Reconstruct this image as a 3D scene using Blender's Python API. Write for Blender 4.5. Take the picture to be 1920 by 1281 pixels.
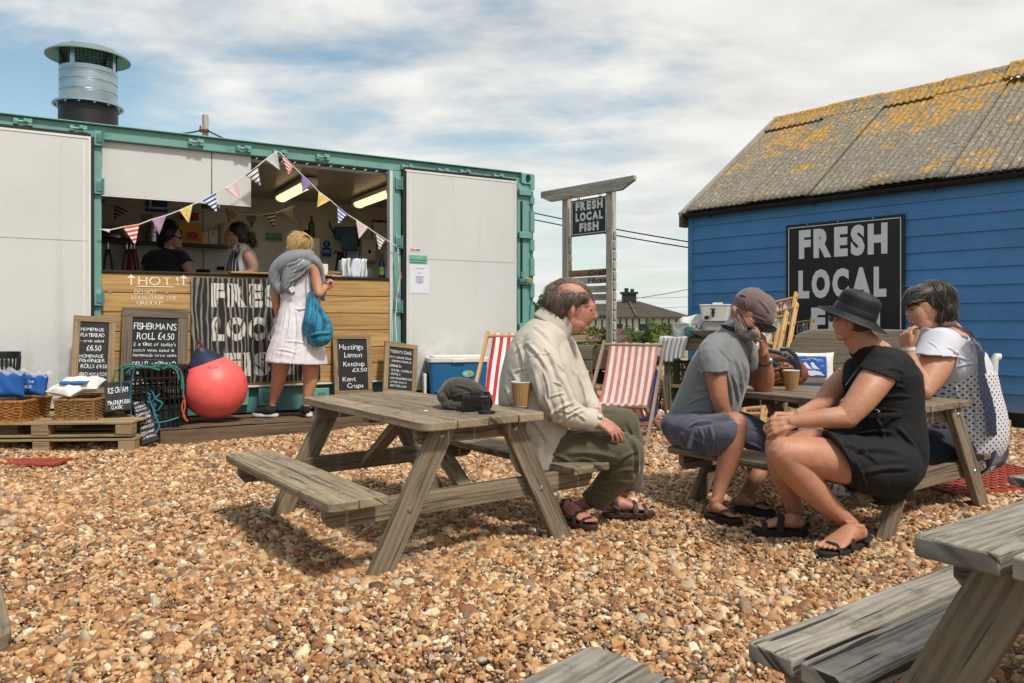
import bpy, bmesh, math, random
import numpy as np
from mathutils import Vector, Matrix, Euler
random.seed(7); rng = np.random.default_rng(11)
scene = bpy.context.scene
for o in list(bpy.data.objects): bpy.data.objects.remove(o)
COL = scene.collection

# ------------------------------------------------------------------ camera
F = 1450.0; HY = 600.0            # focal length in photo pixels, horizon row; eye 1.0 m above the shingle
cam = bpy.data.cameras.new('camera'); cam_o = bpy.data.objects.new('camera', cam); COL.objects.link(cam_o)
cam_o.location = (0, 0, 1.0); cam_o.rotation_euler = (math.radians(90), 0, 0)
cam.sensor_width = 36; cam.lens = 36 * F / 1920; cam.shift_y = -(640.5 - HY) / 1920
cam.clip_start = 0.05; cam.clip_end = 3000
scene.camera = cam_o

# ------------------------------------------------------------------ world and sun
SUN_EL, SUN_AZ = math.radians(54), math.radians(143)      # azimuth clockwise from +Y
world = bpy.data.worlds.new('World'); scene.world = world; world.use_nodes = True
nt = world.node_tree; nt.nodes.clear(); L = nt.links.new
def N(t, **k):
    n = nt.nodes.new(t)
    for a, b in k.items(): setattr(n, a, b)
    return n
out = N('ShaderNodeOutputWorld'); bg = N('ShaderNodeBackground'); bg.inputs['Strength'].default_value = 0.135
sky = N('ShaderNodeTexSky', sky_type='NISHITA', sun_disc=False, sun_elevation=SUN_EL, sun_rotation=SUN_AZ)
sky.air_density = 1.0; sky.dust_density = 1.2; sky.ozone_density = 1.0
tc = N('ShaderNodeTexCoord'); sep = N('ShaderNodeSeparateXYZ'); L(tc.outputs['Generated'], sep.inputs[0])
def mth(op, a, b=None, c=None):
    n = N('ShaderNodeMath', operation=op)
    for i, x in enumerate((a, b, c)):
        if x is None: continue
        if isinstance(x, (int, float)): n.inputs[i].default_value = x
        else: L(x, n.inputs[i])
    return n.outputs[0]
zz = mth('ADD', mth('MAXIMUM', sep.outputs[2], 0.0), 0.16)
cb = N('ShaderNodeCombineXYZ'); L(mth('DIVIDE', sep.outputs[0], zz), cb.inputs[0]); L(mth('DIVIDE', sep.outputs[1], zz), cb.inputs[1])
cb.inputs[2].default_value = 2.2
def wnoise(scale, det, loc, sc, dist=0.0, rot=0.0):
    m = N('ShaderNodeMapping'); m.inputs['Location'].default_value = loc; m.inputs['Scale'].default_value = sc; m.inputs['Rotation'].default_value = (0, 0, rot)
    L(cb.outputs[0], m.inputs[0]); n = N('ShaderNodeTexNoise'); L(m.outputs[0], n.inputs['Vector'])
    n.inputs['Scale'].default_value = scale; n.inputs['Detail'].default_value = det; n.inputs['Roughness'].default_value = 0.55; n.inputs['Distortion'].default_value = dist
    return n.outputs['Fac']
n1 = wnoise(0.85, 9, (3.1, 7.4, 0), (1.0, 1.0, 1), 0.1, 0.5)
n2 = wnoise(2.8, 6, (1.0, 2.0, 0), (0.8, 1.3, 1), 0.3)
cov = mth('ADD', mth('MULTIPLY', n1, 0.78), mth('MULTIPLY', n2, 0.22))
# more cloud towards the right of the view, more blue to the left
cov = mth('ADD', cov, mth('MULTIPLY', sep.outputs[0], 0.15))
rmp = N('ShaderNodeMapRange', interpolation_type='SMOOTHSTEP'); L(cov, rmp.inputs[0])
rmp.inputs[1].default_value = 0.39; rmp.inputs[2].default_value = 0.56
shade = N('ShaderNodeMapRange'); L(n2, shade.inputs[0]); shade.inputs[1].default_value = .3; shade.inputs[2].default_value = .7; shade.inputs[3].default_value = 0.80; shade.inputs[4].default_value = 1.08
cc = N('ShaderNodeMix', data_type='RGBA', blend_type='MULTIPLY'); cc.inputs[0].default_value = 1
cc.inputs[6].default_value = (5.6, 5.5, 5.25, 1); L(shade.outputs[0], cc.inputs[7])
skb = N('ShaderNodeMix', data_type='RGBA', blend_type='MULTIPLY'); skb.inputs[0].default_value = 1
L(sky.outputs[0], skb.inputs[6]); skb.inputs[7].default_value = (.98, 1.02, .87, 1)
mx = N('ShaderNodeMix', data_type='RGBA'); L(mth('MULTIPLY', rmp.outputs[0], 0.95), mx.inputs[0]); L(skb.outputs[2], mx.inputs[6]); L(cc.outputs[2], mx.inputs[7])
# pale band low down
hz = N('ShaderNodeMapRange', interpolation_type='SMOOTHSTEP'); L(sep.outputs[2], hz.inputs[0]); hz.inputs[1].default_value = 0.26; hz.inputs[2].default_value = 0.0; hz.inputs[3].default_value = 0.0; hz.inputs[4].default_value = 0.55
mx2 = N('ShaderNodeMix', data_type='RGBA'); L(hz.outputs[0], mx2.inputs[0]); L(mx.outputs[2], mx2.inputs[6]); mx2.inputs[7].default_value = (4.5, 4.95, 4.85, 1)
L(mx2.outputs[2], bg.inputs[0]); L(bg.outputs[0], out.inputs[0])

sun = bpy.data.lights.new('sun', 'SUN'); sun_o = bpy.data.objects.new('sun', sun); COL.objects.link(sun_o)
sun.energy = 2.9; sun.angle = math.radians(6); sun.color = (1.0, 0.94, 0.85)
sd = Vector((math.sin(SUN_AZ) * math.cos(SUN_EL), math.cos(SUN_AZ) * math.cos(SUN_EL), math.sin(SUN_EL)))
sun_o.rotation_euler = sd.to_track_quat('Z', 'Y').to_euler(); sun_o.location = (8, -8, 14)
scene.view_settings.view_transform = 'Standard'; scene.view_settings.look = 'None'
scene.view_settings.exposure = 0.28; scene.view_settings.gamma = 1.0; scene.view_settings.use_curve_mapping = False
scene.render.resolution_x = 1024; scene.render.resolution_y = 683
scene.render.engine = 'CYCLES'

# ------------------------------------------------------------------ placing
def W(px, py, d): return Vector(((px - 960) * d / F, d, 1 - (py - HY) * d / F))
def G(px, py, z=0.0): return W(px, py, (1 - z) * F / (py - HY))
class Frame:
    """a vertical plane in the place: origin on the ground, X along it, Y inward, Z up"""
    def __init__(s, o, ang):
        s.o = Vector((o[0], o[1], 0)); s.M = Matrix.Translation(s.o) @ Matrix.Rotation(ang, 4, 'Z')
        s.e = Vector((math.cos(ang), math.sin(ang), 0)); s.i = Vector((-math.sin(ang), math.cos(ang), 0))
    def at(s, px, py, off=0.0):
        k = (px - 960) / F; O = s.o + s.i * off
        t = -(O.x - k * O.y) / (s.e.x - k * s.e.y); P = O + s.e * t
        return Vector((t, off, 1 - (py - HY) * P.y / F))
    def w(s, px, py, off=0.0): return s.M @ s.at(px, py, off)
KF = Frame((-2.596, 7.38), math.atan2(.514, .858))       # container front
HF = Frame((2.254, 9.70), math.atan2(-.759, .651))        # hut front, origin at its left corner

# ------------------------------------------------------------------ mesh builder
ORG = {}
class MB:
    def __init__(s, M=None): s.v = []; s.f = []; s.uv = []; s.mi = []; s.rn = []; s.M = M
    def add(s, vs, fs, uvs=None, mi=0, rnd=None, M=None):
        b = len(s.v); MM = M if M is not None else s.M
        for v in vs:
            v = Vector(v); s.v.append(tuple(MM @ v) if MM is not None else tuple(v))
        r = random.random() if rnd is None else rnd
        for i, f in enumerate(fs):
            s.f.append(tuple(b + k for k in f)); s.mi.append(mi); s.rn.append(r)
            s.uv.append(uvs[i] if uvs else [(vs[k][0], vs[k][2] + vs[k][1]) for k in f])
        return s
    def box(s, c, sz, R=None, mi=0, rnd=None):
        c = Vector(c); hx, hy, hz = sz[0] / 2, sz[1] / 2, sz[2] / 2
        P = [Vector((x, y, z)) for x in (-hx, hx) for y in (-hy, hy) for z in (-hz, hz)]
        fs = [(0, 1, 3, 2), (4, 6, 7, 5), (0, 4, 5, 1), (2, 3, 7, 6), (0, 2, 6, 4), (1, 5, 7, 3)]
        ax = max(range(3), key=lambda k: sz[k]); ou, ov = random.random() * 9, random.random() * 9; uv = []
        for k, f in enumerate(fs):
            na = k // 2
            rest = [a for a in range(3) if a != na]
            if na == ax: a, b = rest
            else: a = ax; b = [q for q in rest if q != ax][0]
            uv.append([((P[i][a] if na != ax else P[i][a] * .12) + ou, P[i][b] + ov + k * .37) for i in f])
        V = [c + (R @ p if R is not None else p) for p in P]
        return s.add(V, fs, uv, mi, rnd)
    def beam(s, p0, p1, w, h, up=(0, 0, 1), mi=0, rnd=None):
        p0 = Vector(p0); p1 = Vector(p1); x = (p1 - p0); l = x.length; x.normalize(); up = Vector(up)
        y = up.cross(x)
        if y.length < 1e-4: y = Vector((0, 1, 0)).cross(x)
        y.normalize(); z = x.cross(y)
        return s.box((p0 + p1) / 2, (l, w, h), Matrix((x, y, z)).transposed(), mi, rnd)
    def rings(s, rs, closed=True, cap=True, mi=0, rnd=None):
        n = len(rs[0]); vs = [p for r in rs for p in r]; fs = []; uv = []; L_ = 0
        for i in range(len(rs) - 1):
            dl = (Vector(rs[i + 1][0]) - Vector(rs[i][0])).length
            for j in range(n if closed else n - 1):
                k = (j + 1) % n; fs.append((i * n + j, i * n + k, (i + 1) * n + k, (i + 1) * n + j))
                uv.append([(L_, j / n), (L_, (j + 1) / n), (L_ + dl, (j + 1) / n), (L_ + dl, j / n)])
            L_ += dl
        if cap and closed:
            fs.append(tuple(reversed(range(n)))); uv.append([(0, 0)] * n)
            fs.append(tuple((len(rs) - 1) * n + j for j in range(n))); uv.append([(0, 0)] * n)
        return s.add(vs, fs, uv, mi, rnd)
    def tube(s, pts, r, n=8, mi=0, cap=True, rnd=None, flat=1.0, up=None):
        pts = [Vector(p) for p in pts]; m = len(pts); rr = r if isinstance(r, (list, tuple)) else [r] * m; rs = []; a = None
        for i in range(m):
            t = (pts[min(i + 1, m - 1)] - pts[max(i - 1, 0)]); t.normalize()
            if up is not None: a = Vector(up)
            if a is None: a = Vector((0, 0, 1)) if abs(t.z) < .9 else Vector((1, 0, 0))
            a = (a - t * a.dot(t)); a.normalize(); b = t.cross(a)
            rs.append([pts[i] + a * (rr[i] * flat * math.cos(q)) + b * (rr[i] * math.sin(q)) for q in [2 * math.pi * k / n for k in range(n)]])
        return s.rings(rs, True, cap, mi, rnd)
    def cyl(s, p0, p1, r, r1=None, n=20, mi=0, cap=True): return s.tube([p0, p1], [r, r if r1 is None else r1], n, mi, cap)
    def lathe(s, prof, c=(0, 0, 0), n=32, R=None, mi=0, cap=False, rnd=None):
        c = Vector(c); rs = []
        for r, z in prof:
            ring = [Vector((r * math.cos(2 * math.pi * k / n), r * math.sin(2 * math.pi * k / n), z)) for k in range(n)]
            rs.append([c + (R @ p if R is not None else p) for p in ring])
        return s.rings(rs, True, cap, mi, rnd)
    def prism(s, poly, M, th, mi=0, rnd=None):
        n = len(poly); vs = [M @ Vector((x, y, 0)) for x, y in poly] + [M @ Vector((x, y, th)) for x, y in poly]
        ou, ov = random.random() * 9, random.random() * 9
        fs = [tuple(reversed(range(n))), tuple(range(n, 2 * n))]; uv = [[(poly[i][0] + ou, poly[i][1] + ov) for i in reversed(range(n))], [(poly[i][0] + ou, poly[i][1] + ov) for i in range(n)]]
        for i in range(n):
            j = (i + 1) % n; fs.append((i, j, n + j, n + i))
            dx = abs(poly[i][0] - poly[j][0]); dy = abs(poly[i][1] - poly[j][1])
            if dx >= dy: uv.append([(poly[i][0] + ou, ov), (poly[j][0] + ou, ov), (poly[j][0] + ou, ov + th), (poly[i][0] + ou, ov + th)])
            else: uv.append([(ou, poly[i][1] * .2 + ov), (ou, poly[j][1] * .2 + ov), (ou + th, poly[j][1] * .2 + ov + .01), (ou + th, poly[i][1] * .2 + ov + .01)])
        return s.add(vs, fs, uv, mi, rnd)
    def ell(s, c, r, R=None, nu=20, nv=12, mi=0, rnd=None):
        c = Vector(c); r = (r, r, r) if isinstance(r, (int, float)) else r; rs = []
        for i in range(nv + 1):
            a = math.pi * (i if 0 < i < nv else (.02 if i == 0 else nv - .02)) / nv
            ring = []
            for k in range(nu):
                b = 2 * math.pi * k / nu; p = Vector((r[0] * math.sin(a) * math.cos(b), r[1] * math.sin(a) * math.sin(b), -r[2] * math.cos(a)))
                ring.append(c + (R @ p if R is not None else p))
            rs.append(ring)
        return s.rings(rs, True, True, mi, rnd)
    def grid(s, fn, nu, nv, mi=0, rnd=None, uvs=(1, 1)):
        vs = [fn(i / nu, j / nv) for i in range(nu + 1) for j in range(nv + 1)]; fs = []; uv = []
        for i in range(nu):
            for j in range(nv):
                a = i * (nv + 1) + j; fs.append((a, a + nv + 1, a + nv + 2, a + 1))
                uv.append([(i / nu * uvs[0], j / nv * uvs[1]), ((i + 1) / nu * uvs[0], j / nv * uvs[1]), ((i + 1) / nu * uvs[0], (j + 1) / nv * uvs[1]), (i / nu * uvs[0], (j + 1) / nv * uvs[1])])
        return s.add(vs, fs, uv, mi, rnd)
    def build(s, name, mats, parent=None, bevel=0, smooth=35, solid=0, org=None, subsurf=0):
        o0 = ORG.get(parent.name, Vector((0, 0, 0))) if parent else (Vector(org) if org is not None else Vector((0, 0, 0)))
        me = bpy.data.meshes.new(name)
        me.from_pydata([(v[0] - o0[0], v[1] - o0[1], v[2] - o0[2]) for v in s.v], [], s.f)
        uvl = me.uv_layers.new(name='UVMap'); flat = [c for u in s.uv for p in u for c in p]
        uvl.data.foreach_set('uv', flat)
        at = me.attributes.new('rnd', 'FLOAT', 'FACE'); at.data.foreach_set('value', s.rn)
        mats = mats if isinstance(mats, (list, tuple)) else [mats]
        for m in mats: me.materials.append(m)
        me.polygons.foreach_set('material_index', s.mi)
        me.validate(); me.update()
        bm = bmesh.new(); bm.from_mesh(me); bmesh.ops.recalc_face_normals(bm, faces=bm.faces); bm.to_mesh(me); bm.free()
        if smooth:
            me.polygons.foreach_set('use_smooth', [True] * len(me.polygons)); me.set_sharp_from_angle(angle=math.radians(smooth))
        return finish(name, me, parent, o0, bevel, solid, subsurf)
def finish(name, me, parent, o0, bevel=0, solid=0, subsurf=0):
    o = bpy.data.objects.new(name, me); COL.objects.link(o)
    if parent: o.parent = parent
    else: o.location = o0
    ORG[o.name] = Vector(o0)
    if solid:
        m = o.modifiers.new('solid', 'SOLIDIFY'); m.thickness = solid; m.offset = 1
    if subsurf:
        m = o.modifiers.new('sub', 'SUBSURF'); m.levels = m.render_levels = subsurf
    if bevel:
        m = o.modifiers.new('bevel', 'BEVEL'); m.width = bevel; m.segments = 2; m.limit_method = 'ANGLE'; m.angle_limit = math.radians(40)
    return o
def thing(name, label, cat, loc=(0, 0, 0), rz=0.0, group=None, local=False):
    o = bpy.data.objects.new(name, None); COL.objects.link(o); o.location = loc; o.rotation_euler = (0, 0, rz)
    o.empty_display_size = .1
    o['label'] = label; o['category'] = cat
    if group: o['group'] = group
    ORG[o.name] = Vector((0, 0, 0)) if local else Vector(loc)
    return o
def tag(o, label, cat, group=None):
    o['label'] = label; o['category'] = cat
    if group: o['group'] = group
    return o
def struct(o, k='structure'): o['kind'] = k; return o
def dup(root, loc, rz=None, label=None):
    def cp(o, par):
        c = o.copy(); COL.objects.link(c); ORG[c.name] = ORG.get(o.name, Vector((0, 0, 0)))
        if par: c.parent = par
        for ch in o.children: cp(ch, c)
        return c
    r = cp(root, None); r.location = loc
    if rz is not None: r.rotation_euler = (0, 0, rz)
    if label: r['label'] = label
    return r

# ------------------------------------------------------------------ lettering
_gl = {}
def glyph(ch, bold):
    k = (ch, bold)
    if k in _gl: return _gl[k]
    cu = bpy.data.curves.new('t', 'FONT'); cu.body = ch; cu.size = 1.0; cu.offset = bold; cu.resolution_u = 3
    ob = bpy.data.objects.new('t', cu); COL.objects.link(ob)
    dg = bpy.context.evaluated_depsgraph_get(); dg.update(); me = ob.evaluated_get(dg).to_mesh()
    vs = [tuple(v.co) for v in me.vertices]; fs = [tuple(p.vertices) for p in me.polygons]
    ob.evaluated_get(dg).to_mesh_clear(); bpy.data.objects.remove(ob); bpy.data.curves.remove(cu)
    x0 = min([v[0] for v in vs] or [0]); x1 = max([v[0] for v in vs] or [.3])
    _gl[k] = ([(v[0] - x0, v[1]) for v in vs], fs, x1 - x0); return _gl[k]
def write(mb, text, o, ux, uy, cap, width=None, jit=0.0, bold=0.0, gap=0.14, mi=0, align='l', shear=0.0):
    """text with capitals `cap` high, starting at o; width squeezes or stretches the line to fit"""
    o = Vector(o); ux = Vector(ux).normalized(); uy = Vector(uy).normalized(); nz = ux.cross(uy)
    H = max(v[1] for v in glyph('H', 0.0)[0]); sc = cap / H; x = 0; items = []
    for ch in text:
        if ch == ' ': x += .30; continue
        g = glyph(ch, bold); items.append((g, x)); x += g[2] + gap * H
    tot = (x - gap * H) * sc; kx = (width / tot) if width else 1.0
    x0 = 0 if align == 'l' else -(tot * kx) / 2
    for g, gx in items:
        a = random.uniform(-1, 1) * jit * .35; s1 = 1 + random.uniform(-1, 1) * jit; dy = random.uniform(-1, 1) * jit * .35 * H
        ca, sa = math.cos(a), math.sin(a); vs = []
        for x_, y_ in g[0]:
            if jit: x_ += .02 * math.sin(y_ * 9 + gx * 5); y_ += .02 * math.sin(x_ * 8 + gx * 3)
            X = (x_ * ca - y_ * sa) * s1; Y = (x_ * sa + y_ * ca) * s1 + dy
            X += Y * shear
            vs.append(o + ux * (x0 + (X + gx) * sc * kx) + uy * (Y * sc))
        mb.add(vs, g[1], None, mi)
def quadframe(BL, BR, TL):
    """frame of a flat panel: origin bottom left, x right, y up, z out of the face (towards the viewer side)"""
    x = (BR - BL); w = x.length; x.normalize(); y = TL - BL; y = y - x * y.dot(x); h = y.length; y.normalize(); z = x.cross(y)
    M = Matrix((x, y, z)).transposed().to_4x4(); M.translation = BL; return M, w, h
# ------------------------------------------------------------------ materials
def lin(h):
    if not isinstance(h, str): return tuple(h)
    c = [int(h[i:i + 2], 16) / 255 for i in (0, 2, 4)]
    return tuple((x / 12.92 if x <= .04045 else ((x + .055) / 1.055) ** 2.4) for x in c)
class MT:
    def __init__(s, name):
        s.m = bpy.data.materials.new(name); s.m.use_nodes = True; s.t = s.m.node_tree; s.n = s.t.nodes
        s.b = s.n['Principled BSDF']; s.o = s.n['Material Output']; s.tc = s.n.new('ShaderNodeTexCoord')
    def new(s, t, **k):
        n = s.n.new(t)
        for a, b in k.items(): setattr(n, a, b)
        return n
    def L(s, a, b): s.t.links.new(a, b)
    def map(s, src, sc, loc=(0, 0, 0), rot=(0, 0, 0)):
        m = s.new('ShaderNodeMapping'); m.inputs['Scale'].default_value = sc if hasattr(sc, '__len__') else (sc, sc, sc)
        m.inputs['Location'].default_value = loc; m.inputs['Rotation'].default_value = rot
        s.L(s.tc.outputs[src], m.inputs[0]); return m.outputs[0]
    def noise(s, vec, scale=1, det=5, rough=.55, dist=0):
        n = s.new('ShaderNodeTexNoise'); s.L(vec, n.inputs['Vector']); n.inputs['Scale'].default_value = scale
        n.inputs['Detail'].default_value = det; n.inputs['Roughness'].default_value = rough; n.inputs['Distortion'].default_value = dist
        return n.outputs['Fac']
    def rng(s, x, a, b, c=0., d=1., smooth=False):
        n = s.new('ShaderNodeMapRange'); s.L(x, n.inputs[0])
        if smooth: n.interpolation_type = 'SMOOTHSTEP'
        for i, v in enumerate((a, b, c, d)): n.inputs[i + 1].default_value = v
        return n.outputs[0]
    def mix(s, f, a, b, mode='MIX'):
        n = s.new('ShaderNodeMix', data_type='RGBA', blend_type=mode)
        for i, v in ((0, f), (6, a), (7, b)):
            if isinstance(v, (int, float)): n.inputs[i].default_value = v
            elif isinstance(v, (tuple, list)): n.inputs[i].default_value = (*v[:3], 1)
            else: s.L(v, n.inputs[i])
        return n.outputs[2]
    def ramp(s, x, stops, interp='LINEAR'):
        r = s.new('ShaderNodeValToRGB'); s.L(x, r.inputs[0]); r.color_ramp.interpolation = interp; e = r.color_ramp.elements
        while len(e) > 1: e.remove(e[-1])
        e[0].position = stops[0][0]; e[0].color = (*lin(stops[0][1]), 1)
        for p, c in stops[1:]:
            q = e.new(p); q.color = (*lin(c), 1)
        return r.outputs[0]
    def attr(s, name, kind='GEOMETRY'):
        a = s.new('ShaderNodeAttribute', attribute_name=name); a.attribute_type = kind; return a
    def math(s, op, a, b=None):
        n = s.new('ShaderNodeMath', operation=op)
        for i, x in enumerate((a, b)):
            if x is None: continue
            if isinstance(x, (int, float)): n.inputs[i].default_value = x
            else: s.L(x, n.inputs[i])
        return n.outputs[0]
    def bump(s, h, st=.3, dist=.01):
        b = s.new('ShaderNodeBump'); s.L(h, b.inputs['Height']); b.inputs['Strength'].default_value = st; b.inputs['Distance'].default_value = dist
        s.L(b.outputs[0], s.b.inputs['Normal'])
    def done(s, col=None, rough=None, metal=None, **k):
        for key, v in (('Base Color', col), ('Roughness', rough), ('Metallic', metal)):
            if v is None: continue
            if isinstance(v, (int, float)): s.b.inputs[key].default_value = v
            elif isinstance(v, (tuple, list)): s.b.inputs[key].default_value = (*v[:3], 1)
            else: s.L(v, s.b.inputs[key])
        for key, v in k.items(): s.b.inputs[key.replace('_', ' ')].default_value = v
        return s.m
def plain(name, col, rough=.6, metal=0., var=.12, vs=6., bump=.15, bs=80., dirt=None, ds=3., damt=.5, **k):
    m = MT(name); c = lin(col); v = m.map('Object', 1)
    n = m.noise(v, vs, 6); f = m.rng(n, .3, .7, 1 - var, 1 + var)
    cc = m.mix(1., c, f, 'MULTIPLY')
    if dirt:
        d = m.rng(m.noise(v, ds, 8, .65), .52, .72, 0, damt, True); cc = m.mix(d, cc, lin(dirt))
    if bump: m.bump(m.noise(v, bs, 3), bump, .003)
    m.b.inputs['Base Color'].default_value = (*c, 1)
    return m.done(cc, rough, metal, **k)
def wood(name, light, dark, grey=None, gs=1.0, gd=.5, knots=True, rough=.75, bump=.5, spot=0., tint=.18, moss=0.):
    """grain runs along U of the board's own unwrapped faces"""
    m = MT(name); v = m.map('UV', (1.5 * gs, 17 * gs, 1)); r = m.attr('rnd').outputs['Fac']
    add = m.new('ShaderNodeVectorMath', operation='ADD'); m.L(v, add.inputs[0]); cx = m.new('ShaderNodeCombineXYZ'); m.L(m.math('MULTIPLY', r, 37.), cx.inputs[2]); m.L(cx.outputs[0], add.inputs[1]); v = add.outputs[0]
    g1 = m.noise(v, 1.0, 7, .65, .6)
    w = m.new('ShaderNodeTexWave', wave_type='BANDS', bands_direction='Y'); m.L(m.map('UV', (.8 * gs, 4.5 * gs, 1)), w.inputs['Vector'])
    w.inputs['Scale'].default_value = 2.4; w.inputs['Distortion'].default_value = 11; w.inputs['Detail'].default_value = 4; w.inputs['Detail Scale'].default_value = .7
    fine = m.noise(m.map('UV', (8, 240, 1)), 1, 3, .6)
    g = m.math('ADD', m.math('MULTIPLY', g1, .74), m.math('ADD', m.math('MULTIPLY', w.outputs['Fac'], .10), m.math('MULTIPLY', fine, .18)))
    col = m.ramp(g, [(.32, dark), (.52, light), (.78, grey or light)])
    if knots:
        vo = m.new('ShaderNodeTexVoronoi'); m.L(m.map('UV', (2.4, 7.5, 1)), vo.inputs['Vector']); vo.inputs['Scale'].default_value = 1
        k = m.rng(vo.outputs['Distance'], .05, .13, .75, 0., True); col = m.mix(k, col, m.mix(.5, lin(dark), (.02, .012, .008)))
    if spot:
        sn = m.rng(m.noise(m.map('UV', (9, 14, 1)), 1, 8, .7), .50, .68, 0, spot, True); col = m.mix(sn, col, lin('4e483f'))
    if moss:
        sn = m.rng(m.noise(m.map('Object', 9), 1, 5, .7), .55, .7, 0, moss, True); col = m.mix(sn, col, lin('7a7748'))
    col = m.mix(1., col, m.rng(r, 0, 1, 1 - tint, 1 + tint), 'MULTIPLY')
    # dark drying cracks along the grain
    ck = m.rng(m.noise(m.map('UV', (1.6, 60, 1)), 1, 2, .5, .3), .63, .67, 0, .8, True); col = m.mix(m.math('MULTIPLY', ck, gd), col, (.03, .025, .02))
    m.bump(m.math('SUBTRACT', g, m.math('MULTIPLY', ck, .6)), bump, .004)
    return m.done(col, rough)
def stripes(name, cols, n, axis=0, rough=.85, weave=True, src='UV'):
    """cloth with n colour pairs across U (axis 0) or V (axis 1)"""
    m = MT(name); sp = m.new('ShaderNodeSeparateXYZ'); m.L(m.tc.outputs[src], sp.inputs[0])
    x = m.math('FRACT', m.math('MULTIPLY', sp.outputs[axis], float(n)))
    st = []; p = 0; tot = sum(w for w, c in cols)
    for w, c in cols: st.append((p / tot, c)); p += w
    col = m.ramp(x, st, 'CONSTANT'); v = m.map('Object', 1)
    col = m.mix(1., col, m.rng(m.noise(v, 14, 5), .3, .7, .9, 1.06), 'MULTIPLY')
    m.bump(m.noise(v, 260, 2), .25, .002)
    return m.done(col, rough, Sheen_Weight=.2)
def cloth(name, col, var=.1, rough=.88, vs=30, weave=300., heather=0., sheen=.25, bump=.25, crease=.0):
    m = MT(name); v = m.map('Object', 1); c = m.mix(1., lin(col), m.rng(m.noise(v, vs, 5), .3, .7, 1 - var, 1 + var), 'MULTIPLY')
    if heather: c = m.mix(1., c, m.rng(m.noise(m.map('Object', (60, 60, 420)), 1, 2, .7), .35, .65, 1 - heather, 1 + heather), 'MULTIPLY')
    h = m.noise(v, weave, 2)
    if crease: h = m.math('ADD', m.math('MULTIPLY', h, .15), m.math('MULTIPLY', m.noise(m.map('Object', (20, 20, 11)), 1, 2, .5, 1.5), crease * .7))
    m.bump(h, bump, .004 if not crease else .012)
    m.b.inputs['Base Color'].default_value = (*lin(col), 1)
    return m.done(c, rough, Sheen_Weight=sheen)
def skin(name, col, red='b0604a', var=.42, rough=.52):
    m = MT(name); v = m.map('Object', 1); a = m.noise(v, 14, 5, .6); b = m.noise(v, 90, 3, .6)
    c = m.mix(m.rng(a, .35, .75, 0, var, True), lin(col), lin(red)); c = m.mix(1., c, m.rng(b, .3, .7, .93, 1.05), 'MULTIPLY')
    m.bump(m.math('ADD', m.noise(v, 160, 3), m.math('MULTIPLY', m.noise(v, 38, 3), .8)), .22, .003)
    m.b.inputs['Base Color'].default_value = (*lin(col), 1)
    return m.done(c, rough, Subsurface_Weight=.12, Subsurface_Scale=.012)
M = {}
M['teal'] = plain('teal_paint', '6a9c93', .42, 0, .10, 3, .12, 40, '3d6f63', 6, .55)
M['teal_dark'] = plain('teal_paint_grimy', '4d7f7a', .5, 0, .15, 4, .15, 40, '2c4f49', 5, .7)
def _panel():
    m = MT('white_panel'); v = m.map('Object', 1); c = m.mix(m.rng(m.noise(v, 1.3, 5, .6), .35, .7, 0, .5, True), lin('cbcdcb'), lin('c0c1be')); st = m.rng(m.noise(m.map('Object', (7, 7, .45)), 1, 6, .7), .56, .76, 0, .22, True)
    c = m.mix(st, c, lin('8f8b80')); c = m.mix(m.rng(m.noise(v, 9, 7, .75), .66, .72, 0, .55, True), c, lin('77736a')); sz = m.new('ShaderNodeSeparateXYZ'); m.L(v, sz.inputs[0]); c = m.mix(m.math('MULTIPLY', m.rng(sz.outputs[2], 1.0, .25, 0, .7, True), m.rng(m.noise(v, 6, 6, .7), .4, .65)), c, lin('8a867a')); m.bump(m.noise(v, 1.1, 2), .12, .02); return m.done(c, .36)
M['panel'] = _panel()
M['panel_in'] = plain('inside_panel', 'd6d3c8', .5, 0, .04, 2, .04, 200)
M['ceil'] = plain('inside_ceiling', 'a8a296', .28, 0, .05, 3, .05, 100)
M['black'] = plain('black_rubber', '151515', .5, 0, .1, 8, .1)
M['blackgloss'] = plain('black_gloss', '101114', .18, 0, .05, 4, .02)
M['signblack'] = plain('sign_black', '0e0f11', .42, 0, .08, 3, .04, 60, '1a1b1d', 4, .4)
M['steel'] = plain('galvanised', 'a9b6bd', .32, .9, .12, 9, .05, 60)
M['stainless'] = plain('stainless', 'b8b8b4', .25, .95, .05, 5, .03)
M['darksteel'] = plain('dark_steel', '2c2a28', .4, .5)
M['white'] = plain('white_paint', 'd9d7d0', .5, 0, .05, 5, .08, 60)
M['signwhite'] = plain('sign_white', 'e6e5e0', .5, 0, .03, 5, .03)
M['chalkwhite'] = plain('chalk', 'e4e8e8', .9, 0, .22, 120, .0)
M['chalkcream'] = plain('white_paint_marker', 'e8e0cc', .8, 0, .1, 60, 0)
M['slate'] = plain('chalkboard', '1c1d1f', .75, 0, .25, 9, .06, 100, '3b3d40', 5, .45)
M['grey_plastic'] = plain('grey_plastic', '9c9b94', .5)
M['white_plastic'] = plain('white_plastic', 'd4d2c8', .38, 0, .04, 6, .05)
M['coolblue'] = plain('cooler_blue', '1c6390', .42, 0, .06, 5, .12, 120)
M['navy'] = plain('navy_paint', '1b2340', .5)
M['navyplastic'] = plain('navy_plastic', '1d3a78', .4)
M['buoy'] = plain('buoy_vinyl', 'e4473f', .42, 0, .08, 4, .06, 50, 'c96a58', 7, .35)
M['rope_teal'] = plain('teal_rope', '2f7f73', .8, 0, .3, 80, .4, 200)
M['rope_blue'] = plain('blue_rope', '1a6480', .8, 0, .3, 80, .4, 200)
M['rope_orange'] = plain('orange_rope', 'c0532b', .8, 0, .3, 80, .4, 200)
M['rope_green'] = plain('green_rope', '4d6b55', .8, 0, .3, 80, .4, 200)
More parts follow.
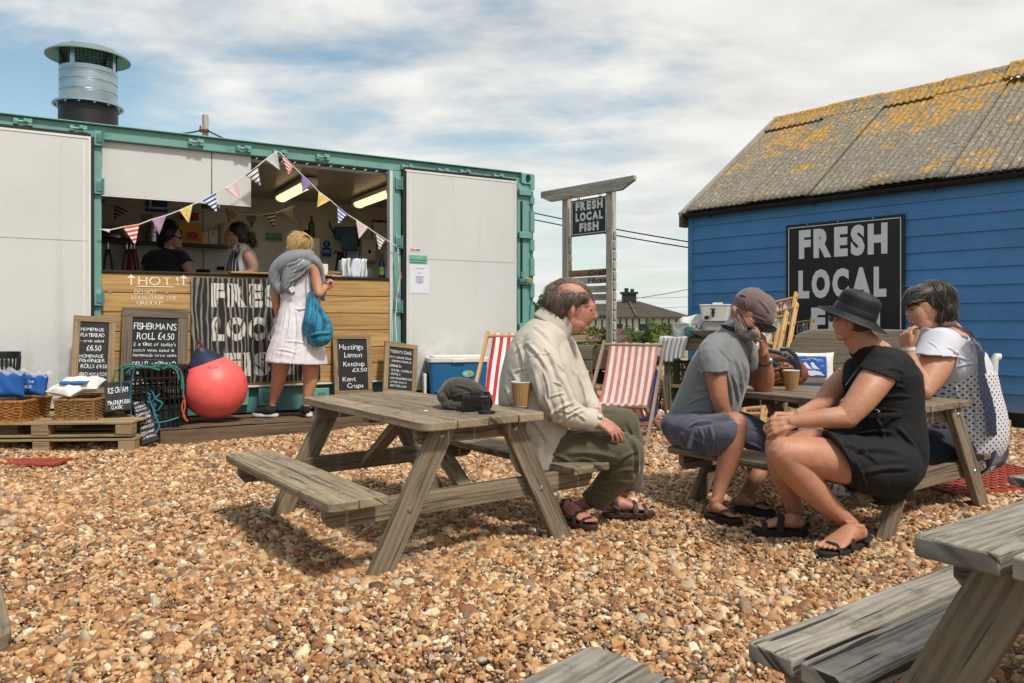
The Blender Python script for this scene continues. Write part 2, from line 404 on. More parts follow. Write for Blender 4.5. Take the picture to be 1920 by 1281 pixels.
M['rust'] = plain('rusty_iron', '5b3a28', .8, 0, .35, 30, .3, 90, '2b1d16', 12, .7)
M['buoy'] = plain('buoy_vinyl', 'f0625f', .45, 0, .10, 5, .08, 50, 'b5604c', 6, .45); M['cup'] = plain('kraft_card', 'a07a4e', .8, 0, .05, 30, .08)
M['cream'] = plain('cream_glazed', 'd0c7a8', .3, 0, .05, 4, .05, 50, '9c926e', 5, .4)
M['redmat'] = plain('terracotta_plastic', '9c3f2c', .6, 0, .2, 8, .1, 60, '6b3a2c', 6, .6)
M['table'] = wood('weathered_table_wood', '8a7a64', '483c30', 'a8987f', 1.3, 1.2, spot=.85, moss=.35, tint=.22)
M['tableleg'] = wood('weathered_leg_wood', '80715c', '483c2e', '9d8f78', 1.3, 1., spot=.3, tint=.25)
M['tablegrey'] = wood('silver_table_wood', '928b7f', '48413a', 'b0aa9d', 1.5, 1.3, spot=.6, moss=.35, tint=.15, bump=.9)
M['pine'] = wood('pine_cladding', 'b08c55', '8a6638', 'c2a06a', .7, .2, tint=.10, rough=.6, bump=.15)
M['oldframe'] = wood('old_frame_wood', '6d5f50', '463b31', '857766', 1.2, .6)
M['oldframe2'] = wood('bare_frame_wood', '8a7455', '5e4a33', 'a58e6c', 1.2, .6)
M['sleeper'] = wood('tarred_sleeper', '5e4a37', '2d231b', '7b654d', .8, 1.0, bump=.9)
M['pallet'] = wood('pallet_wood', '98825f', '67533a', 'ab9873', 1, .7, tint=.25)
M['planter'] = wood('mossy_boards', '77705a', '4c4838', '8d866f', 1, .7, moss=.6)
M['signpost'] = wood('silver_post_wood', 'b3ad9f', '756f65', 'c7c1b3', 1, .8, spot=.3)
M['beech'] = wood('beech_frame', 'c69c63', '9c733f', 'd6b079', 1, .1, knots=False, rough=.55, bump=.1)
M['beechold'] = wood('old_deckchair_wood', '8d7c66', '5d5041', 'a39480', 1, .5, knots=False)
M['bluewall'] = None
def _bluewall():
    m = MT('blue_weatherboard'); v = m.map('Object', (1, 1, 1)); g = m.noise(m.map('UV', (1.6, 30, 1)), 1, 6, .6, 1.0)
    c = m.mix(1., lin('4c85b9'), m.rng(m.noise(v, 1.7, 5), .3, .7, .90, 1.12), 'MULTIPLY')
    c = m.mix(1., c, m.rng(g, .3, .7, .94, 1.06), 'MULTIPLY')
    c = m.mix(1., c, m.rng(m.attr('rnd').outputs['Fac'], 0, 1, .93, 1.07), 'MULTIPLY')
    sz = m.new('ShaderNodeSeparateXYZ'); m.L(v, sz.inputs[0]); dz = m.math('MULTIPLY', m.rng(sz.outputs[2], .55, .12, 0, .8, True), m.rng(m.noise(m.map('Object', 9), 1, 6, .7), .35, .65)); c = m.mix(dz, c, lin('8b8270'))
    m.bump(g, .35, .005); return m.done(c, .5)
M['bluewall'] = _bluewall()
def _roof():
    m = MT('lichened_asbestos_roof'); v = m.map('Object', 1)
    a = m.noise(v, 3, 8, .65); b = m.noise(v, 28, 6, .7); c3 = m.noise(v, 90, 3, .7)
    col = m.ramp(m.math('ADD', m.math('MULTIPLY', b, .6), m.math('MULTIPLY', c3, .4)), [(.36, '4b453b'), (.5, '857c6b'), (.64, 'b5ad9b')])
    col = m.mix(m.rng(a, .4, .7, 0, .35, True), col, lin('6f6859'))
    # lichen: two sizes of orange crust, thicker near the ridge (z is height on the roof)
    sp = m.new('ShaderNodeSeparateXYZ'); m.L(v, sp.inputs[0]); hgt = m.rng(sp.outputs[2], 2.6, 3.9, -.12, .06)
    l1 = m.math('ADD', m.noise(v, 7, 9, .72, .4), hgt)
    l2 = m.math('ADD', m.math('MULTIPLY', m.noise(v, 1.6, 3), .45), m.math('MULTIPLY', l1, .68))
    k = m.math('MULTIPLY', m.rng(l2, .552, .60, 0, 1., True), m.rng(m.math('ADD', m.math('MULTIPLY', c3, .5), m.math('MULTIPLY', b, .5)), .42, .52, 0, 1)); col = m.mix(k, col, m.mix(m.rng(b, .4, .6), lin('b27d22'), lin('cf9e3e')))
    k2 = m.rng(m.math('ADD', m.noise(v, 11, 6, .75), 0.), .60, .63, 0, .7, True); col = m.mix(k2, col, lin('bdb9ab'))
    k3 = m.rng(m.noise(m.map('Object', 1, (5, 3, 1)), 17, 6, .75), .62, .66, 0, .8, True); col = m.mix(k3, col, lin('2f2c27'))
    m.bump(m.math('ADD', b, m.math('MULTIPLY', l1, .8)), .8, .02); return m.done(col, .95)
M['roof'] = _roof()
def _ply():
    m = MT('stencilled_black_ply'); v = m.map('UV', (5.5, 1.3, 1)); g = m.noise(v, 1.3, 4, .55, 2.2)
    w = m.new('ShaderNodeTexWave', wave_type='BANDS', bands_direction='X'); m.L(m.map('UV', (3.0, .6, 1)), w.inputs['Vector'])
    w.inputs['Scale'].default_value = 2.2; w.inputs['Distortion'].default_value = 14; w.inputs['Detail'].default_value = 3; w.inputs['Detail Scale'].default_value = .8
    x = m.math('ADD', m.math('MULTIPLY', w.outputs['Fac'], .6), m.math('MULTIPLY', g, .5))
    col = m.ramp(x, [(.35, '161616'), (.58, '232323'), (.74, '6d6962'), (.9, '8d887e')]); m.bump(x, .5, .006); return m.done(col, .7)
M['ply'] = _ply()
def _worn():
    m = MT('worn_stencil_paint'); w = m.new('ShaderNodeTexWave', wave_type='BANDS', bands_direction='X'); m.L(m.map('Object', (2.4, 2.4, 1.0)), w.inputs['Vector'])
    w.inputs['Scale'].default_value = 4; w.inputs['Distortion'].default_value = 10; w.inputs['Detail'].default_value = 3
    col = m.ramp(w.outputs['Fac'], [(0., '2a2a29'), (.2, 'b9b6ae'), (.9, 'cfccc4')]); return m.done(col, .7)
M['worn'] = _worn()
def _wicker(nm, a, b):
    m = MT(nm); w = m.new('ShaderNodeTexWave', wave_type='BANDS', bands_direction='Z'); m.L(m.map('Object', 1), w.inputs['Vector'])
    w.inputs['Scale'].default_value = 14; w.inputs['Distortion'].default_value = 1.5
    c = m.ramp(m.noise(m.map('Object', 40), 1, 4), [(.3, b), (.6, a)]); return m.done(c, .6)
M['wicker'] = _wicker('golden_wicker', 'b0793c', '6f431d'); M['wicker2'] = _wicker('brown_wicker', '9c7645', '5e4023')
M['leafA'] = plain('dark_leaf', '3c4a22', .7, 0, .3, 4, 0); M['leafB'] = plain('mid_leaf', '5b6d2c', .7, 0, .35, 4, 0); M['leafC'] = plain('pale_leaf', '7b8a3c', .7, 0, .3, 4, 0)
M['bark'] = plain('bark', '5b4d3d', .9, 0, .3, 20, .5, 40)
M['tile'] = plain('brown_roof_tiles', '453e38', .9, 0, .2, .8, .4, 3, '4c453e', .4, .6)
M['wallwhite'] = plain('white_render', 'cfcdc4', .8, 0, .05, .5, .1, 4)
M['glass'] = plain('window_glass', '2a3138', .1, 0, .2, 1, 0)
M['blackwood'] = plain('black_trim', '1e1e1e', .6)
M['wire'] = plain('cable_black', '1a1a1a', .6)
M['paper'] = plain('paper_white', 'd6d8e2', .8, 0, .02, 5, 0)
M['ink'] = plain('ink_blue', '4a5a8c', .8); M['inkblack'] = plain('ink_black', '161616', .8)
M['mint'] = plain('mint_sticker', '66ab92', .6)
M['yellow'] = plain('yellow_card', 'c99a22', .6, 0, .1, 20, 0); M['red'] = plain('red_print', 'a8281f', .6); M['orange'] = plain('orange_print', 'd06a22', .6)
M['kraftwhite'] = plain('white_card', 'c9c5b8', .7)
M['blueprint'] = plain('blue_print', '1b57a0', .85); M['clothwhite'] = cloth('white_cotton', 'd9d6cf', .05)
M['blueroll'] = plain('blue_paper', '44617f', .8); M['greenp'] = plain('green_leaflet', '5f7f34', .6); M['brandless'] = plain('grey_print', '6e6e6e', .7)
M['lamp'] = None
def _lamp():
    m = MT('fluorescent_diffuser'); m.b.inputs['Emission Color'].default_value = (1, .72, .36, 1); m.b.inputs['Emission Strength'].default_value = 1.5
    return m.done(lin('d8cfa8'), .35)
M['lamp'] = _lamp()
def _poly():
    m = MT('clear_polythene'); m.bump(m.noise(m.map('Object', 30), 1, 4, .6, 1), .6, .02)
    return m.done((.8, .82, .85), .12, Transmission_Weight=.0, Alpha=.22, Coat_Weight=.6)
M['poly'] = _poly()
M['mesh'] = M['darksteel']
M['leather'] = plain('tan_leather', '7c4526', .45, 0, .2, 8, .35, 60, '4b2816', 6, .5)
M['navyleather'] = plain('navy_leather', '22303c', .4, 0, .1, 20, .2)
M['cottonbag'] = plain('blue_bag', '1c6f92', .8, 0, .15, 10, .2)
# ------------------------------------------------------------------ the ground
def relief(x, y):
    x = np.asarray(x, float); y = np.asarray(y, float)
    z = .010 * np.sin(x * 2.1 + .6 * y) + .009 * np.sin(y * 2.7 - 1.1 * x + 1) + .006 * np.sin(5.3 * x + 3.9 * y) + .005 * np.sin(7.9 * y - 6.1 * x + 2)
    fall = np.clip((y - 13.5) / 22, 0, 1); fall = fall * fall * (3 - 2 * fall)
    return z - 1.32 * fall + .12 * fall * np.sin(.35 * x + .2 * y)
def gz(x, y): return float(relief(x, y))
def _ground():
    xs = np.concatenate([-np.geomspace(900, 12, 26), np.linspace(-11, 11, 111), np.geomspace(12, 900, 26)])
    ys = np.concatenate([-np.geomspace(300, 3, 12), np.linspace(-2, 16, 91), np.geomspace(17, 1500, 60)])
    X, Y = np.meshgrid(xs, ys, indexing='ij'); Z = relief(X, Y) - .018
    v = np.stack([X, Y, Z], -1).reshape(-1, 3); n = len(ys)
    f = [(i * n + j, (i + 1) * n + j, (i + 1) * n + j + 1, i * n + j + 1) for i in range(len(xs) - 1) for j in range(n - 1)]
    me = bpy.data.meshes.new('ground'); me.from_pydata(v.tolist(), [], f); me.polygons.foreach_set('use_smooth', [True] * len(f))
    m = MT('shingle_ground'); v = m.map('Object', 1)
    vo = m.new('ShaderNodeTexVoronoi'); m.L(v, vo.inputs['Vector']); vo.inputs['Scale'].default_value = 38
    sp = m.new('ShaderNodeSeparateColor'); m.L(vo.outputs['Color'], sp.inputs[0])
    st = m.ramp(sp.outputs[0], [(0, '6e553e'), (.25, '8d7050'), (.5, 'a3835f'), (.75, '8a7864')])
    st = m.mix(m.rng(vo.outputs['Distance'], .35, .7, 0, .55), st, (.10, .065, .035))
    sy = m.new('ShaderNodeSeparateXYZ'); m.L(v, sy.inputs[0])
    far = m.rng(sy.outputs[1], 15, 30, 0, 1, True)
    scr = m.ramp(m.noise(m.map('Object', (.16, .35, 1)), 1, 7, .65), [(.40, 'a89373'), (.5, '8c8358'), (.6, '5f6a38'), (.72, '4f5a30')])
    col = m.mix(far, st, scr); m.bump(m.math('MULTIPLY', vo.outputs['Distance'], -1), .8, .01)
    me.materials.append(m.done(col, .9)); o = bpy.data.objects.new('ground', me); COL.objects.link(o); struct(o)
_ground()

def _pebbles():
    pts = []; scl = []; rot = []
    def band(y0, y1, sp, mu, sg, zj):
        w = y1 * .80 + .4; nx = int(2 * w / sp); ny = int((y1 - y0) / sp)
        gx, gy = np.meshgrid(np.linspace(-w, w, nx), np.linspace(y0, y1, ny, endpoint=False), indexing='ij')
        x = gx.ravel() + rng.uniform(-.5, .5, gx.size) * sp; y = gy.ravel() + rng.uniform(-.5, .5, gx.size) * sp
        k = np.abs(x) < y * .76 + .35; x, y = x[k], y[k]
        # nothing under the container and the hut
        c = (x + 2.596) * -.514 + (y - 7.38) * .858; c2 = (x - 2.254) * .759 + (y - 9.7) * .651; s1 = (x + 2.596) * .858 + (y - 7.38) * .514; s2 = (x - 2.254) * .651 - (y - 9.7) * .759
        k = ~((c > .15) & (s1 < 3.3)) & ~((c2 > .15) & (s2 > 0)); x, y = x[k], y[k]
        n = x.size; r = np.clip(rng.lognormal(math.log(mu), sg, n), mu * .45, .034)
        # drifts where the stones lie coarser
        r *= 1 + .22 * np.sin(1.7 * x + .8 * y) * np.sin(2.3 * y - .6 * x)
        z = relief(x, y) + rng.uniform(-zj, zj, n) - r * .15
        pts.append(np.stack([x, y, z], 1)); scl.append(np.stack([r * rng.uniform(.85, 1.6, n), r * rng.uniform(.75, 1.05, n), r * rng.uniform(.50, .85, n)], 1))
        rot.append(np.stack([rng.normal(0, .5, n), rng.normal(0, .5, n), rng.uniform(0, 6.283, n)], 1))
    band(1.35, 3.0, .0138, .0080, .42, .007)
    band(3.0, 5.2, .0160, .0090, .42, .007)
    band(5.2, 8.0, .0215, .0113, .36, .007)
    band(8.0, 15.0, .042, .021, .28, .008)
    P = np.concatenate(pts); S = np.concatenate(scl); R = np.concatenate(rot)
    me = bpy.data.meshes.new('pebbles'); me.vertices.add(len(P)); me.vertices.foreach_set('co', P.ravel())
    a = me.attributes.new('scl', 'FLOAT_VECTOR', 'POINT'); a.data.foreach_set('vector', S.ravel())
    a = me.attributes.new('rot', 'FLOAT_VECTOR', 'POINT'); a.data.foreach_set('vector', R.ravel())
    a = me.attributes.new('tone', 'FLOAT', 'POINT'); a.data.foreach_set('value', rng.uniform(0, 1, len(P)))
    o = bpy.data.objects.new('shingle_pebbles', me); COL.objects.link(o); o['kind'] = 'stuff'
    o['label'] = 'loose orange brown and grey beach pebbles covering the whole ground'; o['category'] = 'pebbles'
    m = MT('flint_pebbles'); r = m.attr('tone', 'INSTANCER').outputs['Fac']
    col = m.ramp(r, [(0, '8a623f'), (.09, 'b78b62'), (.20, 'c9a27c'), (.30, 'a07450'), (.38, '845637'), (.46, 'd3b390'), (.56, 'b3906a'), (.65, 'c4a888'), (.72, '8a7868'), (.78, 'dccab0'), (.84, '6f6962'), (.88, 'b3ada2'), (.93, '5c4635'), (.97, 'e6dccb')], 'CONSTANT')
    v = m.map('Object', 1)
    ad = m.new('ShaderNodeVectorMath', operation='ADD'); cb_ = m.new('ShaderNodeCombineXYZ'); m.L(m.math('MULTIPLY', r, 91.), cb_.inputs[0]); m.L(v, ad.inputs[0]); m.L(cb_.outputs[0], ad.inputs[1])
    n = m.noise(ad.outputs[0], 1.6, 5, .6, .6)
    col = m.mix(m.rng(n, .5, .68, 0, .7, True), col, lin('a0764e')); col = m.mix(m.rng(n, .28, .42, .6, 0, True), col, lin('c9b391'))
    col = m.mix(1., col, m.rng(m.noise(ad.outputs[0], 7, 4), .3, .7, .84, 1.12), 'MULTIPLY')
    col = m.mix(1., col, (.96, .905, .77), 'MULTIPLY'); m.bump(m.noise(ad.outputs[0], 8, 4), .25, .002)
    mat = m.done(col, .62)
    g = bpy.data.node_groups.new('pebble_scatter', 'GeometryNodeTree')
    g.interface.new_socket('Geometry', in_out='INPUT', socket_type='NodeSocketGeometry'); g.interface.new_socket('Geometry', in_out='OUTPUT', socket_type='NodeSocketGeometry')
    gi = g.nodes.new('NodeGroupInput'); go = g.nodes.new('NodeGroupOutput'); LK = g.links.new
    geo = g.nodes.new('GeometryNodeGeometryToInstance')
    for i in range(7):
        ic = g.nodes.new('GeometryNodeMeshIcoSphere'); ic.inputs['Radius'].default_value = 1; ic.inputs['Subdivisions'].default_value = 3
        sp = g.nodes.new('GeometryNodeSetPosition'); ps = g.nodes.new('GeometryNodeInputPosition'); vm = g.nodes.new('ShaderNodeVectorMath'); vm.operation = 'ADD'
        vm.inputs[1].default_value = (i * 7.3, i * 3.1, 0); LK(ps.outputs[0], vm.inputs[0]); nz = g.nodes.new('ShaderNodeTexNoise'); nz.inputs['Scale'].default_value = .75 if i % 2 else 1.1; nz.inputs['Detail'].default_value = 1.5
        LK(vm.outputs[0], nz.inputs['Vector']); sb = g.nodes.new('ShaderNodeVectorMath'); sb.operation = 'SUBTRACT'; sb.inputs[1].default_value = (.5, .5, .5); LK(nz.outputs['Color'], sb.inputs[0])
        sc = g.nodes.new('ShaderNodeVectorMath'); sc.operation = 'SCALE'; sc.inputs['Scale'].default_value = 1.0 if i % 2 else .75; LK(sb.outputs[0], sc.inputs[0])
        LK(ic.outputs[0], sp.inputs['Geometry']); LK(sc.outputs[0], sp.inputs['Offset'])
        sm = g.nodes.new('GeometryNodeSetShadeSmooth'); LK(sp.outputs[0], sm.inputs[0]); mt_ = g.nodes.new('GeometryNodeSetMaterial'); mt_.inputs['Material'].default_value = mat; LK(sm.outputs[0], mt_.inputs[0]); LK(mt_.outputs[0], geo.inputs[0])
    ip = g.nodes.new('GeometryNodeInstanceOnPoints'); mp = g.nodes.new('GeometryNodeMeshToPoints'); LK(gi.outputs[0], mp.inputs[0]); LK(mp.outputs[0], ip.inputs['Points'])
    LK(geo.outputs[0], ip.inputs['Instance']); ip.inputs['Pick Instance'].default_value = True
    for nm, sk in (('scl', 'Scale'), ('rot', 'Rotation')):
        a = g.nodes.new('GeometryNodeInputNamedAttribute'); a.data_type = 'FLOAT_VECTOR'; a.inputs['Name'].default_value = nm; LK(a.outputs['Attribute'], ip.inputs[sk])
    rv = g.nodes.new('FunctionNodeRandomValue'); rv.data_type = 'INT'; rv.inputs[4].default_value = 0; rv.inputs[5].default_value = 6; LK(rv.outputs[2], ip.inputs['Instance Index'])
    LK(ip.outputs[0], go.inputs[0]); md = o.modifiers.new('scatter', 'NODES'); md.node_group = g
_pebbles()

# ------------------------------------------------------------------ far things
def leaves(mb, centre, rad, n, ls, mi=None, hollow=.35):
    c = Vector(centre)
    for _ in range(n):
        d = Vector((rng.normal(), rng.normal(), rng.normal())); d.normalize(); q = (rng.uniform(hollow, 1)) ** .5
        p = c + Vector((d.x * rad[0] * q, d.y * rad[1] * q, d.z * rad[2] * q)); s = ls * rng.uniform(.6, 1.4)
        R = Euler((rng.uniform(0, 6), rng.uniform(0, 6), rng.uniform(0, 6))).to_matrix()
        a = R @ Vector((s, 0, 0)); b = R @ Vector((0, s * .5, 0)); k = R @ Vector((0, 0, s * .22))
        mb.add([p - a, p - b + k, p + a, p + b + k], [(0, 1, 2, 3)], None, int(rng.integers(0, 3)) if mi is None else mi)
LEAF = [M['leafA'], M['leafB'], M['leafC']]
def bush(px0, px1, pyt, d, label, cat='bush', name='bush', dens=1., ls=.10, weights=(.4, .4, .2), grp=None, trunk=False, zb=None):
    a, b = W(px0, pyt, d), W(px1, pyt, d); gx = (a.x + b.x) / 2; zb = gz(gx, d) if zb is None else zb; h = a.z - zb; w = b.x - a.x
    t = thing(name, label, cat, (gx, d, zb), group=grp); mb = MB(); core = MB(); n = max(3, int(w / max(h, .5) * 3))
    for i in range(n):
        cx = a.x + w * (i + .5) / n; hh = h * (.72 + .28 * math.sin(math.pi * (i + .5) / n)) * rng.uniform(.85, 1.03)
        ra = (w / n * .95, max(w / n, h * .4), hh * .52); cen = (cx, d + rng.uniform(-.3, .3) * h, zb + hh * .5)
        nn = int(420 * dens)
        for mi in range(3): leaves(mb, cen, ra, int(nn * weights[mi]), ls * rng.uniform(.8, 1.2), mi)
        for q in range(5):
            dd = (rng.uniform(-.7, .7) * ra[0], rng.uniform(-.5, .5) * ra[1], rng.uniform(.2, .85) * ra[2])
            for mi in range(3): leaves(mb, Vector(cen) + Vector(dd), (ra[0] * .4, ra[1] * .4, ra[2] * .35), int(60 * dens * weights[mi]), ls, mi, .6)
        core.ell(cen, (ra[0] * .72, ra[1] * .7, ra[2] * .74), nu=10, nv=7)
    cm = core; 
    mb.build('crown' if trunk else 'foliage', LEAF, t, smooth=0)
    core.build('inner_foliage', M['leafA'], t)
    sb = MB()
    for i in range(n if not trunk else 1):
        cx = a.x + w * (i + .5) / n if not trunk else gx
        sb.tube([(cx, d, zb - .05), (cx + .05 * h, d, zb + h * .25), (cx, d, zb + h * .55)], [.045 * h, .03 * h, .012 * h], 7)
        sb.tube([(cx, d, zb + .1 * h), (cx + .2 * h, d - .05, zb + h * .45)], [.025 * h, .01 * h], 6)
    sb.build('trunk' if trunk else 'stem', M['bark'], t)
    return t
bush(998, 1042, 545, 60, 'dark green tree rising behind the right end of the container', 'tree', 'tree', 1.6, .16, (.55, .35, .1), trunk=True)
bush(1028, 1062, 592, 52, 'low scrub left of the wooden sign post, behind the balding man', ls=.12, dens=.8)
G_ = 'hedge bushes in front of the bungalow'
bush(1062, 1112, 612, 46, 'pale yellow green bush seen between the balding man and the sign post', ls=.09, weights=(.15, .45, .4), grp=G_)
bush(1100, 1142, 606, 48, 'dark bush directly left of the right sign post', ls=.09, weights=(.45, .4, .15), grp=G_)
bush(1146, 1206, 607, 44, 'clipped dark green hedge just right of the sign post', ls=.07, dens=1.6, weights=(.35, .5, .15), grp=G_)
bush(1200, 1238, 599, 43, 'taller rounded bush before the middle of the bungalow', ls=.08, dens=1.4, weights=(.3, .5, .2), grp=G_)
bush(1222, 1268, 603, 42, 'yellow flowered scruffy bush nearest the blue hut', ls=.09, dens=1.2, weights=(.15, .4, .45), grp=G_)
def _bungalow():
    d = 88.; zb = gz(14, d); xl = W(1062, 0, d).x; xr = W(1299, 0, d).x; zt = W(0, 594, d).z; cx = W(1193, 0, d).x; ap = W(0, 563, d).z
    t = thing('bungalow', 'white bungalow with a wide brown hipped roof in the distance', 'house', (cx, d, zb))
    dep = 12.; b = MB(); b.box((cx - 2 + 1, d + dep / 2, (zb + zt) / 2), (xr - xl - 1.2, dep - 1.2, zt - zb)); b.build('wall', M['wallwhite'], t)
    r = MB(); P = [Vector((xl - 1, d - .1, zt)), Vector((xr, d - .1, zt)), Vector((xr, d + dep, zt)), Vector((xl - 1, d + dep, zt)), Vector((cx - 1.2, d + 5.5, ap)), Vector((cx + 1.2, d + 5.5, ap))]
    r.add([*P, *[p - Vector((0, 0, .22)) for p in P[:4]]], [(0, 1, 5, 4), (1, 2, 5), (2, 3, 4, 5), (3, 0, 4), (0, 6, 7, 1), (1, 7, 8, 2), (2, 8, 9, 3), (3, 9, 6, 0), (9, 8, 7, 6)])
    ro = r.build('roof', M['tile'], t, smooth=0)
    c = MB(); c.box((cx, d + 5.5, ap + .35), (1.6, 1.2, 1.4)); c.box((cx, d + 5.5, ap + 1.0), (2., 1.5, .25)); c.cyl((cx - .3, d + 5.5, ap + 1.1), (cx - .3, d + 5.5, ap + 1.6), .25, n=10); c.cyl((cx + .4, d + 5.5, ap + 1.1), (cx + .4, d + 5.5, ap + 1.5), .22, n=10)
    c.build('chimney', M['blackwood'], ro)
    c = MB(); c.beam((cx, d - .2, zt + .1), (cx, d + 5.4, ap + .08), .25, .12); c.build('ridge_tile', M['bark'], ro)
    for i, px in enumerate((1068, 1082, 1100, 1118, 1130, 1146, 1164, 1176, 1188, 1200, 1214, 1228, 1244, 1256, 1270, 1284)):
        x = W(px, 0, d).x; q = MB(); q.box((x, d + .56, (zb + zt) / 2), (.14, .1, zt - zb - .02)); q.build('wall_strip', M['blackwood'], t)
    for px, wd in ((1075, .8), (1163, .9), (1207, 1.), (1237, .9), (1262, 1.1)):
        x = W(px, 0, d).x; q = MB(); q.box((x, d + .57, zb + 1.5), (wd, .08, 1.0)); f = q.build('window', M['white'], t)
        q = MB(); q.box((x, d + .52, zb + 1.5), (wd - .16, .04, .84)); q.build('pane', M['glass'], f)
_bungalow()
def wire_thing(pts, r, label, sag=0.0, grp='overhead cables'):
    mb = MB(); a, b = Vector(pts[0]), Vector(pts[1]); n = 14
    mb.tube([a.lerp(b, i / n) - Vector((0, 0, sag * 4 * (i / n) * (1 - i / n))) for i in range(n + 1)], r, 5)
    return tag(mb.build('overhead_cable', M['wire'], org=a), label, 'cable', grp)
wire_thing((W(900, 377, 30), W(1420, 474, 22)), .022, 'upper thick cable crossing the sky between container and blue hut', .1)
wire_thing((W(900, 390, 30), W(1420, 484, 22)), .022, 'lower thick cable crossing the sky between container and blue hut', .1)
wire_thing((W(1100, 568, 60), W(1420, 512, 40)), .02, 'thin cable rising above the bungalow chimney towards the hut', .3)
wire_thing((W(1190, 558, 85), W(1420, 541, 60)), .018, 'faint cable leaving the bungalow chimney to the right', .3)
wire_thing((W(1110, 577, 85), W(1420, 568, 60)), .016, 'lowest faint cable just above the bungalow roof', .2)
def _pole():
    d = 26.; c = W(385, 0, d); zt = W(0, 216, d).z
    t = thing('telegraph_pole', 'wooden telegraph pole top with wires behind the container roof', 'pole', (c.x, d, gz(c.x, d)))
    b = MB(); b.cyl((c.x, d, -1), (c.x, d, zt), .13, .10, n=12); b.build('pole', M['signpost'], t)
    b = MB(); b.box((c.x, d - .1, zt - .55), (.3, .12, .08)); b.cyl((c.x - .1, d - .16, zt - .55), (c.x - .1, d - .16, zt - .4), .03, n=8); b.build('bracket', M['rust'], t)
    wire_thing((W(385, 243, d), W(300, 249, d + 12)), .03, 'sagging cable running left from the telegraph pole', .1)
    wire_thing((W(385, 243, d), W(560, 300, d - 2)), .026, 'twisted cable dropping right from the telegraph pole', .15)
_pole()
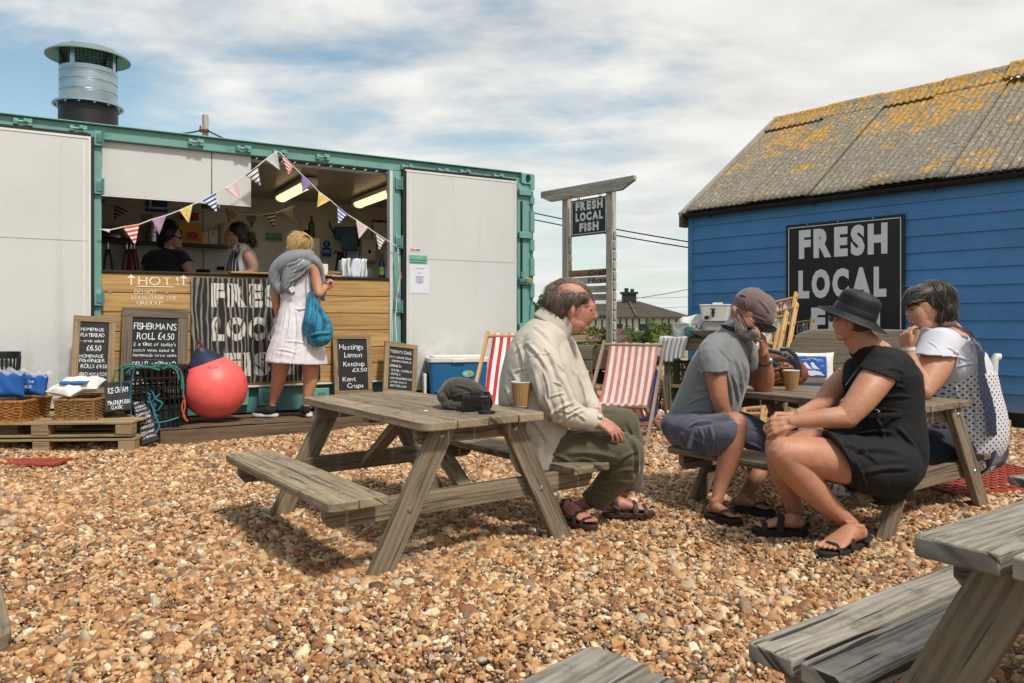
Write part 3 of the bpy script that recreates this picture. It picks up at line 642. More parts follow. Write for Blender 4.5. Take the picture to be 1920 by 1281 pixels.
# ------------------------------------------------------------------ shipping container kitchen
KT = thing('shipping_container', 'teal shipping container kitchen with white side doors folded back', 'container', KF.w(450, 775) * Vector((1, 1, 0)) if False else tuple(KF.o))
ZB, ZT = .11, 2.70; SR = 3.303; SL = SR - 6.06; DEP = 2.44
def K(): return MB(KF.M)
ka = KF.at
def _container():
    zrail = 2.583
    b = K(); b.box(((SL + SR) / 2, .05, (zrail + ZT) / 2), (SR - SL - .3, .10, ZT - zrail)); b.box(((SL + SR) / 2, .03, ZT + .006), (SR - SL - .3, .14, .012)); b.build('top_rail', M['teal'], KT, bevel=.006)
    b = K()
    n = 90
    for i in range(n):     # corrugated roof sheet
        x0 = SL + .1 + (SR - SL - .2) * i / n; b.box((x0 + .03, DEP / 2, ZT - .03 - (.018 if i % 2 else 0)), ((SR - SL - .2) / n * .98, DEP - .12, .012))
    b.build('roof', M['teal'], KT)
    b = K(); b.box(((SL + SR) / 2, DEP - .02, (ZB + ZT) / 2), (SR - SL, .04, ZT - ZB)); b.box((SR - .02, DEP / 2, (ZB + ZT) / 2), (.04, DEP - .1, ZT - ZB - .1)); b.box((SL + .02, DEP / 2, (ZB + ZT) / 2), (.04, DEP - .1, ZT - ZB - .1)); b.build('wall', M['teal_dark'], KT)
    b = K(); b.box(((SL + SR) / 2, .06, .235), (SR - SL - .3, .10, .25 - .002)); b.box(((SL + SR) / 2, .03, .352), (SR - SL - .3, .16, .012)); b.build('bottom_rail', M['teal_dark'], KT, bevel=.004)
    for px in (448, 499, 600):            # sockets on the bottom rail
        p = ka(px, 745); q = K(); q.box((p.x, -.02, p.z + .01), (.16, .06, .17)); s_ = q.build('door_socket', M['teal'], KT, bevel=.006)
        q = K(); q.box((p.x, -.056, p.z + .01), (.07, .012, .09)); q.build('socket_slot', M['teal_dark'], s_)
    # trim under the cladding
    a, c = ka(190, 700), ka(728, 700); b = K(); b.box(((a.x + c.x) / 2, -.035, .366), (c.x - a.x, .05, .016)); b.build('sill_trim', M['white'], KT)
    # posts
    for px0, px1, nm in ((176, 190, 'door_post'), (735, 750, 'door_post')):
        a, c = ka(px0, 400), ka(px1, 400); b = K(); b.box(((a.x + c.x) / 2, .03, (.36 + zrail) / 2 - .005), (c.x - a.x, .12, zrail - .37)); po = b.build(nm, M['teal'], KT, bevel=.004)
        for py in ((262, 352, 560) if px0 < 300 else (345, 455, 575, 655)):
            cx = (px0 + px1) / 2 + (2 if px0 > 300 else 2); p = ka(cx, py); q = K(); q.box((p.x, -.045, p.z), (.075, .035, .13)); h = q.build('hinge_plate', M['teal'], po, bevel=.005)
            q = K(); q.box((p.x, -.066, p.z), (.04, .012, .075)); q.cyl((p.x + .03, -.07, p.z - .07), (p.x + .03, -.07, p.z + .07), .011, n=10); q.build('hinge_pin', M['teal_dark'], h)
    a, c = ka(728, 400), ka(734, 400); b = K(); b.box(((a.x + c.x) / 2, .0, (.38 + zrail) / 2), (c.x - a.x - .002, .08, zrail - .40)); b.build('jamb_lining', M['panel'], KT)
    for px0, px1 in ((170, 176), (750, 757)):
        a, c = ka(px0, 400), ka(px1, 400); b = K(); b.box(((a.x + c.x) / 2, -.03, (.28 + zrail) / 2), (c.x - a.x - .003, .10, zrail - .29)); b.build('door_seal', M['black'], KT)
    # right end: corner post with long hinge barrels and lock cross-bars
    p0, p1 = ka(967, 450), ka(999, 450); xs = p0.x; xe = SR
    b = K(); b.box(((xs + xe) / 2 - .02, .04, (ZB + ZT) / 2 - .02), (xe - xs - .05, .14, ZT - ZB - .2)); cp = b.build('corner_post', M['teal'], KT, bevel=.008)
    b = K(); b.box((xs + .055, -.036, (ZB + ZT) / 2 - .1), (.022, .016, ZT - ZB - .45)); b.build('post_seal', M['black'], cp)
    for y0, y1 in ((345, 357), (371, 384), (397, 436), (451, 471), (485, 518), (532, 558), (572, 604), (620, 650), (664, 700)):
        za, zb_ = ka(996, y0).z, ka(996, y1).z; q = K(); q.cyl((xe - .03, -.035, zb_), (xe - .03, -.035, za), .034, n=12); q.build('hinge_barrel', M['teal'], cp)
    q = K(); q.cyl((xe - .03, -.035, .3), (xe - .03, -.035, 2.5), .018, n=10); q.build('hinge_rod', M['teal_dark'], cp)
    for py in (362, 442, 528, 612):
        z = ka(980, py).z; q = K(); q.box(((xs + xe) / 2 - .02, -.055, z), (xe - xs - .06, .03, .075)); q.build('cross_bar', M['teal'], cp, bevel=.005)
    z = ka(980, 524).z
    q = K(); q.tube([(xs + .03, -.09, z + .06), (xs + .07, -.1, z + .01), (xs + .13, -.1, z), (xs + .18, -.09, z - .05)], .008, 6); q.build('yellow_tie', M['yellow'], cp)
    q = K(); q.box((xs + .05, -.075, z - .02), (.10, .03, .03)); q.box((xs + .03, -.085, z + .05), (.03, .03, .06)); q.build('lock_handle', M['teal_dark'], cp, bevel=.004)
    # corner castings with their oval holes
    for x, z in ((SR - .085, ZT - .06), (SR - .085, ZB + .06)):
        ol = []; w, h = .089, .062; R = .0
        m = K(); out = [(-w, -h), (w, -h), (w, h), (-w, h)]; hole = [(.035 * math.cos(q), .05 * math.sin(q)) for q in np.linspace(0, 2 * math.pi, 24, endpoint=False)]
        # ring of quads between the square outline and the hole
        sq = []
        for q in np.linspace(0, 2 * math.pi, 24, endpoint=False):
            cq, sq_ = math.cos(q), math.sin(q); k = min(w / abs(cq) if abs(cq) > 1e-6 else 9, h / abs(sq_) if abs(sq_) > 1e-6 else 9); sq.append((k * cq, k * sq_))
        rs = [[(x + p[0], .10, z + p[1]) for p in sq], [(x + p[0], -.05, z + p[1]) for p in sq], [(x + p[0], -.05, z + p[1]) for p in hole], [(x + p[0], .02, z + p[1]) for p in hole]]
        m.rings(rs, True, True); m.build('corner_casting', M['teal'], KT, bevel=.004)
    # lashing rings under the top rail
    for px, py in ((43, 230), (147, 243), (367, 268), (456, 280), (524, 288), (604, 296), (762, 315), (829, 322), (870, 324), (932, 332)):
        p = ka(px, py); q = K(); q.box((p.x - .05, -.02, p.z), (.035, .045, .05)); q.box((p.x + .05, -.02, p.z), (.035, .045, .06)); q.cyl((p.x - .06, -.035, p.z), (p.x + .06, -.035, p.z), .014, n=8); q.box((p.x + .02, -.045, p.z + .012), (.03, .03, .03)); q.build('lashing_ring', M['teal'], KT, bevel=.004)
    # white side doors, folded back against the container
    def door(px0, px1, pytl, seam, lab):
        a = ka(px0, pytl, -.05) if px0 > 0 else None; c = ka(px1, 400, -.05)
        x0 = a.x if a else SL + .1; x1 = c.x; zt = 2.56 if px0 <= 0 else a.z
        t = K(); t.box(((x0 + x1) / 2, -.05, (.27 + zt) / 2), (x1 - x0 - .03, .045, zt - .27)); dr = t.build('side_door', M['panel'], KT, bevel=.003); dr['label'] = lab
        zs = ka((px0 + px1) / 2 if px0 > 0 else 85, seam, -.05).z
        t = K(); t.box(((x0 + x1) / 2, -.0732, zs), (x1 - x0 - .05, .0012, .006)); t.build('panel_joint', M['grey_plastic'], dr)
        t = K(); t.box((x0 + .008, -.05, (.27 + zt) / 2), (.016, .06, zt - .25)); t.box((x1 - .008, -.05, (.27 + zt) / 2), (.016, .06, zt - .25)); t.box(((x0 + x1) / 2, -.05, zt + .01), (x1 - x0, .055, .02)); t.box(((x0 + x1) / 2, -.05, .262), (x1 - x0 - .04, .055, .016)); t.build('door_edge', M['white'], dr)
        t = K(); t.box(((x0 + x1) / 2, -.035, zt + .035), (x1 - x0, .07, .026)); t.build('door_gasket', M['black'], dr)
        # pale strip just inside the hinge edge
        xx = x1 - .05 if px0 <= 0 else x0 + .06; t = K(); t.box((xx, -.0735, (.3 + zt) / 2), (.012, .0016, zt - .34)); t.build('door_trim', M['white'], dr)
    door(0, 170, 240, 449, 'white insulated door at the left end'); door(758, 966, 322, 489, 'white insulated door at the right end')
    # fixed white hatch panel over the counter
    a, c = ka(190, 365, .05), ka(471, 385, .05); zt = zrail - .002
    xm = ka(397, 300, .05).x
    b = K(); b.box(((a.x + xm) / 2 - .001, .065, (a.z + zt) / 2), (xm - a.x - .004, .03, zt - a.z)); b.box(((xm + c.x) / 2 + .001, .065, (a.z + zt) / 2), (c.x - xm - .004, .03, zt - a.z)); b.build('hatch_panel', M['panel'], KT, bevel=.003)
    b = K(); b.box((xm, .0495, (a.z + zt) / 2 - .02), (.007, .002, zt - a.z - .05)); b.build('hatch_joint', M['rust'], KT)
    b = K(); b.box(((a.x + c.x) / 2, .065, a.z - .006), (c.x - a.x, .034, .010)); b.build('hatch_edge', M['white'], KT)
    # timber cladding and counter
    a, c = ka(190, 511, -.0), ka(728, 522, -.0); zc = 1.415; x0, x1 = a.x, c.x; h = (zc - .375) / 6
    b = K()
    for i in range(6):
        b.box(((x0 + x1) / 2, -.012 - random.uniform(0, .002), .375 + h * (i + .5)), (x1 - x0, .025, h - .007))
    b.box(((x0 + x1) / 2, .012, (.375 + zc) / 2), (x1 - x0, .012, zc - .38), rnd=.1)
    cl = b.build('cladding', M['pine'], KT, bevel=.004)
    b = K(); b.box(((x0 + x1) / 2, .22, zc + .012), (x1 - x0, .52, .024)); b.build('counter_top', M['darksteel'], KT, bevel=.003)
    b = K(); xa, xb = ka(430, 515).x, ka(620, 519).x; b.box(((xa + xb) / 2, .0, zc + .033), (xb - xa, .16, .016)); b.build('counter_edging', M['pine'], KT, bevel=.002)
    for px, py in ((206, 548), (444, 548), (312, 550)):
        p = ka(px, py); q = K(); q.cyl((p.x, -.027, p.z), (p.x, -.033, p.z), .010, n=12); q.build('washer', M['steel'], cl)
    # painted warning
    pt = K(); f = lambda px, py: ka(px, py, -.0285)
    def wr(text, px, py, pxe, cap, j=.1, bold=-.004, sh=0):
        p = f(px, py); e = f(pxe, py); write(pt, text, p, (1, 0, 0), (0, 0, 1), cap, e.x - p.x, j, bold, shear=sh)
    wr('HOT', 259, 534, 322, .078); wr('!', 331, 534, 335, .078)
    for px in (246, 344):
        p = f(px, 535); pt.box((p.x, p.y, p.z + .035), (.012, .002, .07)); pt.add([(p.x - .036, p.y - .001, p.z + .062), (p.x + .036, p.y - .001, p.z + .062), (p.x, p.y - .001, p.z + .098)], [(0, 1, 2)])
    p = f(257, 537); e = f(325, 537); pt.box(((p.x + e.x) / 2, p.y, p.z), (e.x - p.x, .002, .008))
    wr('DO NOT', 252, 551, 294, .038, .08); wr('LEAN OVER THE', 247, 561, 331, .034, .08); wr('GRIDDLE!', 256, 571, 306, .032, .08)
    pt.build('painted_warning', M['chalkcream'], cl, smooth=0)
    # inside: liner, ceiling, floor
    b = K(); b.box(((SL + SR) / 2, DEP - .07, 1.4), (SR - SL - .2, .03, 2.3)); b.box((SR - .30, DEP / 2, 1.4), (.03, DEP - .2, 2.3)); b.box((SL + .3, DEP / 2, 1.4), (.03, DEP - .2, 2.3)); b.build('inner_wall', M['panel_in'], KT)
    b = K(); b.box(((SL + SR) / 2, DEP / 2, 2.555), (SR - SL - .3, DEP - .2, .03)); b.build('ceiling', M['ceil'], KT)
    b = K(); b.box(((SL + SR) / 2, DEP / 2, .27), (SR - SL - .3, DEP - .3, .03)); b.build('floor', M['grey_plastic'], KT)
    b = K(); y = DEP - .10
    for z in (2.33,): b.tube([(SL + .5, y, z), (SR - .5, y, z)], .013, 8)
    xx = ka(565, 450, y).x; b.tube([(xx, y, 2.33), (xx, y, 1.7)], .013, 8); b.box((xx, y, 2.33), (.08, .04, .08))
    xx = ka(383, 450, y).x; b.tube([(xx, y, 2.33), (xx, y, 1.2)], .012, 8); xx = ka(676, 450, y).x; b.box((xx, y, 2.2), (.08, .04, .08)); b.tube([(xx, y, 2.2), (xx + 1.0, y, 2.2)], .011, 8); b.tube([(xx, y, 2.2), (xx, y, 1.4)], .012, 8)
    b.build('conduit', M['panel_in'], KT)
    # two fluorescent fittings running front to back
    for px in (583, 742):
        p = ka(px, 335, .5); z = 2.50
        for dz in (0,):
            b = K(); b.box((p.x, 1.15, z), (.16, 1.25, .05)); lf = b.build('light_fitting', M['white_plastic'], KT, bevel=.01)
            b = K(); b.tube([(p.x, .56, z - .045), (p.x, 1.74, z - .045)], .065, 14, flat=.6, up=(0, 0, 1)); b.build('diffuser', M['lamp'], lf)
            b = K(); b.tube([(p.x, .50, z - .042), (p.x, .60, z - .042)], .078, 14, flat=.66, up=(0, 0, 1)); b.tube([(p.x, 1.70, z - .042), (p.x, 1.80, z - .042)], .078, 14, flat=.66, up=(0, 0, 1)); b.build('end_cap', M['white_plastic'], lf)
    # shelf along the back
    p = ka(300, 457, DEP - .25); xr_ = ka(432, 457, DEP - .25).x; b = K(); b.box(((SL + .6 + xr_) / 2, DEP - .22, p.z), (xr_ - SL - .6, .27, .025)); b.build('shelf', M['darksteel'], KT)
    return p.z
ZSH = _container() + .0125

def _flue():
    c = KF.w(166, 200, .5); d = c.y; r = 49 * d / F; zz_ = lambda py: 1 - (py - HY) * d / F
    t = thing('chimney_flue', 'galvanised round flue with a flared cowl on the container roof', 'flue', (c.x, c.y, 2.68))
    def la(nm, prof, mt, par=t, **k): b = MB(); b.lathe(prof, (c.x, c.y, 0), 40); return b.build(nm, mt, par, **k)
    la('flue_base', [(r * 1.02, 2.6), (r * 1.02, zz_(203)), (r * .9, zz_(203))], M['black'])
    fl = la('flange', [(r * .98, zz_(203)), (r * 1.22, zz_(202)), (r * 1.22, zz_(199)), (r, zz_(197))], M['steel'])
    for k in range(14):
        a = k * 2 * math.pi / 14; b = MB(); b.cyl((c.x + r * 1.12 * math.cos(a), c.y + r * 1.12 * math.sin(a), zz_(205)), (c.x + r * 1.12 * math.cos(a), c.y + r * 1.12 * math.sin(a), zz_(196)), .012, n=8); b.build('bolt', M['steel'], fl)
    z1, z2 = zz_(199), zz_(133); prof = [(r * .97, z1)]
    for k in (1, 2, 3):
        z = z1 + (z2 - z1) * (.02, .3, .58, .84)[k]; prof += [(r, z - .012), (r * .975, z - .006), (r * .975, z + .006), (r, z + .012)]
    prof += [(r, z2), (r * .98, z2)]; la('duct', prof, M['steel'])
    zt = zz_(100); b = MB(); n = 46
    for k in range(n):
        a = 2 * math.pi * k / n; b.tube([(c.x + r * .97 * math.cos(a), c.y + r * .97 * math.sin(a), z2 - .02), (c.x + r * .97 * math.cos(a), c.y + r * .97 * math.sin(a), zt)], .0035, 4)
    for j in range(9):
        z = z2 + (zt - z2) * j / 8; b.tube([(c.x + r * .97 * math.cos(q), c.y + r * .97 * math.sin(q), z) for q in np.linspace(0, 2 * math.pi, 37)], .0035, 4, cap=False)
    b.build('wire_mesh', M['darksteel'], t)
    for k in range(4):
        a = k * math.pi / 2 - math.pi / 2 - .05; b = MB(); R = Matrix.Rotation(a, 3, 'Z'); b.box(Vector((c.x, c.y, (z2 + zt) / 2)) + R @ Vector((r, 0, 0)), (.006, .045, zt - z2 + .05), R); b.build('strut', M['steel'], t)
    R2 = r * 1.46; la('cowl', [(0.001, zt + .02), (r * .9, zt + .0), (r * 1.1, zt - .02), (R2, zz_(112)), (R2, zz_(112) + .012), (r * 1.1, zt + .012), (r * .6, zt + .045), (0.001, zt + .055)], plain('painted_cowl', '8a9f98', .4, .6), t)
_flue()

# ---- notices on the right door and things on the container
def flatthing(nm, px0, py0, px1, py1, off, mat, label, cat, extra=None, fr=KF, th=.002):
    a = fr.at(px0, py1, off); c = fr.at(px1, py1, off); e = fr.at(px0, py0, off); b = MB(fr.M)
    b.box(((a.x + c.x) / 2, off, (a.z + e.z) / 2), (c.x - a.x, th, e.z - a.z)); o = b.build(nm, mat, None, org=fr.M @ Vector(((a.x + c.x) / 2, off, a.z))); tag(o, label, cat); ORG[o.name] = fr.M @ Vector(((a.x + c.x) / 2, off, a.z))
    if extra: extra(o, a, Vector((c.x - a.x, 0, 0)), e.z - a.z)
    return o
def _n1(o, a, w, h):
    b = MB(KF.M); y = a.y - .0014
    write(b, 'simply ice cream', (a.x + w.x / 2, y, a.z + h * .33), (1, 0, 0), (0, 0, 1), h * .22, w.x * .92, 0, .01, align='c')
    b.box((a.x + w.x * .5, y, a.z + h * .13), (w.x * .8, .001, h * .06)); b.build('lettering', M['inkblack'], o)
    b = MB(KF.M); b.tube([(a.x + w.x * .35, y, a.z + h * .8), (a.x + w.x * .45, y, a.z + h * .68), (a.x + w.x * .5, y, a.z + h * .75), (a.x + w.x * .55, y, a.z + h * .68), (a.x + w.x * .65, y, a.z + h * .8)], .0025, 4); b.build('emblem', M['white'], o)
flatthing('sticker', 767, 478, 801, 494, -.075, M['mint'], 'mint green ice cream sticker on the white right door', 'sticker', _n1)
def _n2(o, a, w, h):
    b = MB(KF.M); y = a.y - .0014; write(b, 'WELCOME', (a.x + w.x / 2, y, a.z + h * .84), (1, 0, 0), (0, 0, 1), h * .028, w.x * .42, 0, .02, align='c')
    for i, q in enumerate((.70, .58, .54, .50, .46, .42, .38, .34)): b.box((a.x + w.x * .5, y, a.z + h * q), (w.x * (.2 if i in (0, 7) else .36 + .06 * (i % 2)), .001, h * .014))
    b.build('lettering', M['ink'], o)
flatthing('paper_notice', 768, 495, 805, 550, -.075, M['paper'], 'white printed notice taped to the right white door', 'notice', _n2)
def _n3(o, a, w, h):
    for i, m_ in enumerate(('ink', 'red', 'orange', 'inkblack', 'blueprint')): b = MB(KF.M); b.box((a.x + w.x * (.14 + .18 * i), a.y - .0014, a.z + h * .5), (w.x * .13, .001, h * .6)); b.build('card_symbol', M[m_], o)
flatthing('card_sticker', 768, 465, 789, 471.5, -.075, M['paper'], 'tiny row of coloured payment symbols above the mint sticker', 'sticker', _n3)

# ---- stencilled plywood panel on the cladding
def _plypanel():
    a = KF.at(358, 722, -.05); c = KF.at(601, 713, -.05); e = KF.at(358, 520, -.05); w = c.x - a.x; h = e.z - a.z
    org = KF.M @ Vector((a.x + w / 2, -.05, a.z)); t = thing('stencilled_panel', 'grainy black plywood panel stencilled FRESH LOCAL FISH below the counter', 'sign', org)
    b = MB(KF.M); b.prism([(0, 0), (w, 0), (w, h), (0, h)], Matrix.Translation((a.x, -.033, a.z)) @ Matrix.Rotation(math.pi / 2, 4, 'X'), .015); b.build('board', M['ply'], t, bevel=.002)
    b = MB(KF.M)
    for txt, py, px in (('FRESH', 572, 396), ('LOCAL', 636, 397), ('FISH', 703, 421)):
        p = KF.at(px, py, -.05); e2 = KF.at(560 if txt != 'FISH' else 552, py, -.05); cap = .185
        write(b, txt, (p.x, -.0495, p.z), (1, 0, 0), (0, 0, 1), cap, e2.x - p.x, 0, .07, .12)
    b.build('lettering', M['worn'], t, smooth=0)
    b = MB(KF.M)       # stencil bridges crossing the letters
    for txt, py, px in (('F', 572, 396), ('L', 636, 397), ('F', 703, 421)):
        p = KF.at(px, py, -.05)
        for q in (.17, .36, .62, .80): b.box((p.x + q * 1.02, -.0502, p.z + .09), (.013, .001, .20))
    b.build('stencil_gap', M['signblack'], t)
_plypanel()

# ---- chalkboards
def chalkboard(TL, TR, BL, BR, off0, off1, fw, label, lines, frame='oldframe', fr=KF, ground=None, th=.03, chalk='chalkwhite', dpt=None, fdepth=.012):
    """TL.. pixel corners; off0/off1 distance in front of the container at the foot and at the top"""
    if dpt: bl, br, tl = W(*BL, dpt[0]), W(*BR, dpt[1]), W(*TL, dpt[2])
    else: bl, br, tl = fr.w(*BL, -off0), fr.w(*BR, -off0), fr.w(*TL, -off1)
    Mx, w, h = quadframe(bl, br, tl); t = thing('chalkboard', label, 'chalkboard', (bl + br) / 2, group='chalkboard menus')
    b = MB(Mx); m = fw
    b.box((w / 2, h - m / 2, 0), (w, m, th)); b.box((w / 2, m / 2, 0), (w, m, th)); b.box((m / 2, h / 2, .001), (m, h - 2 * m - .001, th)); b.box((w - m / 2, h / 2, .001), (m, h - 2 * m - .001, th))
    if m > .012: b.build('frame', M[frame], t, bevel=.003)
    b = MB(Mx); b.box((w / 2, h / 2, -.002 if m > .012 else 0), (w - 1.6 * m, h - 1.6 * m, .012 if m > .012 else th)); b.build('slate', M['slate'], t)
    b = MB(Mx); z0 = .0055 if m > .012 else th / 2 + .0015; iw = w - 2 * m; ih = h - 2 * m
    for ln in lines:
        txt, x, y, wd, cp = ln[:5]
        write(b, txt, (m + iw * x, m + ih * y, z0), (1, 0, 0), (0, 1, 0), cp * ih, wd * iw, .11, -.006 if len(ln) < 6 else ln[5], .10, shear=.05)
    b.build('chalk_writing', M[chalk], t, smooth=0)
    return t
chalkboard((123, 591), (207, 590), (131, 738), (212, 738), .42, .28, .05, 'tall chalkboard listing homemade flatbread, left of the counter', [
    ('HOMEMADE', .03, .86, .80, .05), ('FLATBREAD', .03, .77, .82, .055), ('- crab salad', .03, .69, .8, .04), ('£6.50', .25, .56, .5, .08), ('______', .25, .545, .5, .01), ('HOMEMADE', .03, .45, .8, .05), ('FISHFINGER', .03, .38, .86, .05), ('ROLLS £4.50', .08, .29, .9, .06), ('FRIED POTATO\'S', .03, .17, .95, .055), ('£2.50', .45, .09, .45, .055)], 'oldframe2')
chalkboard((222, 576), (348, 576), (224, 748), (350, 746), .16, .06, .085, 'large fisherman\'s roll chalkboard leaning on the pine cladding', [
    ('FISHERMAN\'S', .03, .83, .93, .09), ('ROLL £4.50', .10, .69, .82, .095), ('2 x fillet of today\'s', .03, .60, .93, .05), ('catch with salad &', .03, .52, .90, .042), ('homemade tartar sauce', .03, .45, .95, .042), ('.........', .25, .405, .42, .01), ('FISH FLATBREAD', .02, .29, .95, .085), ('homemade flat', .04, .205, .62, .05), ('£5-', .70, .19, .26, .085), ('bread, stuffed', .04, .12, .62, .05), ('with fish & salad', .04, .05, .65, .045)], 'oldframe')
chalkboard((622, 628), (693, 625), (627, 742), (698, 739), .14, .06, .045, 'narrow chalkboard offering Hastings lemon ketchup, right of the woman in white', [
    ('Hastings', .06, .80, .82, .10), ('Lemon', .22, .64, .6, .10), ('Ketchup', .18, .47, .72, .09), ('£3.50', .48, .36, .5, .07), ('Kent', .14, .18, .45, .09), ('Crisps', .28, .05, .56, .08)], 'oldframe2')
chalkboard((738, 642), (800, 647), (717, 738), (779, 744), .30, .18, .05, 'tilted chalkboard with today\'s cake and drinks beside the blue cooler', [
    ('TODAY\'S CAKE:', .05, .86, .9, .07), ('OATY, CARAMEL PECAN', .03, .74, .9, .045), ('SUMMER CHOUX £2', .12, .65, .82, .045), ('DRINKS:-', .05, .53, .5, .06), ('- TEA 90p / COFFEE £1', .05, .43, .92, .05), ('- WATER £1', .05, .34, .45, .05), ('- SAN PELLEGRINO £1.20', .05, .25, .95, .045), ('- OTHER CANS £1', .05, .16, .72, .045), ('- BOTTLES £1.20', .05, .07, .72, .045)], 'oldframe2')
def _wash(): pass
chalkboard((178, 721), (232, 713), (196, 775), (247, 769), 0, 0, .004, 'small frameless ice cream board leaning on the brown wicker basket', [
    ('ICE CREAM', .14, .60, .78, .20), ('_____', .22, .50, .6, .01), ('MAGNUM £1.80', .12, .20, .86, .14), ('CLASSIC', .24, .05, .45, .11)], dpt=(6.02, 6.10, 6.2), th=.022)
chalkboard((233, 757), (262, 752), (267, 836), (299, 826), 0, 0, .004, 'thin dark price slate propped against the pallet end', [
    ('MINT CORNET', .1, .90, .8, .045), ('RASPBERRY', .1, .80, .65, .045), ('WHITE CHOC', .1, .73, .7, .04), ('CALIPPO LOLLY', .05, .62, .9, .05), ('80p', .6, .54, .3, .05), ('SIMPLY ICE', .12, .42, .75, .05), ('CREAM £2.20', .08, .32, .85, .055), ('LOCAL HONEY', .1, .2, .8, .05), ('NO ARTIFICIALS', .08, .1, .85, .045)], dpt=(6.0, 6.05, 6.25), th=.018)
# ------------------------------------------------------------------ blue hut
def _hut():
    t = thing('blue_hut', 'blue weatherboarded hut with a lichen covered corrugated roof', 'hut', tuple(HF.o))
    LEN, WID, EV, RG = 8.6, 4.1, 2.40, 3.80; sl = math.hypot(WID / 2, RG - EV)
    h = lambda: MB(HF.M)
    nb = 13; z0 = .16; hb = (EV - .07 - z0) / nb; b = h()
    prof = lambda k: z0 + hb * k
    def siding(b, ax, L0, L1, flip):
        for k in range(nb):
            za = prof(k); zb_ = prof(k + 1) + .004
            # each board tilts out at its lower edge
            segs = 1
            if ax == 'x': P = [(L0, -.022, za), (L1, -.022, za), (L1, -.004, zb_), (L0, -.004, zb_), (L0, .0, za), (L1, .0, za), (L1, .012, zb_), (L0, .012, zb_)]
            else:
                s_ = -1 if not flip else 1; xx = 0 if not flip else LEN
                P = [(xx + s_ * .022, L0, za), (xx + s_ * .022, L1, za), (xx + s_ * .004, L1, zb_), (xx + s_ * .004, L0, zb_), (xx, L0, za), (xx, L1, za), (xx - s_ * .012, L1, zb_), (xx - s_ * .012, L0, zb_)]
            fs = [(0, 1, 2, 3), (7, 6, 5, 4), (0, 4, 5, 1), (3, 2, 6, 7), (0, 3, 7, 4), (1, 5, 6, 2)]; o1 = random.random() * 9
            b.add(P, fs, [[((P[i][0] + P[i][1]) + o1, P[i][2] + k) for i in f] for f in fs])
    siding(b, 'x', .03, LEN, 0); siding(b, 'y', .03, WID, False)
    b.box((LEN / 2, WID / 2, EV / 2 - .02), (LEN - .05, WID - .08, EV - .2))
    wl = b.build('weatherboard_wall', M['bluewall'], t)
    b = h()
    for k in range(nb):
        for x in np.arange(.35, LEN, .6): b.box((x, -.0215, prof(k) + .028), (.007, .006, .007))
    b.build('nail_head', M['navy'], wl, smooth=0)
    b = h(); gp = [(.02, EV - .12), (WID - .02, EV - .12), (WID / 2, RG - .12)]
    b.add([(.0, y, z) for y, z in gp] + [(LEN, y, z) for y, z in gp], [(0, 1, 2), (5, 4, 3), (0, 2, 5, 3), (2, 1, 4, 5)]); b.build('gable', M['bluewall'], t)
    b = h(); b.box((.0, -.006, (z0 + EV) / 2 - .05), (.07, .05, EV - z0 - .1)); b.build('corner_trim', M['bluewall'], t)
    b = h(); b.box((LEN / 2, WID / 2 - .004, .075), (LEN - .02, WID - .01, .19)); b.build('plinth', M['black'], t)
    # roof: corrugated sheets running down the slope, each lapped a little over its neighbour
    x0 = -.04; xl = []
    for px, py in ((400, 368), (508, 350), (621, 333), (762, 312)): pass
    edges = [x0]
    for px, py in ((1400, 368), (1509, 351), (1621, 336), (1761, 320)): edges.append(HF.at(px, py, -.06).x)
    edges.append(edges[-1] + 1.05); 
    while edges[-1] < LEN + .1: edges.append(edges[-1] + 1.05)
    sx = lambda u: Vector((0, -.06 + (WID / 2 + .06) * u, EV - .055 + (RG - EV + .06) * u))
    nrm = Vector((0, -(RG - EV), WID / 2 + .1)).normalized()
    ch = .0; pitch = .076
    for side in (0, 1):
        for k in range(len(edges) - 1):
            a, c = edges[k], edges[k + 1] + .05; n = int((c - a) / pitch * 6); amp = .0125 if k >= 4 else .006; lift = .012 + (k % 2) * .03; b = h()
            def fn(u, v, a=a, c=c, amp=amp, lift=lift, side=side, k=k):
                x = a + (c - a) * u; p = sx(v * .93 - (.012 if k % 2 else 0)); q = p + nrm * (lift + amp * math.sin(2 * math.pi * x / pitch) + .004 * math.sin(3 * x + 5 * v))
                y = q.y if side == 0 else WID - q.y
                return Vector((x, y, q.z))
            if 1:
                b.grid(fn, n, 14); o = b.build('roof_sheet', M['roof'], t, solid=.008, smooth=60)
    b = h(); b.add([Vector((x, *(p if s == 0 else (WID - p[0], p[1])))) for s in (0, 1) for x in (-.1, LEN) for p in ((-.03, EV - .10), (WID / 2, RG - .07))], [(0, 1, 3, 2), (4, 6, 7, 5)]); b.build('roof_deck', M['blackwood'], t, solid=.01)
    # ridge capping with wavy skirts
    L_ = [x0 - .02]; e_r = [HF.at(px, 200, WID / 2).x for px in (1453, 1556, 1653, 1773, 1897)]
    seg = [x0 - .02] + [(e_r[i]) for i in (1, 2, 3, 4)] + [e_r[4] + 1.2, LEN + .1]
    for k in range(len(seg) - 1):
        for side in (0, 1):
            if side and k > 1: continue
            b = h(); up = .05 + .012 * (k % 2) + (.04 if k >= 4 else 0)
            def fn(u, v, k=k, side=side, up=up):
                x = seg[k] + (seg[k + 1] - seg[k] + .03) * u; base = sx(1.01 - .135 * v); q = base + nrm * (up - .018 * v + .010 * v * math.sin(2 * math.pi * x / pitch))
                if v < .25: q = q + Vector((0, 0, .035 * math.sin(math.pi * (1 - v / .25) / 2)))
                return Vector((x, q.y if side == 0 else WID - q.y, q.z))
            b.grid(fn, int((seg[k + 1] - seg[k]) / pitch * 6), 8); b.build('ridge_cap', M['roof'], t, solid=.012, smooth=60)
    # barge board, gutter
    b = h(); A = sx(-.03) + nrm * .02; B = sx(1.0) + nrm * .02
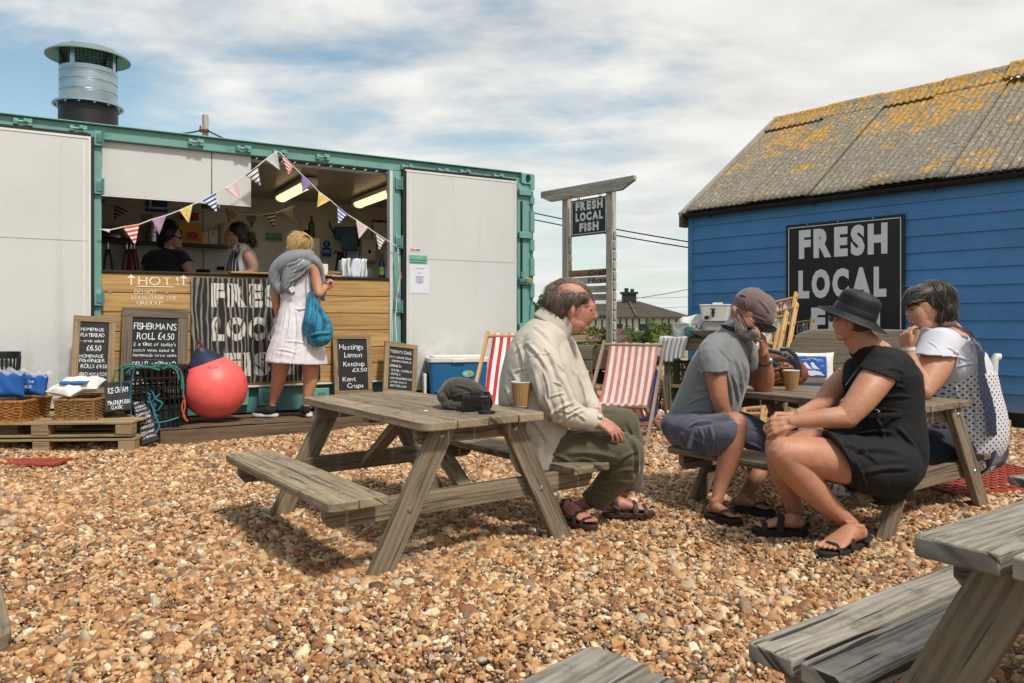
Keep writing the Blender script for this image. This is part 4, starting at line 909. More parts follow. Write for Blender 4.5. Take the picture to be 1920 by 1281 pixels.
    b.beam((x0 - .03, A.y, A.z - .03), (x0 - .03, B.y, B.z - .0), .03, .11, up=nrm); b.beam((x0 - .03, WID - A.y, A.z - .03), (x0 - .03, WID - B.y, B.z), .03, .11); b.build('barge_board', M['signpost'], t)
    b = h(); b.box((x0 - .03, -.07, EV - .15), (.05, .13, .18)); b.build('eaves_box', M['bark'], t, bevel=.004)
    b = h(); zg = EV - .085; n = 12
    b.rings([[(x, -.10 + .052 * math.cos(q), zg + .052 * math.sin(q)) for q in np.linspace(math.pi, 2 * math.pi, n)] + [(x, -.10 + .046 * math.cos(q), zg + .046 * math.sin(q)) for q in np.linspace(2 * math.pi, math.pi, n)] for x in (x0, LEN)])
    gt = b.build('gutter', M['inkblack'], t)
    for px in (1330, 1525, 1751):
        x = HF.at(px, 370, -.1).x; b = h(); b.rings([[(x + dx, -.10 + .058 * math.cos(q), zg + .058 * math.sin(q)) for q in np.linspace(math.pi, 2 * math.pi, n)] + [(x + dx, -.10 + .053 * math.cos(q), zg + .053 * math.sin(q)) for q in np.linspace(2 * math.pi, math.pi, n)] for dx in (-.03, .03)]); b.box((x, -.09, zg - .068), (.012, .02, .03)); b.build('gutter_bracket', M['black'], gt)
    b = h(); b.box((LEN / 2, -.03, EV - .045), (LEN, .07, .02)); b.build('soffit', M['inkblack'], t)
_hut()
def _hutsign():
    a = HF.at(1474, 423, -.05); c = HF.at(1696, 401, -.05); zb = HF.at(1695, 642, -.05).z; w = c.x - a.x; zt = (a.z + c.z) / 2; h_ = zt - zb
    org = HF.M @ Vector((a.x + w / 2, -.05, zb)); t = thing('wall_sign', 'big black FRESH LOCAL FISH sign screwed to the blue hut', 'sign', org)
    b = MB(HF.M); b.box((a.x + w / 2, -.045, zb + h_ / 2), (w, .02, h_)); b.build('board', M['signblack'], t, bevel=.003)
    b = MB(HF.M); m = .035; y = -.0562; k = .008
    b.box((a.x + w / 2, y, zb + h_ - m), (w - 2 * m, .002, k)); b.box((a.x + w / 2, y, zb + m), (w - 2 * m, .002, k)); b.box((a.x + m, y, zb + h_ / 2), (k, .002, h_ - 2 * m - k)); b.box((a.x + w - m, y, zb + h_ / 2), (k, .002, h_ - 2 * m - k)); b.build('border_line', M['signwhite'], t)
    b = MB(HF.M)
    for txt, x0, yb, x1, cap in (('FRESH', 1498, 482, 1664, .268), ('LOCAL', 1497, 556, 1662, .262), ('FISH', 1521, 626, 1650, .262)):
        p = HF.at(x0, yb, -.056); e = HF.at(x1, yb, -.056); write(b, txt, (p.x, -.0567, p.z), (1, 0, 0), (0, 0, 1), cap, e.x - p.x, 0, .06, .16)
    b.build('lettering', M['signwhite'], t, smooth=0)
    for q in (.2, .47, .76):
        b = MB(HF.M); b.cyl((a.x + w * q, -.055, zt - .012), (a.x + w * q, -.061, zt - .012), .007, n=8); b.build('screw', M['steel'], t)
_hutsign()

# ------------------------------------------------------------------ picnic tables
def rrect(w, h, r, corners=(1, 1, 1, 1), n=5):
    """outline 0..w, 0..h with rounded corners (bl, br, tr, tl)"""
    P = []
    for (cx, cy, a0, on) in ((r, r, 180, corners[0]), (w - r, r, 270, corners[1]), (w - r, h - r, 0, corners[2]), (r, h - r, 90, corners[3])):
        if on:
            for k in range(n + 1): q = math.radians(a0 + 90 * k / n); P.append((cx + r * math.cos(q), cy + r * math.sin(q)))
        else: P.append((0 if cx == r else w, 0 if cy == r else h))
    return P
TGRP = 'weathered picnic tables standing on the shingle'
def picnic_table(loc, th, label, L=1.30, Wt=.62, zt=.595, zs=.331, si=.466, so=.706, ins=.11, fs=.484, gap=.004, mt='table', rr=.045, tt=.036, wide=False, name='picnic_table', bolts=True):
    """local frame: Y along the table (near end at 0), X across, Z up"""
    t = thing(name, label, 'picnic table', loc, th, TGRP, local=True)
    nb = 4 if not wide else 5; bw = (Wt - gap * (nb - 1)) / nb; tk = tt
    b = MB()
    for k in range(nb):
        e0 = random.uniform(-.004, .004); e1 = random.uniform(-.004, .004)
        b.prism([(y, x) for x, y in rrect(bw, L + e0 + e1, rr, (k == 0, k == nb - 1, k == nb - 1, k == 0))], Matrix.Translation((-Wt / 2 + k * (bw + gap), -e0, zt - tk + random.uniform(-.0015, .0015))) @ Matrix(((0, 1, 0, 0), (1, 0, 0, 0), (0, 0, 1, 0), (0, 0, 0, 1))), tk)
    b.build('tabletop', M[mt], t, bevel=.005)
    for s in (-1, 1):
        b = MB(); w2 = (so - si - gap) / 2
        for k in range(2):
            x0 = s * (si if s > 0 else so) if s > 0 else -so
            x0 = (si if s > 0 else -so) + k * (w2 + gap); outer = (k == 1) if s > 0 else (k == 0)
            cr = (outer and s < 0, outer and s > 0, outer and s > 0, outer and s < 0)
            b.prism([(y, x) for x, y in rrect(w2, L, rr * .8, cr)], Matrix.Translation((x0, random.uniform(-.004, .004), zs - tk + random.uniform(-.001, .001))) @ Matrix(((0, 1, 0, 0), (1, 0, 0, 0), (0, 0, 1, 0), (0, 0, 0, 1))), tk)
        b.build('seat', M[mt], t, bevel=.005)
    lt = .038; lw = .10; zb = zs - tk; zu = zt - tk
    for ei, (y, sg) in enumerate(((ins, -1), (L - ins, 1))):
        for s in (-1, 1):       # splayed legs sit outside the cross beam
            top = Vector((s * (Wt / 2 - .14), y + sg * (lt / 2 + .001), zu)); bot = Vector((s * (fs + .01), y + sg * (lt / 2 + .001), -.06))
            d = (bot - top).normalized(); hw = lw / 2 / max(abs(d.z), .2) ; b = MB()
            P = [(top.x - hw, zu - .001), (top.x + hw, zu - .001), (bot.x + hw, bot.z), (bot.x - hw, bot.z)]
            # unwrap along the leg
            ll = (bot - top).length; vs = [(x, y + sg * .001 + (lt if sg > 0 else 0) * 1.0 - (0 if sg > 0 else 0), z) for x, z in P] + [(x, y + sg * .001 - (lt if sg < 0 else 0), z) for x, z in P]
            ou = random.random() * 9; q = [(0 + ou, 0 + ou), (ou, lw + ou), (ll + ou, lw + ou), (ll + ou, ou)]
            b.add(vs, [(0, 1, 2, 3), (7, 6, 5, 4), (0, 4, 5, 1), (1, 5, 6, 2), (2, 6, 7, 3), (3, 7, 4, 0)], [q, q[::-1], [(ou, 0), (ou, .04), (ou + .01, .04), (ou + .01, 0)], [(ou, 0), (ou, .04), (ou + ll, .04), (ou + ll, 0)], [(ou, 0), (ou, .04), (ou + .01, .04), (ou + .01, 0)], [(ou + ll, 0), (ou + ll, .04), (ou, .04), (ou, 0)]])
            lg = b.build('leg', M['tableleg'], t, bevel=.004)
            if bolts:
                for zq in (zb - .05, zu - .035):
                    f = (zu - zq) / (zu + .06); x = top.x + (bot.x - top.x) * f; b = MB(); yy = y + sg * (lt + .002); b.lathe([(.001, .006), (.009, .0055), (.012, .002), (.013, -.002)], (x, yy, zq), 12, Matrix.Rotation(sg * -math.pi / 2, 3, 'X')); b.build('bolt', M['steel'], lg)
        # cross beam under the seats, with rounded lower ends
        hb = .088; P = [(-so + .03, zb), (-so + .03, zb - hb * .6), (-so + .06, zb - hb), (so - .06, zb - hb), (so - .03, zb - hb * .6), (so - .03, zb)]
        b = MB(); b.prism(P, Matrix(((1, 0, 0, 0), (0, 0, -1, y - (0 if sg > 0 else 0)), (0, 1, 0, 0), (0, 0, 0, 1))) if sg > 0 else Matrix(((1, 0, 0, 0), (0, 0, -1, y + .038), (0, 1, 0, 0), (0, 0, 0, 1))), .037); cbm = b.build('cross_beam', M['tableleg'], t, bevel=.003)
        P = [(-Wt / 2 + .03, zu - .001), (-Wt / 2 + .03, zu - .045), (-Wt / 2 + .055, zu - .07), (Wt / 2 - .055, zu - .07), (Wt / 2 - .03, zu - .045), (Wt / 2 - .03, zu - .001)]
        b = MB(); b.prism(P, Matrix(((1, 0, 0, 0), (0, 0, -1, y + (0 if sg > 0 else .038)), (0, 1, 0, 0), (0, 0, 0, 1))), .037); b.build('top_rail', M['tableleg'], t, bevel=.003)
        b = MB(); yc = L / 2 + sg * .05; b.beam((0, y - sg * .03, zb - .06), (0, yc + sg * .03, zu - .03), .07, .035, up=(0, -sg, 1)); b.build('brace', M['tableleg'], t, bevel=.003)
    b = MB(); b.box((0, L / 2, zu - .018), (Wt - .12, .07, .034)); b.build('middle_rail', M['tableleg'], t, bevel=.003)
    return t
T1 = picnic_table((-.094, 3.219, 0), .634, 'picnic table in the middle, holding a cap, a camera and one paper cup')
T2 = picnic_table((2.131, 3.802, 0), .633, 'picnic table by the blue hut with three people seated at it', L=1.164, Wt=.60, zt=.59, zs=.296, si=.44, so=.72, ins=.06, fs=.522, gap=.012, mt='table', rr=.02)
# near right corner table, seen from its end
_e = Vector((.583, -.812, 0)); _u = Vector((.812, .583, 0)); _c = Vector((.705, 1.365, 0))
T3 = picnic_table(tuple(_c + _e * .31), math.atan2(-.812, .583), 'silver grey picnic table filling the lower right corner', L=1.5, Wt=.62, zt=.622, zs=.315, si=.42, so=.66, ins=.085, gap=.016, mt='tablegrey', rr=.012, tt=.038, bolts=False)
P5 = Vector((-1.063, 1.647, 0)) - Vector((.806, .592, 0)) * .706
dup(T1, (P5.x, P5.y, 0), .634, 'picnic table cut off by the left edge, only a seat corner showing')
P6 = Vector((2.17, 3.445, 0)) + Vector((.34, -.94, 0)) * .70
dup(T3, (P6.x, P6.y, 0), math.atan2(-.94, .34), 'picnic table cut off by the right edge, only a seat corner showing')
def _bench():
    P = Vector((.164, 1.585, 0)); e = Vector((.729, -.684, 0)); u = Vector((-.684, -.729, 0))
    t = thing('low_bench', 'low two plank wooden bench poking up from the bottom edge', 'bench', tuple(P), math.atan2(u.y, u.x), local=True)
    # local X runs along the bench towards the camera side, Y to the left of that
    b = MB(); 
    for k in range(2):
        w = .14 if k == 0 else .13; y0 = 0 + k * .152
        b.prism(rrect(1.1, w, .022, (1, 0, 0, 1 if k else 0)) if k else rrect(1.1, w, .022, (1, 0, 0, 0)), Matrix.Translation((0 + .02 * k, y0, .30)), .036)
    b.build('seat', M['tablegrey'], t, bevel=.005)
    for x in (.14, .95):
        b = MB(); b.box((x, .145, .28), (.045, .26, .038)); b.build('cross_bar', M['tableleg'], t, bevel=.003)
        for y in (.045, .245): b = MB(); b.box((x, y, .11), (.045, .06, .30)); b.build('leg', M['tableleg'], t, bevel=.003)
_bench()
# ------------------------------------------------------------------ paper cups
def paper_cup(px, py, zt, label, h=.118):
    p = G(px, py, zt); t = thing('paper_cup', label, 'cup', p + Vector((0, 0, .001)), group='kraft paper cups with white rims')
    r1, r0 = .0455, .031; b = MB(); b.lathe([(r0 * .2, .004), (r0, .004), (r0 + (r1 - r0) * .08, h * .07)], p, 32); b.lathe([(r1 - .002, h * .93), (r1, h), (r1 - .003, h), (r1 - .008, h * .6)], p, 32)
    b.build('cup_lining', M['white'], t)
    n = 96; rs = []
    for z in np.linspace(.05, .96, 10): rs.append([p + Vector(((r0 + (r1 - r0) * z + .0012 * math.sin(k * 2 * math.pi / n * 32)) * math.cos(2 * math.pi * k / n), (r0 + (r1 - r0) * z + .0012 * math.sin(k * 2 * math.pi / n * 32)) * math.sin(2 * math.pi * k / n), h * z)) for k in range(n)])
    b = MB(); b.rings(rs, True, False); b.build('sleeve', M['cup'], t)
    b = MB(); b.lathe([(.0395, h * .66), (.0005, h * .66)], p, 24); b.build('coffee', plain('milky_coffee', '5d3f28', .25, bump=0) if 'coffee' not in M else M['coffee'], t)
    q = h; b = MB(); b.tube([p + Vector((r1 * math.cos(a), r1 * math.sin(a), h)) for a in np.linspace(0, 2 * math.pi, 33)], .0022, 6, cap=False); b.build('rim', M['white'], t)
    return t
M['coffee'] = plain('milky_coffee', '5d3f28', .25, bump=0)
paper_cup(977, 764, .595, 'paper cup standing on the middle picnic table beside the seated man')
paper_cup(1484, 733, .59, 'paper cup on the table in front of the brown handbag')
paper_cup(1588, 728, .59, 'paper cup half hidden by the arm of the woman in black')

# ------------------------------------------------------------------ sign post frame with fish names
def _signframe():
    L0 = W(1063, 0, 12.6); sp = .95; ang = math.atan2(-.75, .66)
    fr = Frame((L0.x, L0.y), ang); zt = 3.0
    t = thing('sign_frame', 'grey timber post frame with a hanging sign and fish name slats', 'sign', tuple(fr.o))
    for x in (0, sp):
        zz = fr.at(1063 if x == 0 else 1146, 372 if x == 0 else 352).z; b = MB(fr.M); b.box((x, 0, (zz - .1) / 2), (.125, .10, zz + .1 - .0)); p_ = b.build('post', M['signpost'], t, bevel=.006)
        b = MB(fr.M)
        for k in range(11): z = .75 + k * .155; b.box(((.075 if x == 0 else -.075) * (1 if x == 0 else -1) * (1 if x == 0 else 1), 0, z), (.022, .06, .105)) if x == 0 else b.box((x + .0735, 0, z), (.022, .06, .105))
        b.build('slat_bracket', M['signpost'], p_)
    a = fr.at(1023, 370); c = fr.at(1198, 343); b = MB(fr.M); zb = (fr.at(1063, 372).z + fr.at(1146, 352).z) / 2
    x0, x1 = a.x, c.x; b.prism([(x0, .03), (x0, .13), (x1, .13), (x1, .06), (x1 - .26, -.06), (x0 + .22, -.06)], Matrix.Translation((0, -.055, zb)) @ Matrix.Rotation(math.pi / 2, 4, 'X'), .06); b.build('top_beam', M['signpost'], t, bevel=.005)
    sa, sc_ = fr.at(1072, 376, -.03), fr.at(1139, 368, -.03); zb_ = fr.at(1106, 441, -.03).z; w = sc_.x - sa.x; ztp = (sa.z + sc_.z) / 2; hh = ztp - zb_
    b = MB(fr.M); b.box((sa.x + w / 2, -.03, zb_ + hh / 2), (w, .025, hh)); sg = b.build('hanging_sign', M['signblack'], t, bevel=.003)
    b = MB(fr.M); y = -.0435
    for z in (zb_ + .03, ztp - .03): b.box((sa.x + w / 2, y, z), (w - .05, .002, .010))
    for x in (sa.x + .025, sa.x + w - .025): b.box((x, y, zb_ + hh / 2), (.010, .002, hh - .075))
    b.build('border_line', M['signwhite'], sg)
    b = MB(fr.M)
    for txt, q, kx in (('FRESH', .71, .76), ('LOCAL', .42, .76), ('FISH', .13, .54)): write(b, txt, (sa.x + w * .51, -.044, zb_ + hh * q), (1, 0, 0), (0, 0, 1), hh * .20, w * kx, 0, .06, .15, align='c')
    b.build('lettering', M['signwhite'], sg, smooth=0)
    for x in (sa.x + w * .2, sa.x + w * .8):
        b = MB(fr.M); b.tube([(x + .022 * math.cos(q), -.03, ztp + .03 + .03 * math.sin(q)) for q in np.linspace(0, 6.28, 13)], .007, 6, cap=False); b.build('ring_hook', M['rust'], sg)
    for i, (py, txt) in enumerate(((510, 'Crab'), (524, 'Huss'), (541, ''), (556, ''), (574, ''), (591, ''))):
        z = fr.at(1104, py + 2, -.02).z; b = MB(fr.M); x0 = .07; x1 = sp - .07; b.box(((x0 + x1) / 2, -.02, z), (x1 - x0, .022, .105)); s_ = b.build('name_slat', M['signpost'] if i else M['oldframe2'], t, bevel=.003)
        if txt: b = MB(fr.M); write(b, txt, ((x0 + x1) / 2 + .02, -.0335, z - .04), (1, 0, 0), (0, 0, 1), .085, .38, .06, .015, .14, shear=.12); b.build('lettering', M['inkblack'], s_, smooth=0)
        elif i == 5:
            b = MB(fr.M); write(b, 'Skate t', ((x0 + x1) / 2 + .02, -.0335, z - .04), (1, 0, 0), (0, 0, 1), .075, .5, .06, .015, .14); b.build('lettering', M['inkblack'], s_, smooth=0)
    return fr, sp
SFR, SSP = _signframe()
def _planter():
    fr = Frame((W(1025, 0, 11.9).x, 11.9), math.radians(-12)); a = fr.at(1110, 645); x1 = a.x
    t = thing('timber_planter', 'mossy stacked board planter at the foot of the sign post', 'planter', tuple(fr.o))
    for k, (z, h_) in enumerate(((.06, .19), (.265, .19), (.47, .19))):
        b = MB(fr.M); b.box((x1 / 2, 0, z + .02), (x1, .05, h_)); b.build('front_board', M['planter'], t, bevel=.006)
        b = MB(fr.M); b.box((x1 + .5, .62, z + .02), (.9, .05, h_)); b.build('side_board', M['planter'], t, bevel=.006)
        b = MB(fr.M); b.box((x1 - .028, .35, z + .02), (.05, .6, h_)); b.build('end_board', M['planter'], t, bevel=.006)
    b = MB(fr.M); b.box((x1 + .05, .58, .30), (.10, .08, .62)); b.box((x1 - .05, .045, .30), (.08, .04, .60)); b.build('corner_post', M['planter'], t, bevel=.006)
    b = MB(fr.M); b.box((x1 / 2 - .04, .06, .592), (x1 + .1, .16, .045)); b.build('capping_board', M['planter'], t, bevel=.006)
    b = MB(fr.M); b.box((x1 / 2 + .3, .75, .40), (x1 + .9, 1.3, .3)); b.build('soil', M['bark'], t)
    # fallen name board, lying tilted on the capping
    bl, br, tl = W(1068, 643, 12.0), W(1122, 640, 11.9), W(1078, 630, 12.3); Mx, w, h_ = quadframe(bl, br, tl)
    s = thing('fish_name_board', 'loose plank lettered Cod lying on top of the timber planter', 'sign', bl)
    b = MB(Mx); b.box((w / 2, h_ / 2, 0), (w * 1.15, h_, .025)); pb = b.build('board', M['oldframe2'], s, bevel=.003)
    b = MB(Mx); write(b, 'Cod', (w * .52, h_ * .12, .0145), (1, 0, 0), (0, 1, 0), h_ * .72, .26, .05, .02, .14, shear=.2); b.build('lettering', M['inkblack'], s, smooth=0)
    # broken old timbers behind
    for i, (a_, b_) in enumerate(((W(1146, 640, 12.6), W(1164, 622, 12.9)), (W(1150, 648, 12.3), W(1170, 634, 12.6)))):
        q = MB(); q.beam(a_, b_, .16, .12); tag(q.build('old_timber', M['sleeper'], org=a_, bevel=.01), ('dark broken timber end sticking up right of the sign post', 'lower dark timber offcut right of the sign post')[i], 'timber', 'old timber offcuts behind the planter')
_planter()
def _sink():
    fr = Frame((W(1068, 0, 10.6).x, 10.6), math.radians(14)); a = fr.at(1104, 690).x
    t = thing('butler_sink', 'cream glazed butler sink on the shingle below the planter', 'sink', tuple(fr.o)); w, d, h_ = a, .45, .26; z0 = .14 - .1
    b = MB(fr.M)
    for (c, s) in (((w / 2, .025, z0 + h_ / 2), (w, .05, h_)), ((w / 2, d - .025, z0 + h_ / 2), (w, .05, h_)), ((.025, d / 2, z0 + h_ / 2), (.05, d - .1, h_ - .001)), ((w - .025, d / 2, z0 + h_ / 2), (.05, d - .1, h_ - .001)), ((w / 2, d / 2, z0 + .03), (w - .1, d - .1, .05))): b.box(c, s)
    b.build('basin', M['cream'], t, bevel=.01); b = MB(fr.M); b.cyl((w / 2, d / 2, z0 + .056), (w / 2, d / 2, z0 + .062), .03, n=16); b.build('plughole', M['steel'], t)
_sink()
# ------------------------------------------------------------------ around the container
def _sleepers():
    for i, (y0, y1, x0, x1, z, lab) in enumerate(((-.93, -.68, KF.at(300, 805, -.93).x, 2.0, .115, 'front heavy tarred railway sleeper under the red buoy'), (-.66, -.42, KF.at(330, 795, -.66).x, 2.2, .105, 'middle railway sleeper the woman in white stands on'), (-.40, -.16, KF.at(352, 790, -.40).x, 2.1, .11, 'back railway sleeper tight against the container base'))):
        b = MB(KF.M); b.grid(lambda u, v, x0=x0, x1=x1, y0=y0, y1=y1, z=z: Vector((x0 + (x1 - x0) * u, y0 + (y1 - y0) * v, z + .006 * math.sin(9 * u + 7 * v) + .003 * math.sin(60 * u))), 40, 4, uvs=(x1 - x0, y1 - y0))
        b.box(((x0 + x1) / 2, (y0 + y1) / 2, z / 2 - .04), (x1 - x0, y1 - y0 - .004, z + .075)); o = b.build('railway_sleeper', M['sleeper'], None, org=KF.M @ Vector(((x0 + x1) / 2, (y0 + y1) / 2, 0)), bevel=.012)
        tag(o, lab, 'sleeper', 'railway sleepers forming the step')
_sleepers()
def _buoy():
    c = W(403, 727, 6.72); r = 58.5 * 6.72 / F; t = thing('mooring_buoy', 'big round red mooring buoy with a navy top and rope eye', 'buoy', (c.x, c.y, c.z - r))
    ax = Vector((-.32, -.1, .94)).normalized(); R = ax.to_track_quat('Z', 'Y').to_matrix()
    prof = [(.001, -r)] + [(r * math.sin(a), -r * math.cos(a)) for a in np.linspace(.12, 2.35, 26)] + [(r * .62, r * .82), (r * .50, r * .92)]
    b = MB(); b.lathe(prof, c, 48, R); b.build('ball', M['buoy'], t, smooth=80)
    prof = [(r * .60, r * .845), (r * .55, r * .91), (r * .45, r * 1.02), (r * .30, r * 1.16), (r * .20, r * 1.26), (r * .17, r * 1.34), (.001, r * 1.36)]
    b = MB(); b.lathe(prof, c, 36, R); b.build('navy_cap', M['navy'], t, smooth=60)
    e = c + R @ Vector((0, 0, r * 1.40)); b = MB(); b.tube([e + Vector((.022 * math.sin(q), .0, .045 * math.cos(q))) for q in np.linspace(0, 6.283, 17)], .014, 8, cap=False); b.build('rope_eye', M['rust'], t)
    b = MB()      # scrawled letters on the ball
    for ang, pts in ((0, [(.05, .06), (0, .08), (-.03, .04), (-.02, 0), (.04, -.01)]), (1, [(.09, 0), (.095, .07), (.12, .03), (.15, .07)])):
        P = []
        for x, z in pts:
            d = Vector((.055 + x, -.62, .62 + z * 1.0)).normalized(); d = Vector((.10 + x * 1.6, -.64, .60 + z * 1.5)).normalized(); P.append(c + d * (r + .001))
        b.tube(P, .0022, 5)
    b.build('scrawl', M['inkblack'], t)
_buoy()
def _creel():
    d = 6.45; cx = W(289, 0, d).x; z0 = .0; zt = W(0, 688, d).z; r1 = 55 * d / F; r0 = 50 * d / F
    c = Vector((cx, d + .05, 0)); t = thing('creel_pot', 'black plastic lobster pot draped with turquoise rope beside the red buoy', 'lobster pot', c)
    zb = .02
    b = MB(); nb = 34
    for k in range(nb):
        a = 2 * math.pi * k / nb; b.tube([c + Vector((r0 * math.cos(a), r0 * math.sin(a), zb)), c + Vector((r1 * .98 * math.cos(a), r1 * .98 * math.sin(a), zt * .55)), c + Vector((r1 * math.cos(a), r1 * math.sin(a), zt))], .0075, 5)
    for q in np.linspace(0, 1, 8): rr = r0 + (r1 - r0) * q; b.tube([c + Vector((rr * math.cos(a), rr * math.sin(a), zb + (zt - zb) * q)) for a in np.linspace(0, 6.283, 41)], .0085, 5, cap=False)
    b.build('cage', M['black'], t)
    b = MB(); b.lathe([(r1 + .004, zt - .02), (r1 + .012, zt), (r1 - .01, zt + .012), (r1 * .55, zt + .016), (r1 * .5, zt - .02), (r1 * .42, zt - .13)], c, 40); b.build('top_rim', M['black'], t)
    b = MB(); b.lathe([(.001, zb), (r0, zb), (r0 + .006, zb + .03), (r0 - .01, zb + .04)], c, 36); b.build('base', M['black'], t)
    b = MB(); b.lathe([(r0 * .96, zb + .05), (r1 * .96, zt * .5)], c, 30); b.build('inner_net', plain('dark_net', '1a2422', .9), t)
    def coil(nm, mt, paths, r=.011):
        b = MB()
        for P in paths:
            P = [Vector(p) for p in P]; Q = []
            for i in range(len(P) - 1):
                p0, p1, p2, p3 = P[max(i - 1, 0)], P[i], P[i + 1], P[min(i + 2, len(P) - 1)]
                for k in range(6): u = k / 6; Q.append(.5 * ((2 * p1) + (p2 - p0) * u + (2 * p0 - 5 * p1 + 4 * p2 - p3) * u * u + (3 * p1 - p0 - 3 * p2 + p3) * u ** 3))
            Q.append(P[-1]); b.tube(Q, r, 6)
        return b.build(nm, mt, t)
    w = lambda px, py, dd=-.0: W(px, py, d - .28 + dd)
    coil('turquoise_rope', M['rope_teal'], [[w(214, 745, .1), w(213, 712), w(222, 692), w(245, 684), w(275, 689), w(300, 686)], [w(228, 730), w(228, 700), w(240, 688), w(262, 690)], [w(280, 690), w(300, 683), w(322, 686), w(338, 696), w(344, 720), w(343, 745)], [w(310, 688), w(330, 688), w(340, 702), w(341, 730)], [w(262, 780, .05), w(275, 786, .05), w(290, 792, .0), w(312, 790, .0), w(335, 783, .05)], [w(270, 735, .1), w(284, 742, .1), w(276, 752, .1), w(292, 760, .1), w(283, 772, .1), w(296, 780, .05)], [w(300, 738, .12), w(292, 748, .1), w(304, 756, .1), w(296, 770, .1)], [w(236, 700), w(250, 690), w(268, 686), w(285, 690), w(300, 694)], [w(305, 692), w(318, 688), w(330, 694), w(336, 712)]], .0062)
    coil('blue_rope', M['rope_blue'], [[w(246, 780), w(245, 745), w(247, 715), w(252, 692), w(258, 686)], [w(286, 760, .08), w(292, 780, .05), w(298, 800, -.05), w(290, 815, -.1)], [w(278, 742, .05), w(286, 765, .05), w(295, 790)], [w(282, 730, .1), w(290, 745, .08), w(284, 758, .08), w(292, 772, .06)]], .0062)
    coil('orange_rope', M['rope_orange'], [[w(343, 735, .1), w(347, 760, .1), w(344, 780, .1), w(352, 790, .1)], [w(346, 745, .1), w(341, 765, .1), w(348, 785, .1)], [w(255, 688, .05), w(262, 684, .05), w(268, 688, .05)]], .0065)
_creel()
def _pallets():
    fr = Frame((W(-40, 0, 5.95).x, 5.75), math.radians(4)); xr = fr.at(246, 790).x; GRPP = 'wooden pallets stacked at the left edge'
    t = None
    for i, (z0, xs, lab) in enumerate(((-.01, .02, 'lower wooden pallet of the stack at the left edge'), (.115, 0, 'upper wooden pallet carrying the two wicker baskets'))):
        t = thing('pallet', lab, 'pallet', tuple(fr.o + Vector((0, 0, z0))), group=GRPP); h = .115; x1 = xr + xs; x0 = -.35
        for k in range(5):
            y = .02 + k * .18; b = MB(fr.M); b.box(((x0 + x1) / 2, y + .05, z0 + h - .009), (x1 - x0, .13, .018)); b.build('deck_board', M['pallet'], t, bevel=.003)
        for y in (.055, .42, .78):
            for x in (x1 - .06, (x0 + x1) / 2 + .12, x0 + .12): b = MB(fr.M); b.box((x, y, z0 + .056), (.12, .10, .075)); b.build('block', M['pallet'], t, bevel=.004)
            b = MB(fr.M); b.box(((x0 + x1) / 2, y, z0 + .010), (x1 - x0, .09, .016)); b.build('bottom_board', M['pallet'], t, bevel=.003)
    return fr, .23
PF, PZ = _pallets()
def basket(fr, x0, x1, y0, y1, z0, h, mt, label, dens=1.):
    t = thing('wicker_basket', label, 'basket', fr.M @ Vector(((x0 + x1) / 2, (y0 + y1) / 2, z0)), group='wicker baskets on the pallets')
    b = MB(fr.M); nx = 13
    cor = [(x0, y0), (x1, y0), (x1, y1), (x0, y1)]; ed = []
    stakes = []
    for i in range(4):
        (ax, ay), (bx, by) = cor[i], cor[(i + 1) % 4]; n = max(4, int(math.hypot(bx - ax, by - ay) / .035))
        for k in range(n): stakes.append((ax + (bx - ax) * k / n, ay + (by - ay) * k / n, (by - ay), -(bx - ax)))
    cx, cy = (x0 + x1) / 2, (y0 + y1) / 2; ns = len(stakes); rows = int(h / .0115)
    for r in range(rows):
        z = z0 + .008 + r * .0115; fl = 1 + .05 * r / rows; P = []
        for k in range(ns):
            x, y, nx_, ny_ = stakes[k]; l = math.hypot(nx_, ny_); s = .005 * (1 if (k + r) % 2 else -1)
            P.append(Vector((cx + (x - cx) * fl + nx_ / l * s, cy + (y - cy) * fl + ny_ / l * s, z + random.uniform(-.001, .001))))
        P.append(P[0]); b.tube(P, .0052, 5, cap=False)
    for k in range(ns):
        x, y = stakes[k][:2]; b.tube([Vector((x, y, z0)), Vector((cx + (x - cx) * 1.05, cy + (y - cy) * 1.05, z0 + h))], .004, 5)
    b.build('weave', M[mt], t)
    b = MB(fr.M)
    for z, fl, r in ((z0 + h, 1.05, .011), (z0 + .006, 1.01, .010)):
        P = [Vector((cx + (x - cx) * fl, cy + (y - cy) * fl, z)) for x, y, _, _ in stakes]; P.append(P[0]); b.tube(P, r, 6, cap=False)
    b.build('rim', M[mt], t)
    b = MB(fr.M); b.box((cx, cy, z0 + .012), (x1 - x0, y1 - y0, .008)); b.build('base', M[mt], t)
    return t
bx = PF.at(34, 760, .0).x; bx2 = PF.at(110, 760, .28).x
basket(PF, -.35, PF.at(38, 760, .02).x, .02, .42, PZ, .155, 'wicker', 'golden wicker basket of blue bags at the left edge')
basket(PF, PF.at(38, 760, .02).x + .02, PF.at(108, 760, .3).x, .16, .50, PZ, .155, 'wicker', 'second golden basket right next to the leftmost one') if False else None
basket(PF, PF.at(118, 760, .25).x, PF.at(176, 760, .15).x, .14, .50, PZ, .155, 'wicker2', 'darker wicker basket filled with white cushions')
